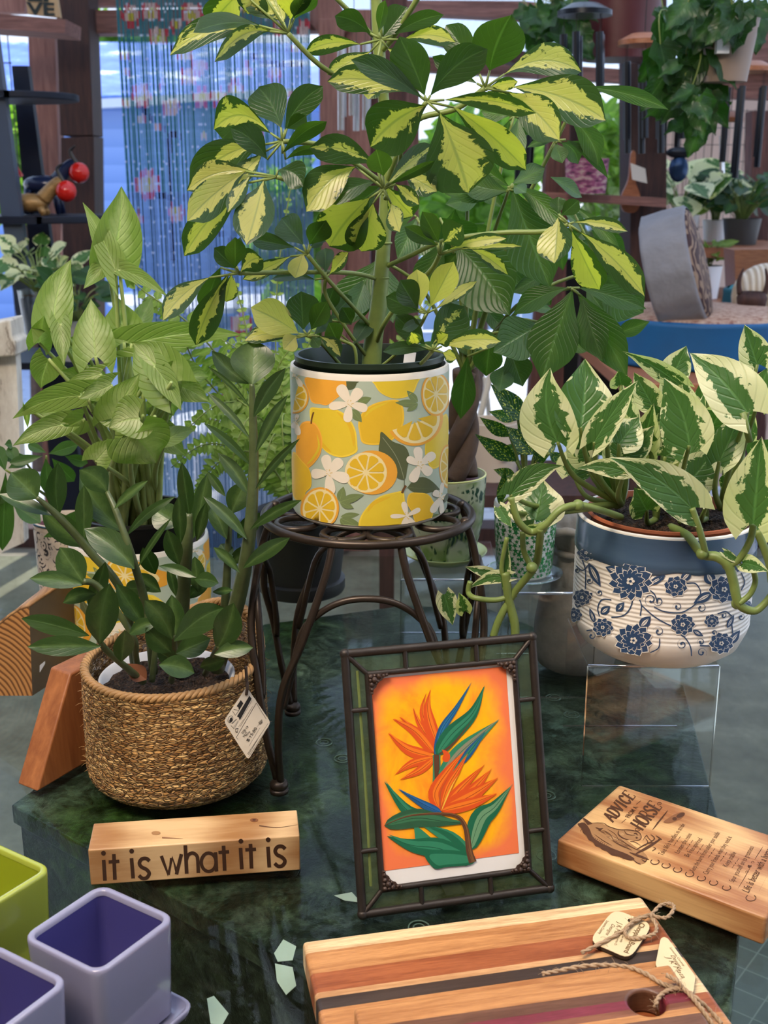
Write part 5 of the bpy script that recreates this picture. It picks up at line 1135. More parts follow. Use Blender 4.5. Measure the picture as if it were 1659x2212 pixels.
bleaf(470, 620, 350, 570, 70); bleaf(720, 720, 860, 640, 60); bleaf(990, 690, 1085, 600, 75); bleaf(1255, 790, 1095, 880, 80); bleaf(1260, 720, 1200, 600, 100); bleaf(640, 1090, 735, 990, 90); bleaf(310, 970, 390, 905, 70); bleaf(210, 540, 310, 740, 75); bleaf(1400, 1230, 1490, 1110, 70); bleaf(1380, 1090, 1440, 980, 50); bleaf(260, 1050, 215, 920, 45); bleaf(1090, 1110, 1180, 1160, 45); bleaf(110, 920, 130, 830, 60); bleaf(170, 860, 240, 790, 60); bleaf(440, 950, 510, 870, 60)
bloom(565, 690, 185, 13, .1); bloom(945, 735, 100, 8, .2); bloom(1355, 760, 130, 9, .3); bloom(590, 1195, 160, 12, .2); bloom(1005, 1060, 105, 9); bloom(330, 1085, 90, 9, .1); bloom(1330, 1220, 105, 9, .3); bloom(1250, 1030, 65, 7, .3); bloom(155, 830, 80, 8); bloom(85, 980, 70, 8); bloom(190, 450, 80, 8); bloom(1545, 900, 50, 7); bloom(1480, 560, 60, 7)
for c in ((820, 660, 42, 2.5, 1), (735, 850, 60, 1.2, 1), (800, 860, 50, 4., -1), (960, 910, 42, 3., 1), (1160, 920, 50, 3.4, 1), (470, 920, 45, 3.6, 1), (800, 1120, 48, 3.4, 1), (1000, 1230, 45, 4.4, -1), (1165, 1300, 45, .6, -1), (1160, 1210, 35, 2.6, 1), (235, 1160, 40, 3.4, 1), (300, 790, 34, 4.2, -1), (310, 500, 42, 4., 1), (215, 690, 36, 4.4, 1), (1270, 1130, 30, 2.4, -1), (1500, 1000, 34, 4, 1), (110, 600, 30, 4, 1), (1350, 985, 32, 3, 1)): curl(*c)
d.poly(stroke([(1270, 1395), (1290, 1410), (1270, 1430)], 6), (.12, .13, .16)); d.poly(stroke([(1290, 1400), (1320, 1390), (1300, 1385)], 5), (.12, .13, .16))
d.mb.build('floral_print', plain('blue_print', (.035, .075, .165), .35) if False else vcol('blue_print', .35), ph, smooth=True)
MB().lathe([(.05, bz0+.03), (.071, bz1-.002), (.0745, bz1+.0005), (.0745, bz1+.003), (.072, bz1+.003), (.070, bz1-.002), (.06, bz0+.05)], (BX, BY_), 72).build('nursery_pot', M_terra, ph, smooth=True, auto=50)
disc((BX, BY_), .0705, bz1-.006, .005).build('soil', M_soil, ph)
R5 = lambda x, y: (1000+x/2.517, 700+y/2.517)
pl = [(515, 640, 480, 235, 230, 1.0, dict(m=(-34, 0), roll=-10)), (640, 560, 662, 190, 240, 1.0, dict(m=(8, 0))), (1230, 660, 1095, 292, 210, .97, dict(m=(20, -4))), (1245, 1005, 785, 722, 185, .95, dict(m=(20, -24))), (1545, 480, 1235, 148, 225, .97, dict(m=(6, -16))), (1600, 440, 1650, 240, 150, 1.0, {}), (1600, 220, 1525, 0, 130, 1.03, {}),
      (1578, 1085, 1620, 620, 250, .93, dict(m=(0, 0))), (260, 930, 540, 765, 105, .96, dict(m=(-6, -30))), (395, 1065, 440, 850, 235, .99, {}), (880, 805, 620, 790, 80, .95, dict(m=(0, -18))), (715, 640, 955, 305, 120, .98, dict(m=(-6, -6))), (850, 650, 960, 505, 160, 1.02, {}), (900, 720, 1045, 555, 120, 1.04, {}), (1180, 330, 868, 148, 85, 1.06, dict(m=(12, -6))), (1140, 285, 1215, 118, 120, 1.08, {}),
      (1395, 745, 1510, 460, 140, .99, dict(m=(6, 0))), (1235, 855, 1370, 680, 170, 1.02, {}), (690, 720, 560, 600, 150, 1.06, {}), (600, 820, 640, 640, 150, 1.07, {}), (1325, 990, 1312, 885, 48, .98, {}), (1520, 1300, 1655, 1345, 80, .95, dict(m=(0, -8))), (1420, 1240, 1520, 1310, 36, .95, {}), (1030, 440, 930, 260, 110, 1.05, {}), (1100, 500, 1000, 380, 120, 1.07, {}), (780, 560, 840, 400, 130, 1.04, {}), (860, 330, 845, 250, 90, 1.05, {}), (1350, 560, 1450, 400, 130, 1.04, {}), (1300, 480, 1420, 380, 120, 1.08, {}),
      (1100, 720, 1240, 640, 90, 1.03, {}), (1000, 1010, 940, 900, 140, 1.02, {}), (1050, 700, 980, 600, 120, 1.08, {}), (1480, 560, 1570, 500, 90, 1.08, {}), (1340, 330, 1400, 420, 90, 1.08, {}), (200, 1000, 270, 1110, 60, .96, {}), (400, 1110, 300, 1150, 50, .97, {}), (330, 1120, 390, 1060, 60, .98, {}), (1630, 700, 1700, 620, 120, 1.0, {}), (1450, 900, 1530, 780, 110, 1.04, {}), (820, 900, 760, 760, 90, 1.05, {}), (1120, 620, 1180, 700, 90, 1.06, {}),
      (1640, 1130, 1700, 1040, 100, 1.0, {}), (250, 1380, 30, 1440, 60, 1.0, dict(m=(0, -24))), (160, 1360, 10, 1320, 50, 1.02, {}), (230, 1400, 240, 1170, 42, 1.0, {}), (10, 1560, -20, 1460, 70, 1.01, {}), (-100, 1470, -55, 1640, 90, 1.02, {})]
for _ in range(16):
    x = random.uniform(620, 1560); pl.append((x, random.uniform(520, 760), x+rr(90), random.uniform(230, 480), random.uniform(90, 150), random.uniform(1.05, 1.1), {}))
lb = LB(); sm = MB()
crown = [R5(950, 1000), R5(1050, 1060), R5(1180, 1080), R5(1320, 1060), R5(1400, 1000), R5(860, 980)]
for i, (bx, by, tx, ty, w, Yc, kw) in enumerate(pl):
    b = R5(bx, by); t = R5(tx, ty); kw = dict(kw); kw.setdefault('roll', rr(18))
    lb.px(*b, *t, w/2.517*1.32, Yc, rr(.03), sh='heart', fold=.14, wav=.09, sag=rr(.08), var=random.uniform(.42, .85), nu=16, nv=10, **kw)
    if by < 1020 and tx < 1700 and bx > 180 and i != 9:
        c = min(crown, key=lambda q: abs(q[0]-b[0])); B = PY(*b, Yc); C_ = PY(*c, 1.05); C_.z = max(C_.z, bz1-.004); mid = (B+C_)/2+V(((B.x-C_.x)*.2, 0, -.01+abs(B.z-C_.z)*.1))
        sm.tube([C_, mid, B], [.0032, .0026, .0016], 8)
for pts, Ys, r in [([(860, 1050), (740, 1010), (625, 985), (530, 1010), (440, 1100), (370, 1130), (300, 1070), (262, 940)], [1.02, .98, .965, .96, .96, .965, .96, .96], .0032), ([(420, 1110), (415, 1200), (390, 1320), (280, 1460), (200, 1600), (165, 1700)], [.96, .97, .99, 1.0, 1.0, 1.0], .0035), ([(370, 1320), (330, 1230), (325, 1130)], .98, .0026), ([(290, 1470), (180, 1500), (70, 1490), (30, 1460), (40, 1400)], [1., 1., 1.0, 1.01, 1.01], .0026), ([(230, 1350), (250, 1500), (280, 1620), (285, 1700)], 1.0, .0042), ([(230, 1390), (210, 1320), (240, 1160)], 1.0, .0022),
   ([(1130, 1105), (1220, 1150), (1300, 1250), (1380, 1265), (1440, 1310), (1470, 1400), (1500, 1520), (1580, 1560), (1640, 1520), (1700, 1440)], [1.02, .975, .962, .956, .952, .952, .95, .95, .95, .95], [.004, .004, .004, .0045, .0045, .0045, .0042, .0035, .0032, .003]), ([(1500, 1520), (1560, 1470), (1590, 1400), (1580, 1340)], .948, .0026), ([(1580, 1085), (1560, 1180), (1500, 1280), (1440, 1315)], [.94, .945, .95, .952], .003), ([(1245, 1000), (1290, 1130), (1320, 1250)], [.95, .95, .955], .003), ([(1600, 1120), (1660, 1280), (1680, 1400)], 1.0, .004), ([(1560, 640), (1520, 480)], .97, .003)]:
    sm.tube(P3([R5(*p) for p in pts], Ys), r, 10)
for p in ((1300, 1250), (1440, 1310), (1490, 1520), (625, 985), (430, 1108), (375, 1325)): sm.ball(PY(*R5(*p), .955 if p[0] > 1000 else .965), .0052)
sm.build('stem', M_stemg, ph, smooth=True); lb.build('foliage', M_pothos, ph, smooth=True)

# ================================================================== STONE VASE
vs_ = thing('stone_vase', 'grey stone vase with a pinched neck standing behind the blue and white pot', 'vase', (.222, 1.30, 0))
n = N('grey_stone'); f = n.noise(n.obj(), 90, 4, .7); M_stone = n.done(n.pr(n.mix(f, (.13, .115, .095), (.30, .275, .235)), .75, n.bump(f, .3, .002)))
vp = [(0, 0), (.036, 0), (.046, .006), (.051, .025), (.051, .055), (.046, .09), (.036, .12), (.031, .14), (.033, .155), (.040, .168), (.043, .178), (.038, .18), (.034, .17), (.028, .15)]
MB().lathe(vp, (.232, 1.30), 60, rf=lambda a, z: 1+(.09*sin(a*9)*max(0, min(1, (z-.12)/.03)))).build('body', M_stone, vs_, smooth=True)
mb = MB().torus((.232, 1.30, .148), .034, .004, 40, 8); mb.tube([PY(1190, 1155, 1.262), PY(1225, 1148, 1.258), PY(1262, 1160, 1.262)], [.004, .005, .004], 8); mb.build('tied_band', M_stone, vs_, smooth=True)
# ================================================================== SYNGONIUM IN SECOND LEMON POT
AC = (-.295, 1.33)
sy = thing('potted_arrowhead', 'pale green arrowhead plant in a second lemon print pot at the left', 'plant', (*AC, 0))
lemonpot(AC, .083, 0, .156, sy, 2.2)
MB().lathe([(.05, .03), (.066, .178), (.071, .182), (.071, .186), (.066, .186), (.064, .176), (.05, .04)], AC, 60).build('nursery_pot', M_black, sy, smooth=True, auto=50)
disc(AC, .064, .168, .003).build('soil', M_soil, sy)
al = [(242, 562, 262, 402, 96, 1.28, dict(m=(14, -6)), .9), (250, 585, 178, 436, 50, 1.26, dict(m=(10, 0)), .35), (258, 582, 360, 640, 34, 1.26, dict(m=(6, -14)), .3), (232, 565, 180, 625, 40, 1.28, {}, .7), (116, 705, 154, 562, 76, 1.24, dict(m=(-18, -10)), .9), (130, 700, 138, 790, 40, 1.24, {}, .8),
 (206, 770, 196, 645, 84, 1.22, dict(m=(0, 0)), 1.2), (268, 740, 258, 646, 92, 1.27, {}, .4), (285, 742, 522, 727, 62, 1.25, dict(m=(10, -26)), .35), (372, 830, 282, 738, 110, 1.2, dict(m=(0, -8)), 1.1), (380, 830, 455, 870, 60, 1.22, dict(m=(0, -8)), 1.), (372, 815, 455, 815, 70, 1.21, dict(m=(0, -6)), 1.), (172, 855, 26, 905, 56, 1.18, dict(m=(0, -26)), .3),
 (216, 808, 125, 848, 34, 1.2, dict(m=(0, -8)), 1.), (240, 832, 170, 862, 50, 1.19, {}, 1.1), (245, 905, 300, 808, 78, 1.18, dict(m=(-6, 0)), 1.1), (255, 890, 196, 892, 70, 1.19, {}, 1.), (288, 938, 338, 1002, 130, 1.14, dict(m=(6, -8)), 1.2), (300, 905, 235, 925, 90, 1.15, dict(m=(0, -12)), 1.2), (208, 995, 250, 948, 56, 1.16, {}, .9),
 (130, 918, 27, 965, 50, 1.17, dict(m=(0, -14)), 1.1), (105, 775, 88, 838, 64, 1.24, dict(m=(-6, 0)), .3), (85, 740, 95, 680, 50, 1.25, {}, .9), (335, 792, 394, 890, 50, 1.2, dict(m=(8, 0)), .4), (360, 845, 375, 900, 60, 1.22, {}, .8), (360, 950, 420, 930, 38, 1.2, dict(m=(0, -10)), .35), (150, 890, 80, 890, 50, 1.24, {}, .3), (180, 905, 110, 940, 50, 1.22, {}, .4),
 (310, 850, 340, 790, 60, 1.25, {}, .6), (330, 900, 380, 860, 60, 1.27, {}, .5), (200, 830, 130, 800, 70, 1.28, {}, .5), (340, 930, 400, 985, 60, 1.25, {}, .5), (520, 955, 590, 940, 60, 1.45, {}, .8), (500, 930, 540, 900, 60, 1.45, {}, .7), (56, 880, 60, 925, 14, 1.2, {}, .9), (180, 750, 130, 745, 46, 1.27, {}, .5), (320, 770, 390, 760, 60, 1.28, {}, .6), (300, 700, 330, 640, 40, 1.3, {}, .6)]
lb = LB(); sm = MB()
for bx, by, tx, ty, w, Yc, kw, var in al:
    kw = dict(kw); kw.setdefault('roll', rr(18))
    lb.px(bx, by, tx, ty, w*1.2, Yc, rr(.04), sh='arrow', fold=.16, wav=.06, sag=rr(.06), var=var*.75, nu=14, nv=10, **kw)
    if bx > 450: continue
    B = PY(bx, by, Yc); C_ = V((AC[0]+rr(.025), AC[1]+rr(.025), .168)); mid = (B+C_)/2+V(((C_.x-B.x)*.22, 0, abs(B.z-C_.z)*.08))
    sm.tube([C_, mid, B], [.004, .003, .0018], 8)
for i in range(22):
    C_ = V((AC[0]+rr(.03), AC[1]-abs(rr(.03)), .168)); T_ = PY(random.uniform(170, 400), random.uniform(820, 930), 1.22+rr(.05)); sm.tube([C_, C_*.55+T_*.45+V((0, 0, .03)), T_], [.0042, .0032, .0018], 8)
sm.build('stem', M_stemy, sy, smooth=True); lb.build('foliage', M_syng, sy, smooth=True)

# ================================================================== SMALL PLANT IN BLACK-PRINT POT
PC = (-.415, 1.44)
ps_ = thing('potted_seedling', 'young umbrella plant in a cream pot with black shell print at the far left', 'plant', (*PC, 0))
MB().lathe([(0, 0), (.034, 0), (.0365, .004), (.0385, .138), (.0395, .142), (.0375, .144), (.036, .138), (.033, .01), (0, .01)], PC, 56).build('pot', plain('cream_glaze', (.62, .52, .42), .3), ps_, smooth=True, auto=50)
n = N('black_shell_print'); v = n.n('TexVoronoi', {'Vector': n.mapv(n.obj(), (1, 1, .8)), 'Scale': 90.}, 0); nz_ = n.noise(n.obj(), 120, 3)
mk = n.M('MULTIPLY', n.step(n.M('SINE', n.M('MULTIPLY', v, 18.)), .35, .15), n.step(nz_, .47, .03))
M_shp = n.done(n.pr(n.mix(mk, (.62, .52, .42), (.03, .028, .035)), .3))
MB().lathe([(.0371, .006), (.0391, .134)], PC, 64).build('shell_print', M_shp, ps_, smooth=True)
MB().torus((*PC, .1415), .0388, .0013, 48, 8).build('blue_rim', plain('dark_blue_rim', (.02, .06, .09), .2), ps_, smooth=True)
MB().lathe([(.03, .05), (.0355, .136), (.0345, .136), (.033, .11)], PC, 40).build('inner_pot', M_redin, ps_, smooth=True)
disc(PC, .034, .124, .003).build('soil', M_soil, ps_)
lb = LB(); sm = MB(); cs = [(100, 985), (12, 1015), (50, 990)]
for bx, by, tx, ty, w in [(98, 990, 105, 1065, 34), (92, 985, 20, 1000, 22), (105, 980, 170, 960, 30), (100, 978, 60, 960, 20), (112, 990, 160, 1040, 34), (12, 1018, -10, 960, 30), (12, 1020, 5, 1190, 42), (18, 1012, 60, 990, 24), (28, 1090, 88, 1130, 36), (20, 1060, 70, 1110, 30), (10, 960, 26, 960, 20), (95, 1160, 225, 1110, 60), (40, 1000, 18, 965, 26), (60, 985, 10, 990, 20), (128, 1000, 118, 1060, 20), (140, 985, 190, 1000, 26), (12, 1050, 0, 1090, 20)]:
    lb.px(bx, by, tx, ty, w, 1.36, rr(.03), sh='sch', var=.1, roll=rr(20))
for p in cs: sm.tube([V((*PC, .124)), PY(110, 1080, 1.42), PY(*p, 1.36)], [.0028, .002, .0013], 6)
sm.build('stem', M_stemg, ps_, smooth=True)
lb.build('foliage', M_money, ps_, smooth=True)

# ================================================================== FERN IN BLACK POT
FC = (-.118, 1.57)
fe = thing('potted_fern', 'feathery sword fern in a black plastic pot behind the iron stand', 'plant', (*FC, 0))
MB().lathe([(0, 0), (.060, 0), (.062, .004), (.062, .018), (.056, .020), (.064, .085), (.068, .115), (.066, .117), (.062, .11), (.055, .02), (0, .01)], FC, 60).build('pot', M_black, fe, smooth=True, auto=50)
disc(FC, .062, .105, .003).build('soil', M_soil, fe)
lb = LB(); sm = MB()
def frond(pts, Ys, ll, n_=26, w=.42):
    P = P3(pts, Ys); q = [P[0]]
    for i in range(len(P)-1):
        p0, p1, p2, p3 = P[max(i-1, 0)], P[i], P[i+1], P[min(i+2, len(P)-1)]
        for k in range(1, 7):
            t = k/6; q.append(.5*((2*p1)+(p2-p0)*t+(2*p0-5*p1+4*p2-p3)*t*t+(-p0+3*p1-3*p2+p3)*t**3))
    sm.tube(q, [.0016*(1-.6*i/len(q)) for i in range(len(q))], 5, False)
    L = sum((q[i+1]-q[i]).length for i in range(len(q)-1)); acc = 0; i = 0
    for k in range(n_):
        s_ = L*(.10+.9*k/n_)
        while i < len(q)-2 and acc+(q[i+1]-q[i]).length < s_: acc += (q[i+1]-q[i]).length; i += 1
        B = q[i]+(q[i+1]-q[i]).normalized()*(s_-acc); T = (q[i+1]-q[i]).normalized(); vw = (CAM-B).normalized(); sd = T.cross(vw).normalized()
        f = ll*sin(pi*min(1, .12+.88*(k/n_)**.8)*.93+.2)**.7 if k < n_*.9 else ll*.35
        for s1 in (-1, 1):
            d_ = (sd*s1+T*.35+vw*rr(.25)).normalized(); lb.leaf(B, B+d_*abs(f)*random.uniform(.85, 1.1), ll*w, 'lan', nu=4, nv=2, var=random.random(), roll=rr(25), sag=.12)
R0 = (640, 1090)
for pts, Ys, ll in [([R0, (560, 900), (430, 720), (300, 620), (235, 545)], [1.55, 1.5, 1.42, 1.4, 1.4], .026), ([R0, (540, 930), (430, 800), (380, 700), (300, 640)], [1.55, 1.5, 1.45, 1.42, 1.42], .026), ([R0, (560, 860), (530, 700), (505, 600)], 1.5, .016), ([R0, (600, 820), (600, 600), (632, 380)], 1.62, .013), ([R0, (520, 980), (440, 960), (370, 1010)], [1.55, 1.48, 1.42, 1.4], .024),
   ([R0, (560, 900), (480, 870), (400, 930)], [1.55, 1.5, 1.44, 1.42], .026), ([R0, (600, 900), (560, 800), (470, 790), (420, 860)], 1.5, .026), ([R0, (620, 900), (600, 800), (640, 740)], 1.5, .026), ([R0, (600, 950), (540, 900), (500, 1000)], [1.55, 1.48, 1.42, 1.4], .026), ([R0, (630, 960), (590, 940), (560, 1060)], [1.55, 1.48, 1.4, 1.38], .024),
   ([R0, (640, 940), (610, 900), (620, 1060)], [1.55, 1.46, 1.4, 1.38], .022), ([R0, (600, 880), (520, 760), (440, 720)], 1.52, .024), ([R0, (590, 930), (500, 850), (455, 770)], 1.46, .024), ([R0, (610, 880), (620, 760), (600, 690)], 1.55, .024), ([R0, (560, 980), (470, 1000), (420, 1080)], 1.42, .022), ([R0, (650, 850), (660, 760), (690, 700)], 1.58, .022), ([R0, (660, 950), (720, 860), (735, 740)], 1.6, .02), ([R0, (700, 900), (860, 740), (935, 640)], 1.66, .018), ([R0, (600, 960), (530, 830), (520, 720)], 1.5, .022), ([R0, (580, 1000), (500, 920), (420, 900)], 1.5, .024)]:
    frond(pts, Ys, ll)
sm.build('frond_stem', M_stemg, fe, smooth=True); lb.build('foliage', M_fern, fe, smooth=True)

# ================================================================== MONEY TREE IN PALM LEAF POT
MC = (.073, 1.325)
mt = thing('potted_money_tree', 'money tree with a braided brown trunk in the palm leaf print pot', 'plant', (*MC, .126))
z0 = .1285
MB().lathe([(0, z0), (.030, z0), (.036, z0+.004), (.045, z0+.05), (.0475, z0+.1035), (.0462, z0+.105), (.044, z0+.10), (.040, z0+.04), (0, z0+.02)], MC, 60).build('pot', plain('cream_green_glaze', (.58, .62, .45), .22), mt, smooth=True, auto=50)
n = N('palm_print'); o = n.obj(); f = n.noise(o, 26, 3, .6, dist=1.); w_ = n.n('TexVoronoi', {'Vector': o, 'Scale': 42.}, 0); g = n.noise(o, 16, 3)
w2 = n.n('TexWave', {'Vector': o, 'Scale': 60., 'Distortion': 8.}, 1)
c = n.mix(n.step(g, .5, .05), (.50, .53, .36), (.20, .30, .10)); c = n.mix(n.M('MULTIPLY', n.step(f, .54, .02), n.step(w2, .35, .1)), c, (.012, .06, .03)); c = n.mix(n.step(g, .60, .02), c, (.62, .66, .55))
M_palm = n.done(n.pr(c, .22))
MB().lathe([(.0313, z0+.002), (.0364, z0+.005), (.0454, z0+.05), (.0479, z0+.1025)], MC, 72).build('palm_print', M_palm, mt, smooth=True)
MB().torus((*MC, z0+.104), .0468, .0012, 60, 8).build('pot_rim', plain('yellow_green_rim', (.62, .64, .25), .25), mt, smooth=True)
MB().lathe([(0, z0-.0022), (.034, z0-.0022), (.050, z0+.008), (.051, z0+.010), (.049, z0+.010), (.034, z0+.0005), (0, z0+.0005)], MC, 60).build('saucer', plain('green_saucer', (.45, .52, .2), .25), mt, smooth=True)
MB().lathe([(.04, z0+.06), (.0435, z0+.095), (.0425, z0+.095), (.041, z0+.08)], MC, 40).build('inner_pot', M_redin, mt, smooth=True)
disc(MC, .042, z0+.088, .003).build('soil', M_soil, mt)
for k in range(3):
    pts = []
    for i in range(13):
        t = i/12; a = k*2*pi/3+t*5.; y = 1030-t*230; c_ = PY(992+t*16, y, 1.325); pts.append(c_+V((.0095*cos(a), .0095*sin(a), 0))*(1.15-.3*t))
    MB().tube(pts, [.0115-.003*i/12 for i in range(13)], 12, sub=3).build('trunk', M_bark, mt, smooth=True)
lb = LB(); sm = MB()
mtl = [((1100, 408), 1.22, [(1108, 412, 1186, 622, 112, {}), (1095, 412, 982, 384, 54, dict(m=(0, 10))), (1098, 402, 1000, 330, 44, {}), (1110, 400, 1140, 420, 26, {}), (1112, 402, 1225, 505, 40, dict(m=(10, -20))), (1108, 396, 1180, 360, 40, {}), (1094, 415, 960, 420, 40, {})]),
 ((1234, 622), 1.2, [(1236, 628, 1170, 822, 100, dict(m=(-4, 0))), (1248, 632, 1356, 815, 72, dict(m=(6, -6))), (1252, 622, 1395, 668, 44, dict(m=(0, -10))), (1225, 622, 1110, 680, 46, dict(m=(-10, -16))), (1256, 640, 1300, 780, 66, {})]),
 ((1204, 303), 1.24, [(1198, 305, 1140, 318, 18, dict(m=(0, -12))), (1200, 300, 1146, 300, 14, {}), (1212, 308, 1250, 355, 40, dict(m=(14, -14))), (1200, 310, 1215, 352, 34, {}), (1222, 302, 1312, 385, 22, dict(m=(14, -16))), (1228, 252, 1292, 360, 44, dict(m=(26, -10))), (1208, 260, 1180, 300, 30, {})]),
 ((1262, 188), 1.22, [(1266, 188, 1440, 236, 30, dict(m=(10, -14))), (1250, 190, 1180, 240, 30, {})]),
 ((975, 520), 1.28, [(985, 528, 1103, 682, 130, dict(m=(10, -16))), (960, 520, 900, 640, 60, {}), (990, 545, 940, 600, 50, {}), (950, 470, 1010, 540, 90, {})]),
 ((820, 560), 1.26, [(820, 560, 722, 712, 82, dict(m=(-4, 0))), (830, 570, 850, 700, 60, {}), (790, 600, 760, 690, 50, {})]),
 ((1180, 700), 1.22, [(1168, 702, 1065, 762, 92, dict(m=(0, -6))), (1100, 750, 1130, 835, 60, {}), (1010, 770, 995, 905, 50, {}), (1060, 720, 1050, 810, 60, {}), (1090, 790, 1078, 845, 50, {})]),
 ((1300, 580), 1.3, [(1292, 590, 1392, 676, 96, dict(m=(-4, 16))), (1320, 725, 1402, 695, 34, {}), (1255, 520, 1362, 560, 30, dict(m=(0, -20))), (1230, 440, 1345, 565, 26, dict(m=(18, -16))), (1240, 520, 1310, 640, 50, {})]),
 ((1120, 560), 1.32, [(1110, 560, 1040, 640, 60, {}), (1130, 570, 1190, 660, 60, {}), (1100, 540, 1000, 520, 50, {}), (1140, 540, 1260, 500, 46, {})]),
 ((1010, 330), 1.34, [(1010, 330, 960, 400, 50, {}), (1015, 325, 1070, 390, 50, {}), (1005, 320, 950, 290, 40, {}), (1020, 325, 1090, 300, 40, {})]),
 ((1110, 250), 1.3, [(1100, 250, 1040, 240, 36, {}), (1120, 255, 1110, 350, 40, {}), (1120, 245, 1160, 290, 36, {}), (1100, 260, 1080, 330, 36, {})]),
 ((900, 470), 1.34, [(900, 470, 860, 560, 50, {}), (905, 475, 940, 560, 56, {}), (895, 465, 840, 470, 40, {})])]
for (cx, cy), Yc, lv in mtl:
    C0 = PY(cx, cy, Yc)
    for (bx, by, tx, ty, w, kw) in lv:
        kw = dict(kw); kw.setdefault('roll', rr(18)); lb.px(bx, by, tx, ty, w*1.05, Yc, rr(.04), sh='mon', fold=.14, wav=.03, sag=rr(.06), var=random.uniform(.2, .9), nu=14, nv=8, **kw)
        B = PY(bx, by, Yc)
        if (B-C0).length > .002: sm.tube([C0, B], .0014, 6)
    top = PY(1006, 810, 1.325)
    sm.tube([top, top*.5+C0*.5+V((0, 0, .03)), C0], [.0028, .0022, .0016], 8)
for _ in range(40):
    x = random.uniform(960, 1320); y = random.uniform(380, 740); Yc = random.uniform(1.32, 1.45); a = random.uniform(0, 2*pi); L = random.uniform(50, 110)
    lb.px(x, y, x+L*cos(a), y+abs(L*sin(a)), random.uniform(26, 50), Yc, rr(.05), sh='mon', var=random.random(), roll=rr(40), sag=.1)
sm.build('branch', M_stemg, mt, smooth=True); lb.build('foliage', M_money, mt, smooth=True)

# ================================================================== AUCUBA IN IVY PRINT POT
UC = (.156+.005, 1.262); z0 = .130
au = thing('potted_aucuba', 'yellow speckled aucuba in the white pot with green ivy leaf print', 'plant', (*UC, .126))
MB().lathe([(0, z0), (.028, z0), (.031, z0+.003), (.0365, z0+.084), (.0355, z0+.087), (.034, z0+.083), (.028, z0+.02), (0, z0+.02)], UC, 56).build('pot', plain('white_gloss', (.72, .74, .68), .15), au, smooth=True, auto=50)
g = MB(); g.col = []; rs = random.Random(5)
iv = Decal(lambda x, y: (x, y), lambda u, v, h: V((UC[0]+(.0312+.0052*(v-z0)/.084+h)*sin(u), UC[1]-(.0312+.0052*(v-z0)/.084+h)*cos(u), v)), .12, eps=.000008, base=.0002); iv.clip = (z0+.004, z0+.080)
for r_ in range(15):
    for c_ in range(32):
        u = -pi+2*pi*(c_+(r_ % 2)*.5+rs.uniform(-.3, .3))/32; v = z0+.006+.0052*r_+rs.uniform(-.001, .001); a = rs.uniform(0, 6.3); R = rs.uniform(.0026, .0042); pts = []
        for k in range(10): q_ = a+k*pi/5; r2 = R*(1 if k % 2 == 0 else .42)*(1.25 if k == 0 else 1); pts.append((u+r2*cos(q_)/.034, v+r2*sin(q_)))
        iv.poly(pts, (.015, .16+rs.uniform(0, .06), .045))
iv.mb.build('ivy_print', M_V, au, smooth=True)
MB().lathe([(0, z0-.0035), (.03, z0-.0035), (.044, z0+.001), (.045, z0+.003), (.043, z0+.003), (.03, z0-.001), (0, z0-.001)], UC, 56).build('saucer', glassy('clear_saucer', (.85, .9, .88), .03, 1.5, op=.08), au, smooth=True)
MB().lathe([(.03, z0+.05), (.0335, z0+.079), (.0325, z0+.079), (.031, z0+.06)], UC, 40).build('inner_pot', M_redin, au, smooth=True)
disc(UC, .032, z0+.072, .002).build('soil', M_soil, au)
lb = LB(); sm = MB()
for bx, by, tx, ty, w in [(340, 520, 150, 325, 115), (255, 610, 90, 505, 75), (290, 745, 65, 598, 95), (390, 705, 230, 555, 110), (300, 520, 140, 475, 70), (290, 830, 165, 790, 62), (420, 700, 510, 650, 80), (430, 760, 400, 640, 70), (200, 985, 230, 780, 55), (330, 700, 230, 660, 70), (420, 600, 330, 420, 60), (450, 560, 520, 480, 60), (300, 600, 380, 500, 60), (470, 700, 560, 760, 60), (380, 850, 300, 760, 50)]:
    b = R5(bx, by); t = R5(tx, ty); lb.px(*b, *t, w/2.517, 1.25, rr(.04), sh='lan', var=.5, fold=.12, wav=.06, roll=rr(20)); B = PY(*b, 1.25); sm.tube([V((*UC, z0+.072)), (V((*UC, z0+.1))+B)/2, B], .0016, 6)
sm.build('stem', M_stemg, au, smooth=True); lb.build('foliage', M_aucuba, au, smooth=True)

# ================================================================== PICTURE FRAME
BL = PZ(783, 1975); BRt = PZ(1187, 1918); hx = (BRt-BL); Wf = hx.length; hx.normalize(); back = V((-hx.y, hx.x, 0)); al_ = radians(17.5); up_ = back*sin(al_)+V((0, 0, cos(al_))); nf = hx.cross(up_).normalized()
if nf.y > 0: nf = -nf
Hf = .2085
pf_ = thing('picture_frame', 'leaded glass picture frame holding a bird of paradise painting, propped on the table', 'picture frame', (BL+BRt)/2)
F = lambda u, v, h=0: BL+hx*(u*Wf)+up_*(v*Hf)+nf*h
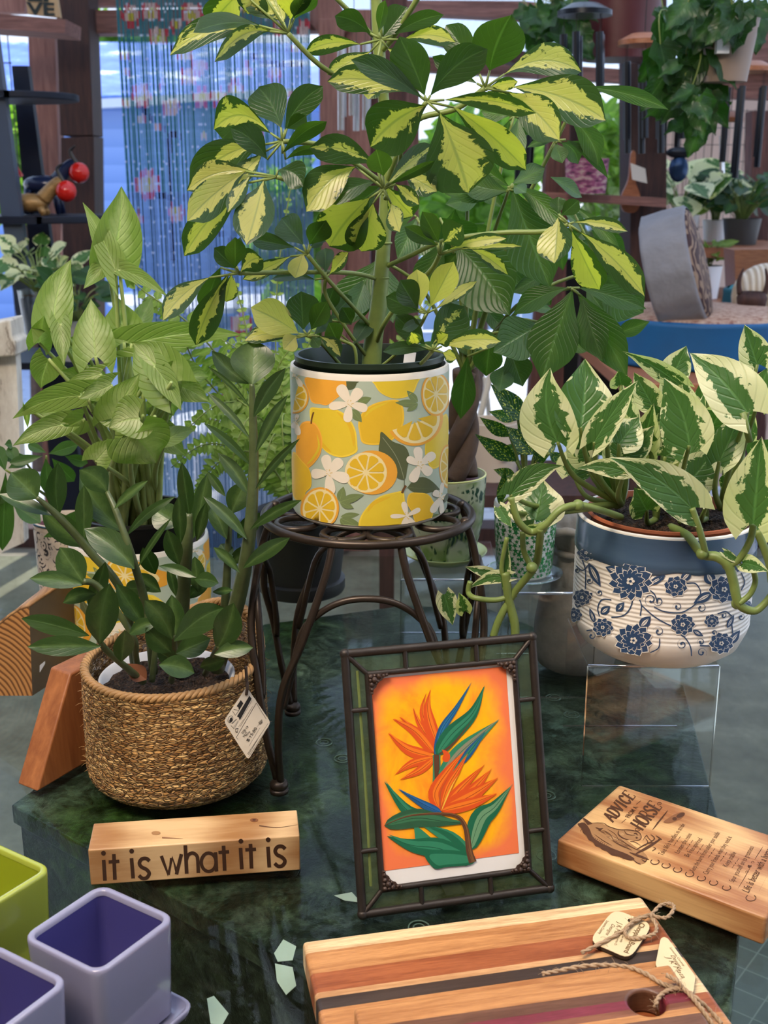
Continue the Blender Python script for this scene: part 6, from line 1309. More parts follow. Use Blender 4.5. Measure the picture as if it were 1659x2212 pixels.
# inner corners by ray
def fuv(px, py):
    P = PP(px, py, BL, nf)-BL; return P.dot(hx)/Wf, P.dot(up_)/Hf
M_lead = plain('dark_lead', (.045, .035, .028), .45, .6, nz=.4, scale=60, bump=.3)
iu0, iu1, iv0, iv1 = .108, .892, .085, .915
mb = MB()
e = .0
for a, b in (((0, 0), (1, 0)), ((1, 0), (1, 1)), ((1, 1), (0, 1)), ((0, 1), (0, 0))): mb.tube([F(*a), F(*b)], .0036, 10, False)
for c_ in ((0, 0), (1, 0), (1, 1), (0, 1)): mb.ball(F(*c_), .0044)
mb.build('outer_came', M_lead, pf_, smooth=True, auto=60)
mb = MB()
for a, b in (((iu0, iv0), (iu1, iv0)), ((iu1, iv0), (iu1, iv1)), ((iu1, iv1), (iu0, iv1)), ((iu0, iv1), (iu0, iv0))): mb.tube([F(*a, .001), F(*b, .001)], .0026, 8, False)
mb.build('inner_came', M_lead, pf_, smooth=True, auto=60)
mb = MB()
for a, b in (((0, 0), (iu0, iv0)), ((1, 0), (iu1, iv0)), ((1, 1), (iu1, iv1)), ((0, 1), (iu0, iv1)), ((0, .24), (iu0, .24)), ((0, .78), (iu0, .78)), ((1, .235), (iu1, .235)), ((1, .755), (iu1, .755)), ((.31, 1), (.31, iv1)), ((.69, 1), (.69, iv1)), ((.31, 0), (.31, iv0)), ((.68, 0), (.68, iv0))):
    MB().tube([F(*a, .001), F(*b, .001)], .0021, 8, False).build('cross_came', M_lead, pf_, smooth=True, auto=60)
n = N('rippled_green_glass'); nb_ = n.bump(n.noise(n.obj(), 130, 2), .7, .004)
M_rip = n.done(n.n('MixShader', {0: .3, 1: n.n('BsdfTransparent', {0: (.62, .72, .5, 1)}), 2: n.pr(n.mix(n.noise(n.obj(), 90, 3), (.045, .06, .02), (.19, .23, .09)), .12, nb_)}))
for a, b, c_, d_ in (((0, 0), (1, 0), (iu1, iv0), (iu0, iv0)), ((1, 0), (1, 1), (iu1, iv1), (iu1, iv0)), ((1, 1), (0, 1), (iu0, iv1), (iu1, iv1)), ((0, 1), (0, 0), (iu0, iv0), (iu0, iv1))):
    P = [F(*q) for q in (a, b, c_, d_)]; MB().add(P, [(0, 1, 2, 3)]).build('glass_border', M_rip, pf_)
# ornate corners
M_orn = plain('ornate_brown', (.06, .035, .025), .45, .3, nz=.5, scale=200, bump=.8)
for cu, cv, su, sv in ((iu0, iv0, 1, 1), (iu1, iv0, -1, 1), (iu1, iv1, -1, -1), (iu0, iv1, 1, -1)):
    mb = MB(); C0 = F(cu, cv, .0035); L = .0165
    q = [(0, 0), (1, 0), (.92, .16), (.74, .22), (.66, .34), (.5, .40), (.40, .5), (.34, .66), (.22, .74), (.16, .92), (0, 1)]
    P = [C0+hx*(x*L*su)+up_*(y*L*sv) for x, y in q]; k = len(P)
    mb.add(P+[p+nf*.0012 for p in P], [list(range(k)), list(range(k, 2*k))[::-1]]+[[i, k+i, k+(i+1) % k, (i+1) % k] for i in range(k)])
    for x, y, r in ((.28, .28, .0026), (.12, .5, .002), (.5, .12, .002), (.12, .75, .0016), (.75, .12, .0016), (.45, .36, .0014), (.36, .45, .0014), (.1, .1, .002), (.3, .08, .0015), (.08, .3, .0015), (.12, .92, .0012), (.92, .1, .0012)):
        mb.ball(C0+hx*(x*L*su)+up_*(y*L*sv)+nf*.0012, r, 10, 6)
    mb.build('corner_ornament', M_orn, pf_, smooth=True, auto=50)
# backing, print, easel strut
MB().obox(F(iu0, iv0, -.0035), hx*(Wf*(iu1-iu0)), up_*(Hf*(iv1-iv0)), nf*.0025).build('backing', M_black, pf_)
MB().add([F(iu0+.005, iv0+.004, -.0006), F(iu1-.005, iv0+.004, -.0006), F(iu1-.005, iv1-.004, -.0006), F(iu0+.005, iv1-.004, -.0006)], [(0, 1, 2, 3)]).build('mat_board', plain('white_mat', (.84, .80, .74), .5), pf_)
MB().obox(F(.45, .02, -.005), hx*.016, up_*.0+back*.055+V((0, 0, -.004)), nf*.001).build('easel_strut', M_black, pf_)
MB().tube([F(.055, .10, -.002), F(.062, .48, -.002), F(.060, .93, -.002)], .0012, 6).build('pale_edge_strip', plain('cream_strip', (.62, .60, .35), .5), pf_)
# print with watercolour ground
p00, p11 = fuv(825, 1887), fuv(1092, 1440)
pu0, pu1, pv0, pv1 = iu0+.012, iu1-.045, iv0+.068, iv1-.022
n = N('watercolour_ground'); uvn = n.n('TexCoord', out=2); sp_ = n.n('SeparateXYZ', {0: uvn}, None); U_, V_ = sp_.outputs[0], sp_.outputs[1]
f = n.noise(uvn, 3.2, 5, .65, dist=.5); f2 = n.noise(n.mapv(uvn, (1, 1, 1), loc=(3, 1, 0)), 2.2, 4, .6)
du = n.M('ABSOLUTE', n.M('SUBTRACT', U_, .5)); dv = n.M('ABSOLUTE', n.M('SUBTRACT', V_, .5)); ed = n.M('ADD', n.M('POWER', n.M('MULTIPLY', du, 2.), 4.), n.M('POWER', n.M('MULTIPLY', dv, 2.), 6.))
ed = n.M('ADD', ed, n.M('MULTIPLY', n.M('SUBTRACT', f2, .5), 1.6))
c = n.ramp(f, [(.35, (.95, .30, .015)), (.5, (.98, .44, .008)), (.62, (.98, .50, .004))]); c = n.mix(n.n('MapRange', {0: ed, 1: .25, 2: .95}), c, (.90, .20, .07))
M_wc = n.done(n.pr(c, .35))
mb = MB(); P = [F(pu0, pv0, -.0003), F(pu1, pv0, -.0003), F(pu1, pv1, -.0003), F(pu0, pv1, -.0003)]; mb.add(P, [(0, 1, 2, 3)]); mb.uv = [(0, 0), (1, 0), (1, 1), (0, 1)]
mb.build('painting', M_wc, pf_)
zf = lambda x, y: fuv(600+x/2.566, 1350+y/2.566)
d = Decal(zf, lambda u, v, h: F(u, v, h), None, eps=.00001, base=.0000)
OR = (.70, .085, .010); OR2 = (.84, .19, .012); GR = (.01, .13, .06); GR2 = (.03, .22, .11); BLU = (.012, .09, .22); BRN = (.11, .045, .02)
def pet(pts, col, col2=None):
    d.poly(spline(pts), col)
    if col2:
        cx_ = sum(p[0] for p in pts)/len(pts); cy_ = sum(p[1] for p in pts)/len(pts); d.poly(spline([(cx_+(x-cx_)*.8, cy_+(y-cy_)*.62) for x, y in pts]), col2)
def blade(pts, w, col, col2=None, tp='pet'):
    w = w*1.05 if tp == 'pet' else w
    d.poly(stroke(pts, w, True, tp), col)
    if col2: d.poly(stroke([(x+w*.06, y-w*.08) for x, y in pts], w*.42, True, tp), col2); d.poly(stroke(pts, 3.5, True, 'both'), tuple(q_*.55 for q_ in col))
for p_, w in (([(880, 690), (790, 560), (750, 460)], 34), ([(880, 690), (825, 560), (800, 470), (822, 380)], 40), ([(900, 690), (850, 560), (830, 460), (845, 360)], 62), ([(870, 700), (780, 600), (675, 510)], 48), ([(865, 710), (760, 590), (638, 522)], 60), ([(860, 730), (720, 690), (612, 600)], 62), ([(860, 735), (740, 770), (650, 830)], 46), ([(860, 745), (780, 810), (678, 858)], 46)): blade(p_, w, OR, OR2)
blade([(870, 1000), (880, 850), (880, 720)], 42, GR2, (.2, .25, .12), None); blade([(885, 860), (880, 700), (900, 640)], 30, BRN, None, None)
blade([(870, 720), (910, 580), (990, 460), (1072, 320)], 40, BLU, (.02, .17, .32)); blade([(880, 720), (960, 610), (1080, 490), (1142, 342)], 90, GR, GR2); blade([(890, 720), (980, 650), (1080, 520)], 12, BRN)
blade([(895, 850), (1000, 720), (1110, 620), (1222, 528)], 88, GR2, (.25, .24, .15)); blade([(1000, 780), (1080, 680), (1150, 590)], 44, BLU, GR2)
blade([(925, 760), (935, 720), (910, 690)], 40, OR)
for p_, w in (([(900, 1030), (870, 930), (950, 800), (1035, 700)], 70), ([(900, 1030), (940, 900), (1000, 800), (1050, 715)], 50), ([(905, 1030), (1020, 900), (1145, 775)], 55), ([(905, 1030), (1060, 930), (1182, 800)], 78), ([(905, 1030), (1080, 940), (1218, 848)], 80), ([(905, 1030), (1080, 985), (1212, 935)], 66)): blade(p_, w, OR, OR2)
blade([(905, 1030), (960, 900), (1000, 830)], 8, (.85, .5, .05)); blade([(905, 1030), (900, 930), (950, 830)], 8, (.5, .1, .02))
blade([(905, 1040), (800, 990), (668, 910)], 44, BLU, (.02, .12, .32))
blade([(860, 1080), (720, 1030), (590, 868)], 70, GR, GR2)
blade([(1065, 1250), (1120, 1080), (1200, 1010), (1292, 892)], 110, GR, (.14, .3, .15)); 
blade([(1075, 1310), (950, 1180), (800, 1110)], 88, GR2, GR); blade([(800, 1220), (780, 1160), (755, 1110)], 50, GR2); pet([(755, 1112), (860, 1190), (880, 1240), (800, 1250)], GR2)
blade([(1080, 1320), (900, 1240), (740, 1220), (606, 1170)], 110, GR, GR2); pet([(820, 1250), (1060, 1260), (1080, 1322), (940, 1340), (862, 1345)], GR, GR2)
blade([(590, 1112), (760, 1070), (900, 1085), (1030, 1100)], 100, (.025, .10, .045), (.04, .16, .07)); blade([(590, 1110), (740, 1055), (960, 1050), (1035, 1110), (1060, 1250), (1080, 1315)], 44, BRN, (.2, .09, .03), 'start')
d.mb.build('flower_painting', M_Vm, pf_)

# ================================================================== LETTERED BLOCK
M_ash = wood('pale_cherry', (.36, .165, .055), (.70, .45, .22), 'X', 1.3, .4, ring=.8, bump=.08, stretch=9)
M_ashend = wood('end_grain', (.38, .19, .075), (.62, .38, .18), 'Z', 2, .5)
b0, b1 = PZ(196, 1913), PZ(649, 1880); X_ = (b1-b0); Lb = X_.length; X_.normalize(); Yb = V((-X_.y, X_.x, 0)); ang = atan2(X_.y, X_.x)
wb_ = thing('lettered_block', 'pale wooden block lettered it is what it is, standing in front of the basket', 'sign block', b0, ang)
hB = .0335; dB = .042
blk = MB().box((0, 0, 0), (Lb, dB, hB)).build('block', M_ash, wb_, world=False, bevel=.0012)
ZB = lambda x, y: PP(x/2.514, 1400+y/2.514, b0, -Yb)
d = Decal(lambda x, y: (x, y), lambda u, v, h: ZB(u, v)-Yb*h, None, eps=.00001, base=.0002); D_ = (.055, .022, .010)
def vs(x0, y0, x1, y1, w=20): d.poly(stroke([(x0, y0), (x1, y1)], w, False), D_)
def dot(x, y, r=13): d.poly(circ(x, y, r, 20), D_)
def ring(x, y, rx, ry, w, a0=0, a1=2*pi): d.poly(stroke([(x+rx*cos(a0+(a1-a0)*i/24), y+ry*sin(a0+(a1-a0)*i/24)) for i in range(25)], w, False), D_)
def S_(x, y, w=62, h=112): d.poly(stroke([(x+w*.46, y-h*.36), (x+w*.2, y-h*.48), (x-w*.2, y-h*.46), (x-w*.42, y-h*.27), (x-w*.25, y-h*.08), (x+w*.2, y+h*.05), (x+w*.44, y+h*.24), (x+w*.22, y+h*.45), (x-w*.15, y+h*.48), (x-w*.46, y+h*.34)], 20), D_)
def T_(x, y0, y1, cb): vs(x-2, y0, x+4, y1); vs(x-30, cb+1, x+28, cb-3, 18)
dot(562, 1113); vs(563, 1150, 570, 1262); T_(620, 1118, 1257, 1160)
dot(715, 1102); vs(714, 1140, 723, 1250); S_(783, 1196)
d.poly(stroke([(876, 1128), (914, 1230), (932, 1140)], 19, False), D_); d.poly(stroke([(914, 1230), (936, 1135), (962, 1225)], 17, False), D_); d.poly(stroke([(958, 1228), (985, 1118)], 19, False), D_)
vs(1006, 1070, 1014, 1224); d.poly(stroke([(1012, 1150), (1022, 1124), (1045, 1112), (1068, 1126), (1074, 1155), (1077, 1220)], 19), D_)
ring(1133, 1162, 40, 50, 18); vs(1170, 1108, 1176, 1212, 19)
T_(1216, 1072, 1208, 1108)
dot(1308, 1048); vs(1306, 1084, 1313, 1200); T_(1362, 1062, 1196, 1094)
dot(1456, 1040); vs(1455, 1078, 1462, 1190); S_(1520, 1130)
d.mb.build('lettering', M_Vm, wb_)
kn = Decal(lambda x, y: (x, y), lambda u, v, h: PZ(u, v, hB)+V((0, 0, h)), None, base=.0002)
kn.poly(circ(549, 1772, 9, 14, 4), (.22, .08, .03)); kn.poly(circ(549, 1772, 4, 10, 2), (.08, .03, .015)); kn.poly(circ(337, 1800, 10, 14, 4), (.36, .18, .07)); kn.poly(stroke([(560, 1784), (600, 1788), (648, 1781)], 2.5, True, 'end'), (.14, .06, .03)); kn.poly(stroke([(350, 1810), (395, 1812)], 3, False, 'end'), (.25, .11, .05))
kn.mb.build('knot', M_Vm, wb_)

# ================================================================== LEFT WOOD BLOCKS
M_red = wood('orange_cedar', (.22, .065, .018), (.42, .15, .045), 'Z', 1., .5, bump=.1)
A = PZ(37, 1693); Bq = PZ(76, 1709); upv = PY(109, 1441, 1.068)-A; tv = (Bq-A)*1.12; dv = V((.050, .088, 0))
lo_ = thing('leaning_block', 'orange-brown wooden block leaning against the seagrass basket', 'wood block', A)
MB().obox(A, tv, dv, upv).build('block', M_red, lo_, bevel=.002)
n = N('curly_end_grain'); o = n.obj(); w_ = n.n('TexWave', {'Vector': n.mapv(o, (1, .05, .8), loc=(.045, 0, .02)), 'Scale': 62., 'Distortion': 3.5, 'Detail': 2., 'Detail Scale': .5}, 1, wave_type='RINGS', rings_direction='SPHERICAL')
M_curly = n.done(n.pr(n.mix(n.step(w_, .35, .25), (.16, .06, .015), (.50, .23, .07)), .5, n.bump(w_, .2, .001)))
ab = thing('live_edge_block', 'wooden block with curved live edge top and wavy orange grain at the left edge', 'wood block', PZ(30, 1500))
E_ = PZ(70, 1503); ex = V((1, 0, 0)); yb = .006
def topz(px, py): return PY(px, py, E_.y).z
front = [(PY(-60, 1300, E_.y).x, 0), (E_.x, 0), (PY(62, 1300, E_.y).x, topz(62, 1312)), (PY(40, 1300, E_.y).x, topz(40, 1318)), (PY(20, 1300, E_.y).x, topz(20, 1330)), (PY(0, 1300, E_.y).x, topz(0, 1345)), (PY(-60, 1300, E_.y).x, topz(-60, 1390))]
bk = V((.052, .14, 0)); P0 = [V((x, E_.y, z)) for x, z in front]; P1 = [p+bk+V((0, 0, .018 if p.z > .01 else 0)) for p in P0]; k = len(P0)
mb = MB(); mb.add(P0+P1, [list(range(k))]); mb.build('grain_face', M_curly, ab)
mb = MB(); mb.add(P0+P1, [[1, k+1, k+2, 2], list(range(k, 2*k))[::-1], [0, k, k+1, 1], [6, k+6, k, 0]]); mb.build('side_face', plain('brown_stained_side', (.13, .095, .06), .6, nz=.3, scale=20), ab)
mb = MB(); nseg = 12
for s_ in range(nseg+1):
    t = s_/nseg
    for i in (2, 3, 4, 5, 6):
        p = P0[i].lerp(P1[i], t); mb.v.append(p+V((0, 0, .0015+.006*sin(t*9+i)*t)))
for s_ in range(nseg):
    for i in range(4): a = s_*5+i; mb.f.append([a, a+1, a+6, a+5])
mb.build('live_edge', wood('live_edge_wood', (.12, .05, .02), (.55, .30, .12), 'Y', 1.5, .6), ab, smooth=True, solid=.003)
q = [PY(92, 1418, 1.262), PY(98, 1412, 1.262), PY(98, 1434, 1.262), PY(91, 1452, 1.262)]
sdn = bk.cross(V((0, 0, 1))).normalized()
def onside(px, py):
    return PP(px, py, E_+sdn*.0012, sdn)
MB().add([onside(85, 1424), onside(97, 1414), onside(97, 1434), onside(86, 1452)], [(0, 1, 2, 3)]).build('price_label', M_wh, ab, solid=.0004)

# ================================================================== CERAMIC CUBES
M_lav = plain('lavender_glaze', (.26, .25, .35), .14, nz=.06, scale=8, coat=.3); M_lavin = plain('violet_glaze', (.062, .055, .20), .16); M_lime = plain('lime_glaze', (.34, .38, .05), .15, nz=.06, scale=8, coat=.3); M_limein = plain('lime_glaze_inside', (.30, .35, .02), .2)
def rrect(s_, rad, n_=5):
    o = []
    for cx_, cy_, a0 in ((s_-rad, s_-rad, 0), (-s_+rad, s_-rad, pi/2), (-s_+rad, -s_+rad, pi), (s_-rad, -s_+rad, 3*pi/2)):
        for i in range(n_+1): a = a0+pi/2*i/n_; o.append((cx_+rad*cos(a), cy_+rad*sin(a)))
    return o
def loft(rings):
    mb = MB(); k = len(rings[0][0])
    for pts, z in rings: mb.v += [V((x, y, z)) for x, y in pts]
    for j in range(len(rings)-1):
        for i in range(k): i2 = (i+1) % k; mb.f.append([j*k+i, j*k+i2, (j+1)*k+i2, (j+1)*k+i])
    mb.f.append(list(range(k))[::-1]); mb.f.append([(len(rings)-1)*k+i for i in range(k)]); return mb
def cube(x, y, rot, s_, h, m, mi, lab, saucer=True, z0=.010):
    t = thing('cube_planter', lab, 'planter', (x, y, 0), rot)
    o = h
    loft([(rrect(s_*.90, .008), z0), (rrect(s_*.93, .009), z0+.002), (rrect(s_*.99, .009), o-.006), (rrect(s_, .010), o-.003), (rrect(s_*.995, .010), o-.0008), (rrect(s_*.975, .010), o), (rrect(s_*.90, .008), o), (rrect(s_*.875, .007), o-.001), (rrect(s_*.86, .006), o-.004)]).build('body', m, t, world=False, smooth=True)
    mbi = MB(); R = [(rrect(s_*.868, .006), o-.0035), (rrect(s_*.84, .006), o-.02), (rrect(s_*.78, .006), z0+.012), (rrect(s_*.74, .006), z0+.008)]; k = len(R[0][0])
    for pts, z in R: mbi.v += [V((a, b, z)) for a, b in pts]
    for j in range(3):
        for i in range(k): i2 = (i+1) % k; mbi.f.append([j*k+i, j*k+i2, (j+1)*k+i2, (j+1)*k+i])
    mbi.f.append([3*k+i for i in range(k)])
    return t, mbi, mi
def cube2(*a, **k):
    t, mbi, mi = cube(*a, **k); body = t.children[0]; me = body.data
    bm = bmesh.new(); bm.from_mesh(me); bm.faces.ensure_lookup_table(); bm.faces.remove(bm.faces[-1] if abs(bm.faces[-1].calc_center_median().z-a[4]+.004) < .004 else max(bm.faces, key=lambda f: len(f.verts)*1000+f.calc_center_median().z)); bm.to_mesh(me); bm.free()
    mbi.build('inside', mi, t, world=False, smooth=True, auto=50)
    s_ = a[3]; loft([(rrect(s_*.95, .008), 0), (rrect(s_*1.16, .009), .008), (rrect(s_*1.2, .010), .013), (rrect(s_*1.17, .010), .0145), (rrect(s_*1.13, .009), .013), (rrect(s_*1.0, .008), .008)]).build('saucer', a[5], t, world=False, smooth=True)
c4 = [PZ(x, y, .085) for x, y in [(212, 1910), (380, 1985), (218, 2112), (48, 2012)]]; cc_ = sum(c4, V())/4; ea = c4[1]-c4[0]; rot = atan2(ea.y, ea.x); sd_ = ((c4[1]-c4[0]).length+(c4[2]-c4[1]).length+(c4[3]-c4[2]).length+(c4[0]-c4[3]).length)/8
cube2(cc_.x, cc_.y, rot, sd_, .085, M_lav, M_lavin, 'lavender square ceramic planter on a saucer, fully in view at lower left')
e2 = PZ(142, 2140, .085); cube2(e2.x-sd_*1.36, e2.y-sd_*.05, rot+.02, sd_, .085, M_lav, M_lavin, 'lavender square ceramic planter cut off at the bottom left corner')
e3 = PZ(107, 1890, .085); cube2(e3.x-sd_*1.38, e3.y-sd_*.05, rot, sd_, .085, M_lime, M_limein, 'lime green square ceramic planter at the left edge')

# ================================================================== CHOPPING BOARDS
zt1 = .022
k0, k1 = PZ(653, 2033, zt1), PZ(1386, 1935, zt1); X1 = k1-k0; L1 = X1.length; X1.normalize(); Yv = V((X1.y, -X1.x, 0)); a1 = atan2(X1.y, X1.x)
def stripes(name, org, Yd, z, items, xref, offs=0, dark=False):
    """items: (pixel y of the far edge at column xref, colour)"""
    n = N(name); o = n.obj(); s_ = n.n('SeparateXYZ', {0: o}, None)
    pos = [(PZ(xref, py, z)-org).dot(Yd) for py, c in items]
    f = n.noise(n.mapv(o, (1, 15, 15)), 9, 5, .65, dist=.5); f2 = n.noise(n.mapv(o, (3, 40, 40)), 26, 3)
    tot = .25; y = n.M('DIVIDE', n.M('MULTIPLY', s_.outputs[1], -1.), tot)
    st_ = [(max(0., p/tot), c) for p, (py, c) in zip(pos, items)]; st_[0] = (0., st_[0][1])
    c = n.ramp(y, st_, 'CONSTANT'); g = n.M('ADD', n.M('MULTIPLY', f, .7), n.M('MULTIPLY', f2, .3))
    c = n.mix(n.n('MapRange', {0: g, 1: .40, 2: .62}), n.mix(1., c, (.58, .48, .42), 'MULTIPLY'), c)
    return n.done(n.pr(c, .42, n.bump(g, .08, .001)))
MAP = (.92, .68, .37); TAN = (.58, .27, .095); RED_ = (.38, .11, .035); LT = (.72, .42, .19); BLK = (.055, .035, .025); PUR = (.24, .035, .055); BRW = (.17, .075, .04)
zc = lambda y: 1920+y/1.628
xr = 640+400/1.628
M_s1 = stripes('striped_hardwood', k0, Yv, zt1, [(zc(128), MAP), (zc(176), TAN), (zc(249), RED_), (zc(318), LT), (zc(337), BLK), (zc(377), TAN), (zc(450), MAP), (zc(520), RED_), (zc(600), TAN), (zc(680), MAP)], xr)
D1 = .20
cb = thing('chopping_board', 'large striped hardwood chopping board with a pale maple back strip, underneath', 'chopping board', (k0.x, k0.y, 0), a1)
MB().prism([(0, 0), (0, -D1), (L1, -D1), (L1, 0)], .0, zt1).build('board', M_s1, cb, world=False, bevel=.003)
zt2 = .0405
m0, m1 = PZ(764, 2176, zt2), PZ(1447, 2082, zt2); X2 = m1-m0; L2 = X2.length; X2.normalize(); Yw = V((X2.y, -X2.x, 0)); a2 = atan2(X2.y, X2.x)
xr2 = 1160+500/4.1475; z6 = lambda y: 1940+y/4.1475
M_s2 = stripes('striped_walnut', m0, Yw, zt2, [(z6(650), TAN), (z6(858), BRW), (z6(955), PUR), (z6(1045), (.26, .10, .05)), (z6(1105), TAN), (z6(1160), BRW), (z6(1400), TAN)], xr2)
def holed(L, D, hx_, hy_, r, z0, z1, n_=32):
    ring = [(hx_+r*cos(pi/2+2*pi*i/n_), hy_+r*sin(pi/2+2*pi*i/n_)) for i in range(n_)]
    out = [(hx_, 0), (0, 0), (0, -D), (hx_, -D), (L, -D), (L, 0)]; m = MB(); P = out+ring; k = len(P); h2 = n_//2
    m.v = [V((x, y, z0)) for x, y in P]+[V((x, y, z1)) for x, y in P]
    left = [0, 1, 2, 3]+[6+h2-i for i in range(h2+1)]; right = [3, 4, 5, 0]+[6+(n_-i) % n_ for i in range(h2+1)]
    for o_ in (0, k): m.f += [[q+o_ for q in left], [q+o_ for q in right]]
    m.f += [[i, (i+1) % 6, k+(i+1) % 6, k+i] for i in range(6)]+[[6+i, 6+(i+1) % n_, k+6+(i+1) % n_, k+6+i] for i in range(n_)]
    return m
hp = PZ(1160+985/4.1475, 1940+935/4.1475, zt2); hl = ((hp-m0).dot(X2), -(hp-m0).dot(Yw))
c2 = thing('chopping_board', 'smaller striped walnut and purpleheart board with a round hole, lying on top', 'chopping board', (m0.x, m0.y, zt1+.0002), a2)
holed(L2, .15, hl[0], hl[1], .0125, 0., zt2-zt1-.0002).build('board', M_s2, c2, world=False, bevel=.0022)
# wooden tags and twine
M_ply = plain('pale_plywood', (.72, .56, .32), .5, nz=.12, scale=25); M_burn = plain('burnt_edge', (.035, .018, .008), .7); M_twine = plain('jute_twine', (.42, .28, .16), .9, nz=.4, scale=400, bump=.5)
z6p = lambda x, y: (1160+x/4.1475, 1940+y/4.1475)
def tag6(name, lab, corners, rad, z, hole=None):
    t = thing(name, lab, 'tag', PZ(*z6p(*corners[0]), z)); q = [PZ(*z6p(*p), z) for p in rounded(corners, rad)]; k = len(q)
    hq = [PZ(*z6p(*p), z) for p in circ(hole[0], hole[1], hole[2], 16, hole[3])] if hole else None
    MB().prism([(p.x, p.y) for p in q], z-.0004, z, [(p.x, p.y) for p in hq] if hq else None).build('face', M_ply, t)
    MB().prism([(p.x, p.y) for p in q], z-.0032, z-.0004, [(p.x, p.y) for p in hq] if hq else None).build('burnt_edge', M_burn, t)
    return t
ztg = zt1+.0042
ta = tag6('wooden_tag', 'square pale wooden tag lettered Chopping Board, tied with twine', [(690, 95), (1040, 235), (830, 545), (465, 385)], 90, ztg, (838, 198, 26, 18))
g = MB(); g.col = []; CB = (.16, .085, .03)
def t6(body, a, b, h, z=ztg, **k): text(g, body, PZ(*z6p(*a), z), PZ(*z6p(*b), z), h, V((0, 0, 1)), k.pop('col', CB), .0002, **k)
t6('Chopping Board', (925, 222), (775, 485), .0042, bold=.02); t6('Approved for use only', (805, 232), (742, 395), .0018); t6('by Vonna D.', (735, 320), (690, 425), .0018)
t6('J K Mata', (725, 212), (680, 345), .0042, shear=.3); t6('Designs', (672, 232), (612, 330), .0030, shear=.3); t6('Sonoma County', (622, 200), (545, 320), .0024)
g.build('lettering', M_Vm, ta)
tb = tag6('wooden_tag', 'second pale wooden tag half hidden under the top board edge, beneath the twine', [(1110, 350), (1165, 350), (1420, 700), (1400, 850), (1330, 960), (1060, 600)], 30, zt1+.0045)
g = MB(); g.col = []
t6('Sonoma County', (1185, 445), (1310, 612), .0018, zt1+.0045); t6('Designs', (1195, 515), (1280, 640), .003, zt1+.0045, shear=.3); t6('J K Mata', (1150, 525), (1300, 720), .0036, zt1+.0045, shear=.3)
g.build('lettering', M_Vm, tb)
def twine(name, lab, paths, r=.0013):
    mb = MB()
    for pts, zs in paths:
        P = [PZ(*z6p(*p), z) for p, z in zip(pts, zs if isinstance(zs, list) else [zs]*len(pts))]; q = spline3(P, 10)
        for s1 in (0, 1):
            w_ = []
            for i, p in enumerate(q):
                T = (q[min(i+1, len(q)-1)]-q[max(i-1, 0)]).normalized(); Nn = T.cross(V((0, 0, 1))); Nn = Nn.normalized() if Nn.length > .01 else V((1, 0, 0)); Bn = T.cross(Nn); a = i*.75+s1*pi
                w_.append(p+(Nn*cos(a)+Bn*sin(a))*r*.55)
            mb.tube(w_, r*.72, 6, False)
        for i in range(len(q)//2):
            p = random.choice(q); d_ = V((rr(1), rr(1), rr(.5))).normalized(); mb.tube([p, p+d_*.003+V((0, 0, .001)), p+d_*.006], .00012, 3, True, sub=2)
    return solo(name, mb, M_twine, lab, 'twine', smooth=True)
def spline3(P, sub):
    q = []
    for i in range(len(P)-1):
        p0, p1, p2, p3 = P[max(i-1, 0)], P[i], P[i+1], P[min(i+2, len(P)-1)]
        for k in range(sub):
            t = k/sub; q.append(.5*((2*p1)+(p2-p0)*t+(2*p0-5*p1+4*p2-p3)*t*t+(-p0+3*p1-3*p2+p3)*t**3))
    q.append(P[-1]); return q
zz1 = ztg+.0018
twine('jute_twine', 'jute twine bow tied through the square wooden tag', [([(400, 490), (560, 410), (760, 300), (900, 200), (1020, 150)], zz1), ([(838, 200), (930, 170), (1020, 150), (1100, 70), (1190, 50), (1228, 90), (1160, 175), (1040, 160)], [ztg-.001, zz1, zz1+.001, zz1, zz1, zz1, zz1+.001, zz1+.002]), ([(1010, 150), (1070, 250), (1050, 320), (940, 355), (840, 360), (790, 310), (850, 220), (1000, 150)], [zz1+.001, zz1, zz1, zz1, zz1, zz1+.001, zz1+.002, zz1+.002])])
zq = zt2+.0016
twine('jute_twine', 'long jute twine looped through the hole of the top board', [([(50, 680), (180, 655), (380, 615), (600, 600), (800, 615), (960, 670), (1100, 755), (1220, 800), (1310, 815)], zq), ([(1085, 1030), (1060, 960), (1110, 870), (1200, 820), (1310, 815), (1400, 900), (1480, 1000), (1560, 1120), (1600, 1190)], [zt1+.004, zt2+.001, zq, zq, zq+.001, zq, zt2, zt2-.006, zt1+.006]), ([(1310, 815), (1250, 740), (1160, 690)], [zq+.001, zq+.006, zq+.006]), ([(1320, 820), (1430, 900), (1560, 1020), (1650, 1120)], [zq, zq-.001, zt1+.008, zt1+.004])], .0014)

# ================================================================== HORSE BOARD
zh = .025
A_, B_, C_ = PZ(1318, 1688, zh), PZ(1203, 1813, zh), PZ(1655, 1983, zh)
Hx = (C_-B_); Lh = Hx.length; Hx.normalize(); Hy = V((-Hx.y, Hx.x, 0)); Wh = (A_-B_).dot(Hy); ah = atan2(Hx.y, Hx.x)
M_hb = wood('horse_board_wood', (.36, .135, .042), (.74, .44, .18), 'X', 1.25, .4, ring=.5, bump=.1, stretch=19)
hb_ = thing('engraved_board', 'thick wooden plaque engraved Advice from a Horse, lying in front of the clear riser', 'plaque', (B_.x, B_.y, 0), ah)
MB().prism([(0, 0), (Lh, 0), (Lh, Wh), (0, Wh)], 0.0, zh).build('board', M_hb, hb_, world=False, bevel=.0025)
zh_ = lambda x, y: PZ(1190+x/3.537, 1670+y/3.537, zh)
g = MB(); g.col = []; EN = (.085, .032, .012); Zn = V((0, 0, 1))
def th(body, a, b, h, bold=0., shear=0., col=EN): text(g, body, zh_(*a), zh_(*b), h, Zn, col, .0003, bold, shear)
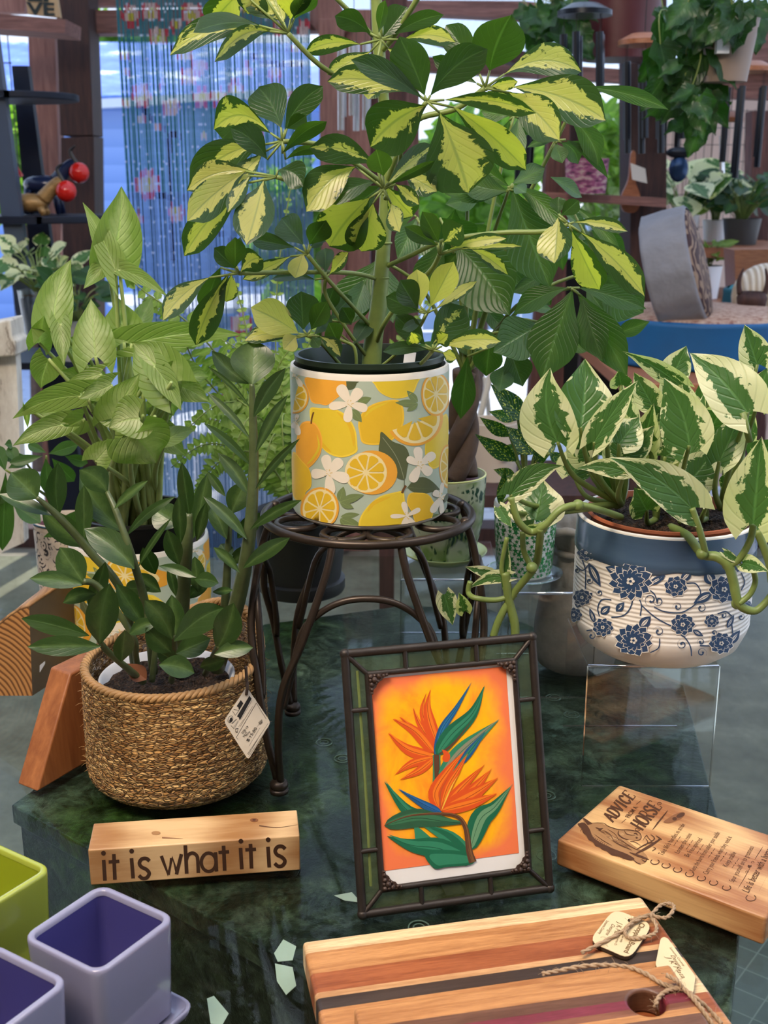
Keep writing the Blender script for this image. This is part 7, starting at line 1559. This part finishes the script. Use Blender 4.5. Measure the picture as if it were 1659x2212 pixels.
def hcap(a, b, c):
    P, Q, R = zh_(*a), zh_(*b), zh_(*c); X = (Q-P).normalized(); Yq = Zn.cross(X); return (R-P).dot(Yq)
d = Decal(lambda x, y: (x, y), lambda u, v, h: zh_(u, v)+Zn*h, None, eps=.00001, base=.0002)
SER = {'A': [((0, 0), (.5, 1)), ((.5, 1), (1, 0)), ((.2, .38), (.8, .38))], 'D': [((.15, 0), (.15, 1)), ((.15, 1), (.6, 1), (.95, .75), (.95, .25), (.6, 0), (.15, 0))], 'V': [((0, 1), (.5, 0)), ((.5, 0), (1, 1))], 'I': [((.5, 0), (.5, 1))], 'C': [((.95, .75), (.6, 1), (.2, .85), (.05, .5), (.2, .15), (.6, 0), (.95, .25))],
 'E': [((.15, 0), (.15, 1)), ((.15, 1), (.95, 1), (.95, .82)), ((.15, .52), (.7, .52)), ((.15, 0), (.95, 0), (.95, .18))], 'H': [((.12, 0), (.12, 1)), ((.88, 0), (.88, 1)), ((.12, .52), (.88, .52))], 'O': [((.5, 1), (.12, .85), (.02, .5), (.12, .15), (.5, 0), (.88, .15), (.98, .5), (.88, .85), (.5, 1))],
 'R': [((.15, 0), (.15, 1)), ((.15, 1), (.6, 1), (.88, .88), (.88, .6), (.6, .5), (.15, .5)), ((.5, .5), (.95, 0))], 'S': [((.9, .8), (.6, 1), (.2, .92), (.1, .7), (.5, .52), (.9, .32), (.8, .08), (.45, 0), (.1, .2))]}
SERF = {'A': [(0, 0), (1, 0)], 'D': [(.15, 0), (.15, 1)], 'V': [(0, 1), (1, 1)], 'I': [(.5, 0), (.5, 1)], 'C': [], 'E': [(.15, 0), (.15, 1)], 'H': [(.12, 0), (.12, 1), (.88, 0), (.88, 1)], 'O': [], 'R': [(.15, 0), (.15, 1), (.95, 0)], 'S': []}
def serif(word, p0, p1, top):
    ax_ = (p1[0]-p0[0], p1[1]-p0[1]); ay = (top[0]-p0[0], top[1]-p0[1]); wds = [.6 if ch == 'I' else 1. for ch in word]; tot = sum(wds)+.22*(len(word)-1); x = 0
    for ch, w in zip(word, wds):
        m = lambda u, v: (p0[0]+ax_[0]*(x+u*w)/tot+ay[0]*v, p0[1]+ax_[1]*(x+u*w)/tot+ay[1]*v)
        for s_ in SER[ch]: 
            pts = [m(*p) for p in s_]; vert = len(s_) == 2 and (s_[0][0] == s_[1][0] or ch in 'AVR'); d.poly(stroke(pts, 15 if vert or ch in 'DOCS' else 7, ch in 'DOCSR' and len(s_) > 4), EN)
        for u, v in SERF[ch]: d.poly(stroke([m(u-.2/w, v), m(u+.2/w, v)], 8, False), EN)
        x += w+.22
serif('ADVICE', (475, 375), (648, 180), (395, 325)); serif('HORSE', (700, 438), (850, 262), (608, 385))
th('FROM A', (600, 345), (668, 262), hcap((600, 345), (668, 262), (574, 322)), .015)
for a, b, w in (((540, 382), (575, 352), 4), ((652, 240), (688, 212), 4)): d.poly(stroke([a, b], w, False), EN)
d.poly(stroke([(775, 437), (835, 360), (895, 285)], 12, True, 'both'), EN); d.poly(circ(815, 385, 8, 10), EN); d.poly(circ(838, 358, 6, 10), EN); d.poly(circ(850, 342, 6, 10), EN)
for c_ in ((660, 430, 22, 0, 1), (832, 235, 20, 2, 1)):
    pts = [(c_[0]+c_[2]*(1-.7*t)*cos(c_[3]+t*7), c_[1]+c_[2]*.7*(1-.7*t)*sin(c_[3]+t*7)) for t in [i/12 for i in range(13)]]; d.poly(stroke(pts, 5), EN)
lines = [("Take life's hurdles in stride", (855, 632), (1028, 395)), ('Loosen the reins', (978, 618), (1080, 470)), ('Be free spirited', (1052, 645), (1160, 505)), ('Keep the burrs from under your saddle', (1092, 758), (1295, 458)), ('Carry your friends when they need it', (1198, 778), (1385, 492)), ('Keep stable', (1348, 722), (1418, 612)), ('Spur yourself on to greatness', (1398, 838), (1553, 568))]
for s_, a, b in lines: th(s_, a, b, .0046, -.005, .1)
th('Life is better with a horse', (1512, 918), (1692, 590), .0062, .005, .25)
for x, y in ((965, 520), (1060, 548), (1140, 582), (1228, 612), (1320, 640), (1410, 690)):
    for q_ in (-1, 1): d.poly(stroke([(x+q_*8, y-q_*11), (x+q_*26, y-q_*36)], 3.5, False), EN)
    d.poly(circ(x, y, 5, 10), EN)
for x, y in ((795, 682), (880, 710), (968, 742), (1060, 776), (1150, 808), (1243, 842), (1342, 880), (1528, 958)):
    R = 32 if x < 1500 else 38; d.poly(stroke([(x+R*1.0*cos(a), y+R*.62*sin(a)-3) for a in [radians(-50+i*28) for i in range(11)]], 7), EN)
d.poly(stroke([(1428, 885), (1480, 800), (1535, 700)], 5, True, 'both'), EN); d.poly(stroke([(1555, 665), (1590, 610), (1622, 560)], 5, True, 'both'), EN); d.poly(stroke([(1590, 905), (1650, 790)], 5, True, 'both'), EN)
d.poly([(1512, 728), (1502, 712), (1510, 702), (1522, 708), (1532, 704), (1534, 716)], EN)
for x, y in ((1500, 755), (1545, 680)): d.poly(stroke([(x-8, y+10), (x-12, y), (x, y-6), (x+6, y+4), (x+14, y-12)], 3.5), EN)
# horse
EM = (.15, .07, .028)
d.poly(spline([(205, 395), (250, 380), (240, 345), (300, 378), (370, 380), (420, 400), (480, 420), (530, 438), (600, 440), (665, 455), (690, 490), (680, 515), (640, 520), (580, 510), (640, 560), (700, 600), (740, 650), (700, 695), (620, 660), (540, 645), (460, 625), (400, 575), (330, 540), (270, 490), (235, 430)]), (.36, .18, .07))
rs = random.Random(9)
for k in range(46):
    t = rs.random(); s_ = rs.random(); x = 330+t*270+s_*60; y = 405+t*150+s_*70; d.poly(stroke([(x, y), (x+22, y+9), (x+44, y+22)], 3.6, True, 'both'), (.17, .075, .03))
for k in range(16):
    x = 430+rs.random()*220; y = 445+rs.random()*60; d.poly(stroke([(x, y), (x+20, y+4), (x+34, y+12)], 3, True, 'both'), (.55, .33, .15))
mane = [(205, 395), (245, 380), (275, 400), (300, 440), (320, 490), (370, 530), (430, 560), (500, 590), (590, 625), (640, 660), (600, 670), (540, 650), (520, 640), (480, 635), (455, 625), (425, 600), (395, 590), (370, 570), (340, 560), (320, 530), (290, 515), (270, 480), (245, 460), (235, 430)]
d.poly(spline(mane, True, 3), EN); d.poly([(240, 345), (262, 350), (320, 390), (280, 400)], EN); d.poly([(205, 385), (240, 395), (250, 420), (232, 425)], EN)
for k in range(26):
    t = k/25; x = 240+t*330; y = 430+t*215; d.poly(stroke([(x, y), (x-12+rr(6), y+16), (x-8+rr(8), y+34)], 5, True, 'end'), EN)
for s_, w in (([(320, 385), (400, 385), (440, 410), (520, 435), (600, 438), (670, 455), (690, 492), (672, 515), (630, 515)], 7), ([(520, 440), (515, 470), (550, 500), (600, 515)], 10), ([(560, 440), (580, 470), (640, 480)], 6), ([(340, 420), (370, 430), (400, 425)], 9), ([(350, 440), (390, 446)], 5), ([(630, 470), (650, 465), (664, 480)], 10), ([(400, 440), (450, 470), (480, 520)], 5), ([(430, 430), (490, 470), (520, 520)], 4), ([(470, 520), (540, 560), (620, 590)], 6), ([(520, 500), (600, 560), (680, 600)], 5), ([(640, 625), (740, 570), (840, 505)], 20), ([(600, 610), (680, 640), (750, 665)], 18), ([(650, 590), (700, 560), (780, 520)], 9), ([(720, 500), (740, 530), (720, 560)], 7), ([(760, 470), (790, 500), (770, 530)], 8), ([(800, 480), (830, 500), (850, 515)], 8), ([(700, 520), (730, 480), (745, 500), (770, 520), (800, 500)], 6), ([(690, 660), (720, 680), (735, 655)], 8), ([(620, 660), (660, 690), (690, 700)], 7), ([(770, 600), (800, 580), (780, 570)], 6), ([(330, 470), (400, 520), (470, 560)], 5), ([(360, 460), (430, 510)], 4), ([(740, 540), (800, 530), (830, 500)], 7), ([(690, 560), (640, 530), (600, 525)], 5)):
    d.poly(stroke(s_, w, True, 'both'), EN)
d.poly(circ(375, 435, 13, 12, 8), EN); d.poly(circ(655, 498, 9, 12, 7), EN)
kn = spline([(860, 375), (900, 345), (940, 320), (1000, 300), (1025, 312), (1000, 345), (950, 370), (900, 385)]); d.poly(kn, (.24, .095, .035)); d.poly(circ(990, 325, 34, 16, 16, rot=-.4), EN); d.poly(circ(945, 352, 18, 12, 14), EN)
g.add(d.mb.v, d.mb.f); g.col += d.mb.col
g.build('engraving', M_Vm, hb_)

# ================================================================== groups for repeated things
GR_ = {'bush': 'bushes in the yard', 'wind_chime': 'wind chimes', 'cube_planter': 'square ceramic planters', 'chopping_board': 'striped chopping boards', 'acrylic_riser': 'clear acrylic risers', 'pale_fleck': 'pale flecks under the glass', 'animal_figurine': 'animal figurines on the ladder shelf',
       'hanging_plant': 'hanging ivy plants', 'patio_table': 'patio tables outside', 'wooden_tag': 'wooden tags on the chopping boards', 'jute_twine': 'jute twines on the chopping boards', 'potted_plant': 'small background potted plants', 'round_cushion': 'round cushions on the display table', 'price_card': 'cards near the dark post', 'wire_mesh': 'black wire mesh panels'}
for o in bpy.data.objects:
    b = o.name.split('.')[0]
    if o.parent is None and b in GR_ and 'group' not in o: o['group'] = GR_[b]
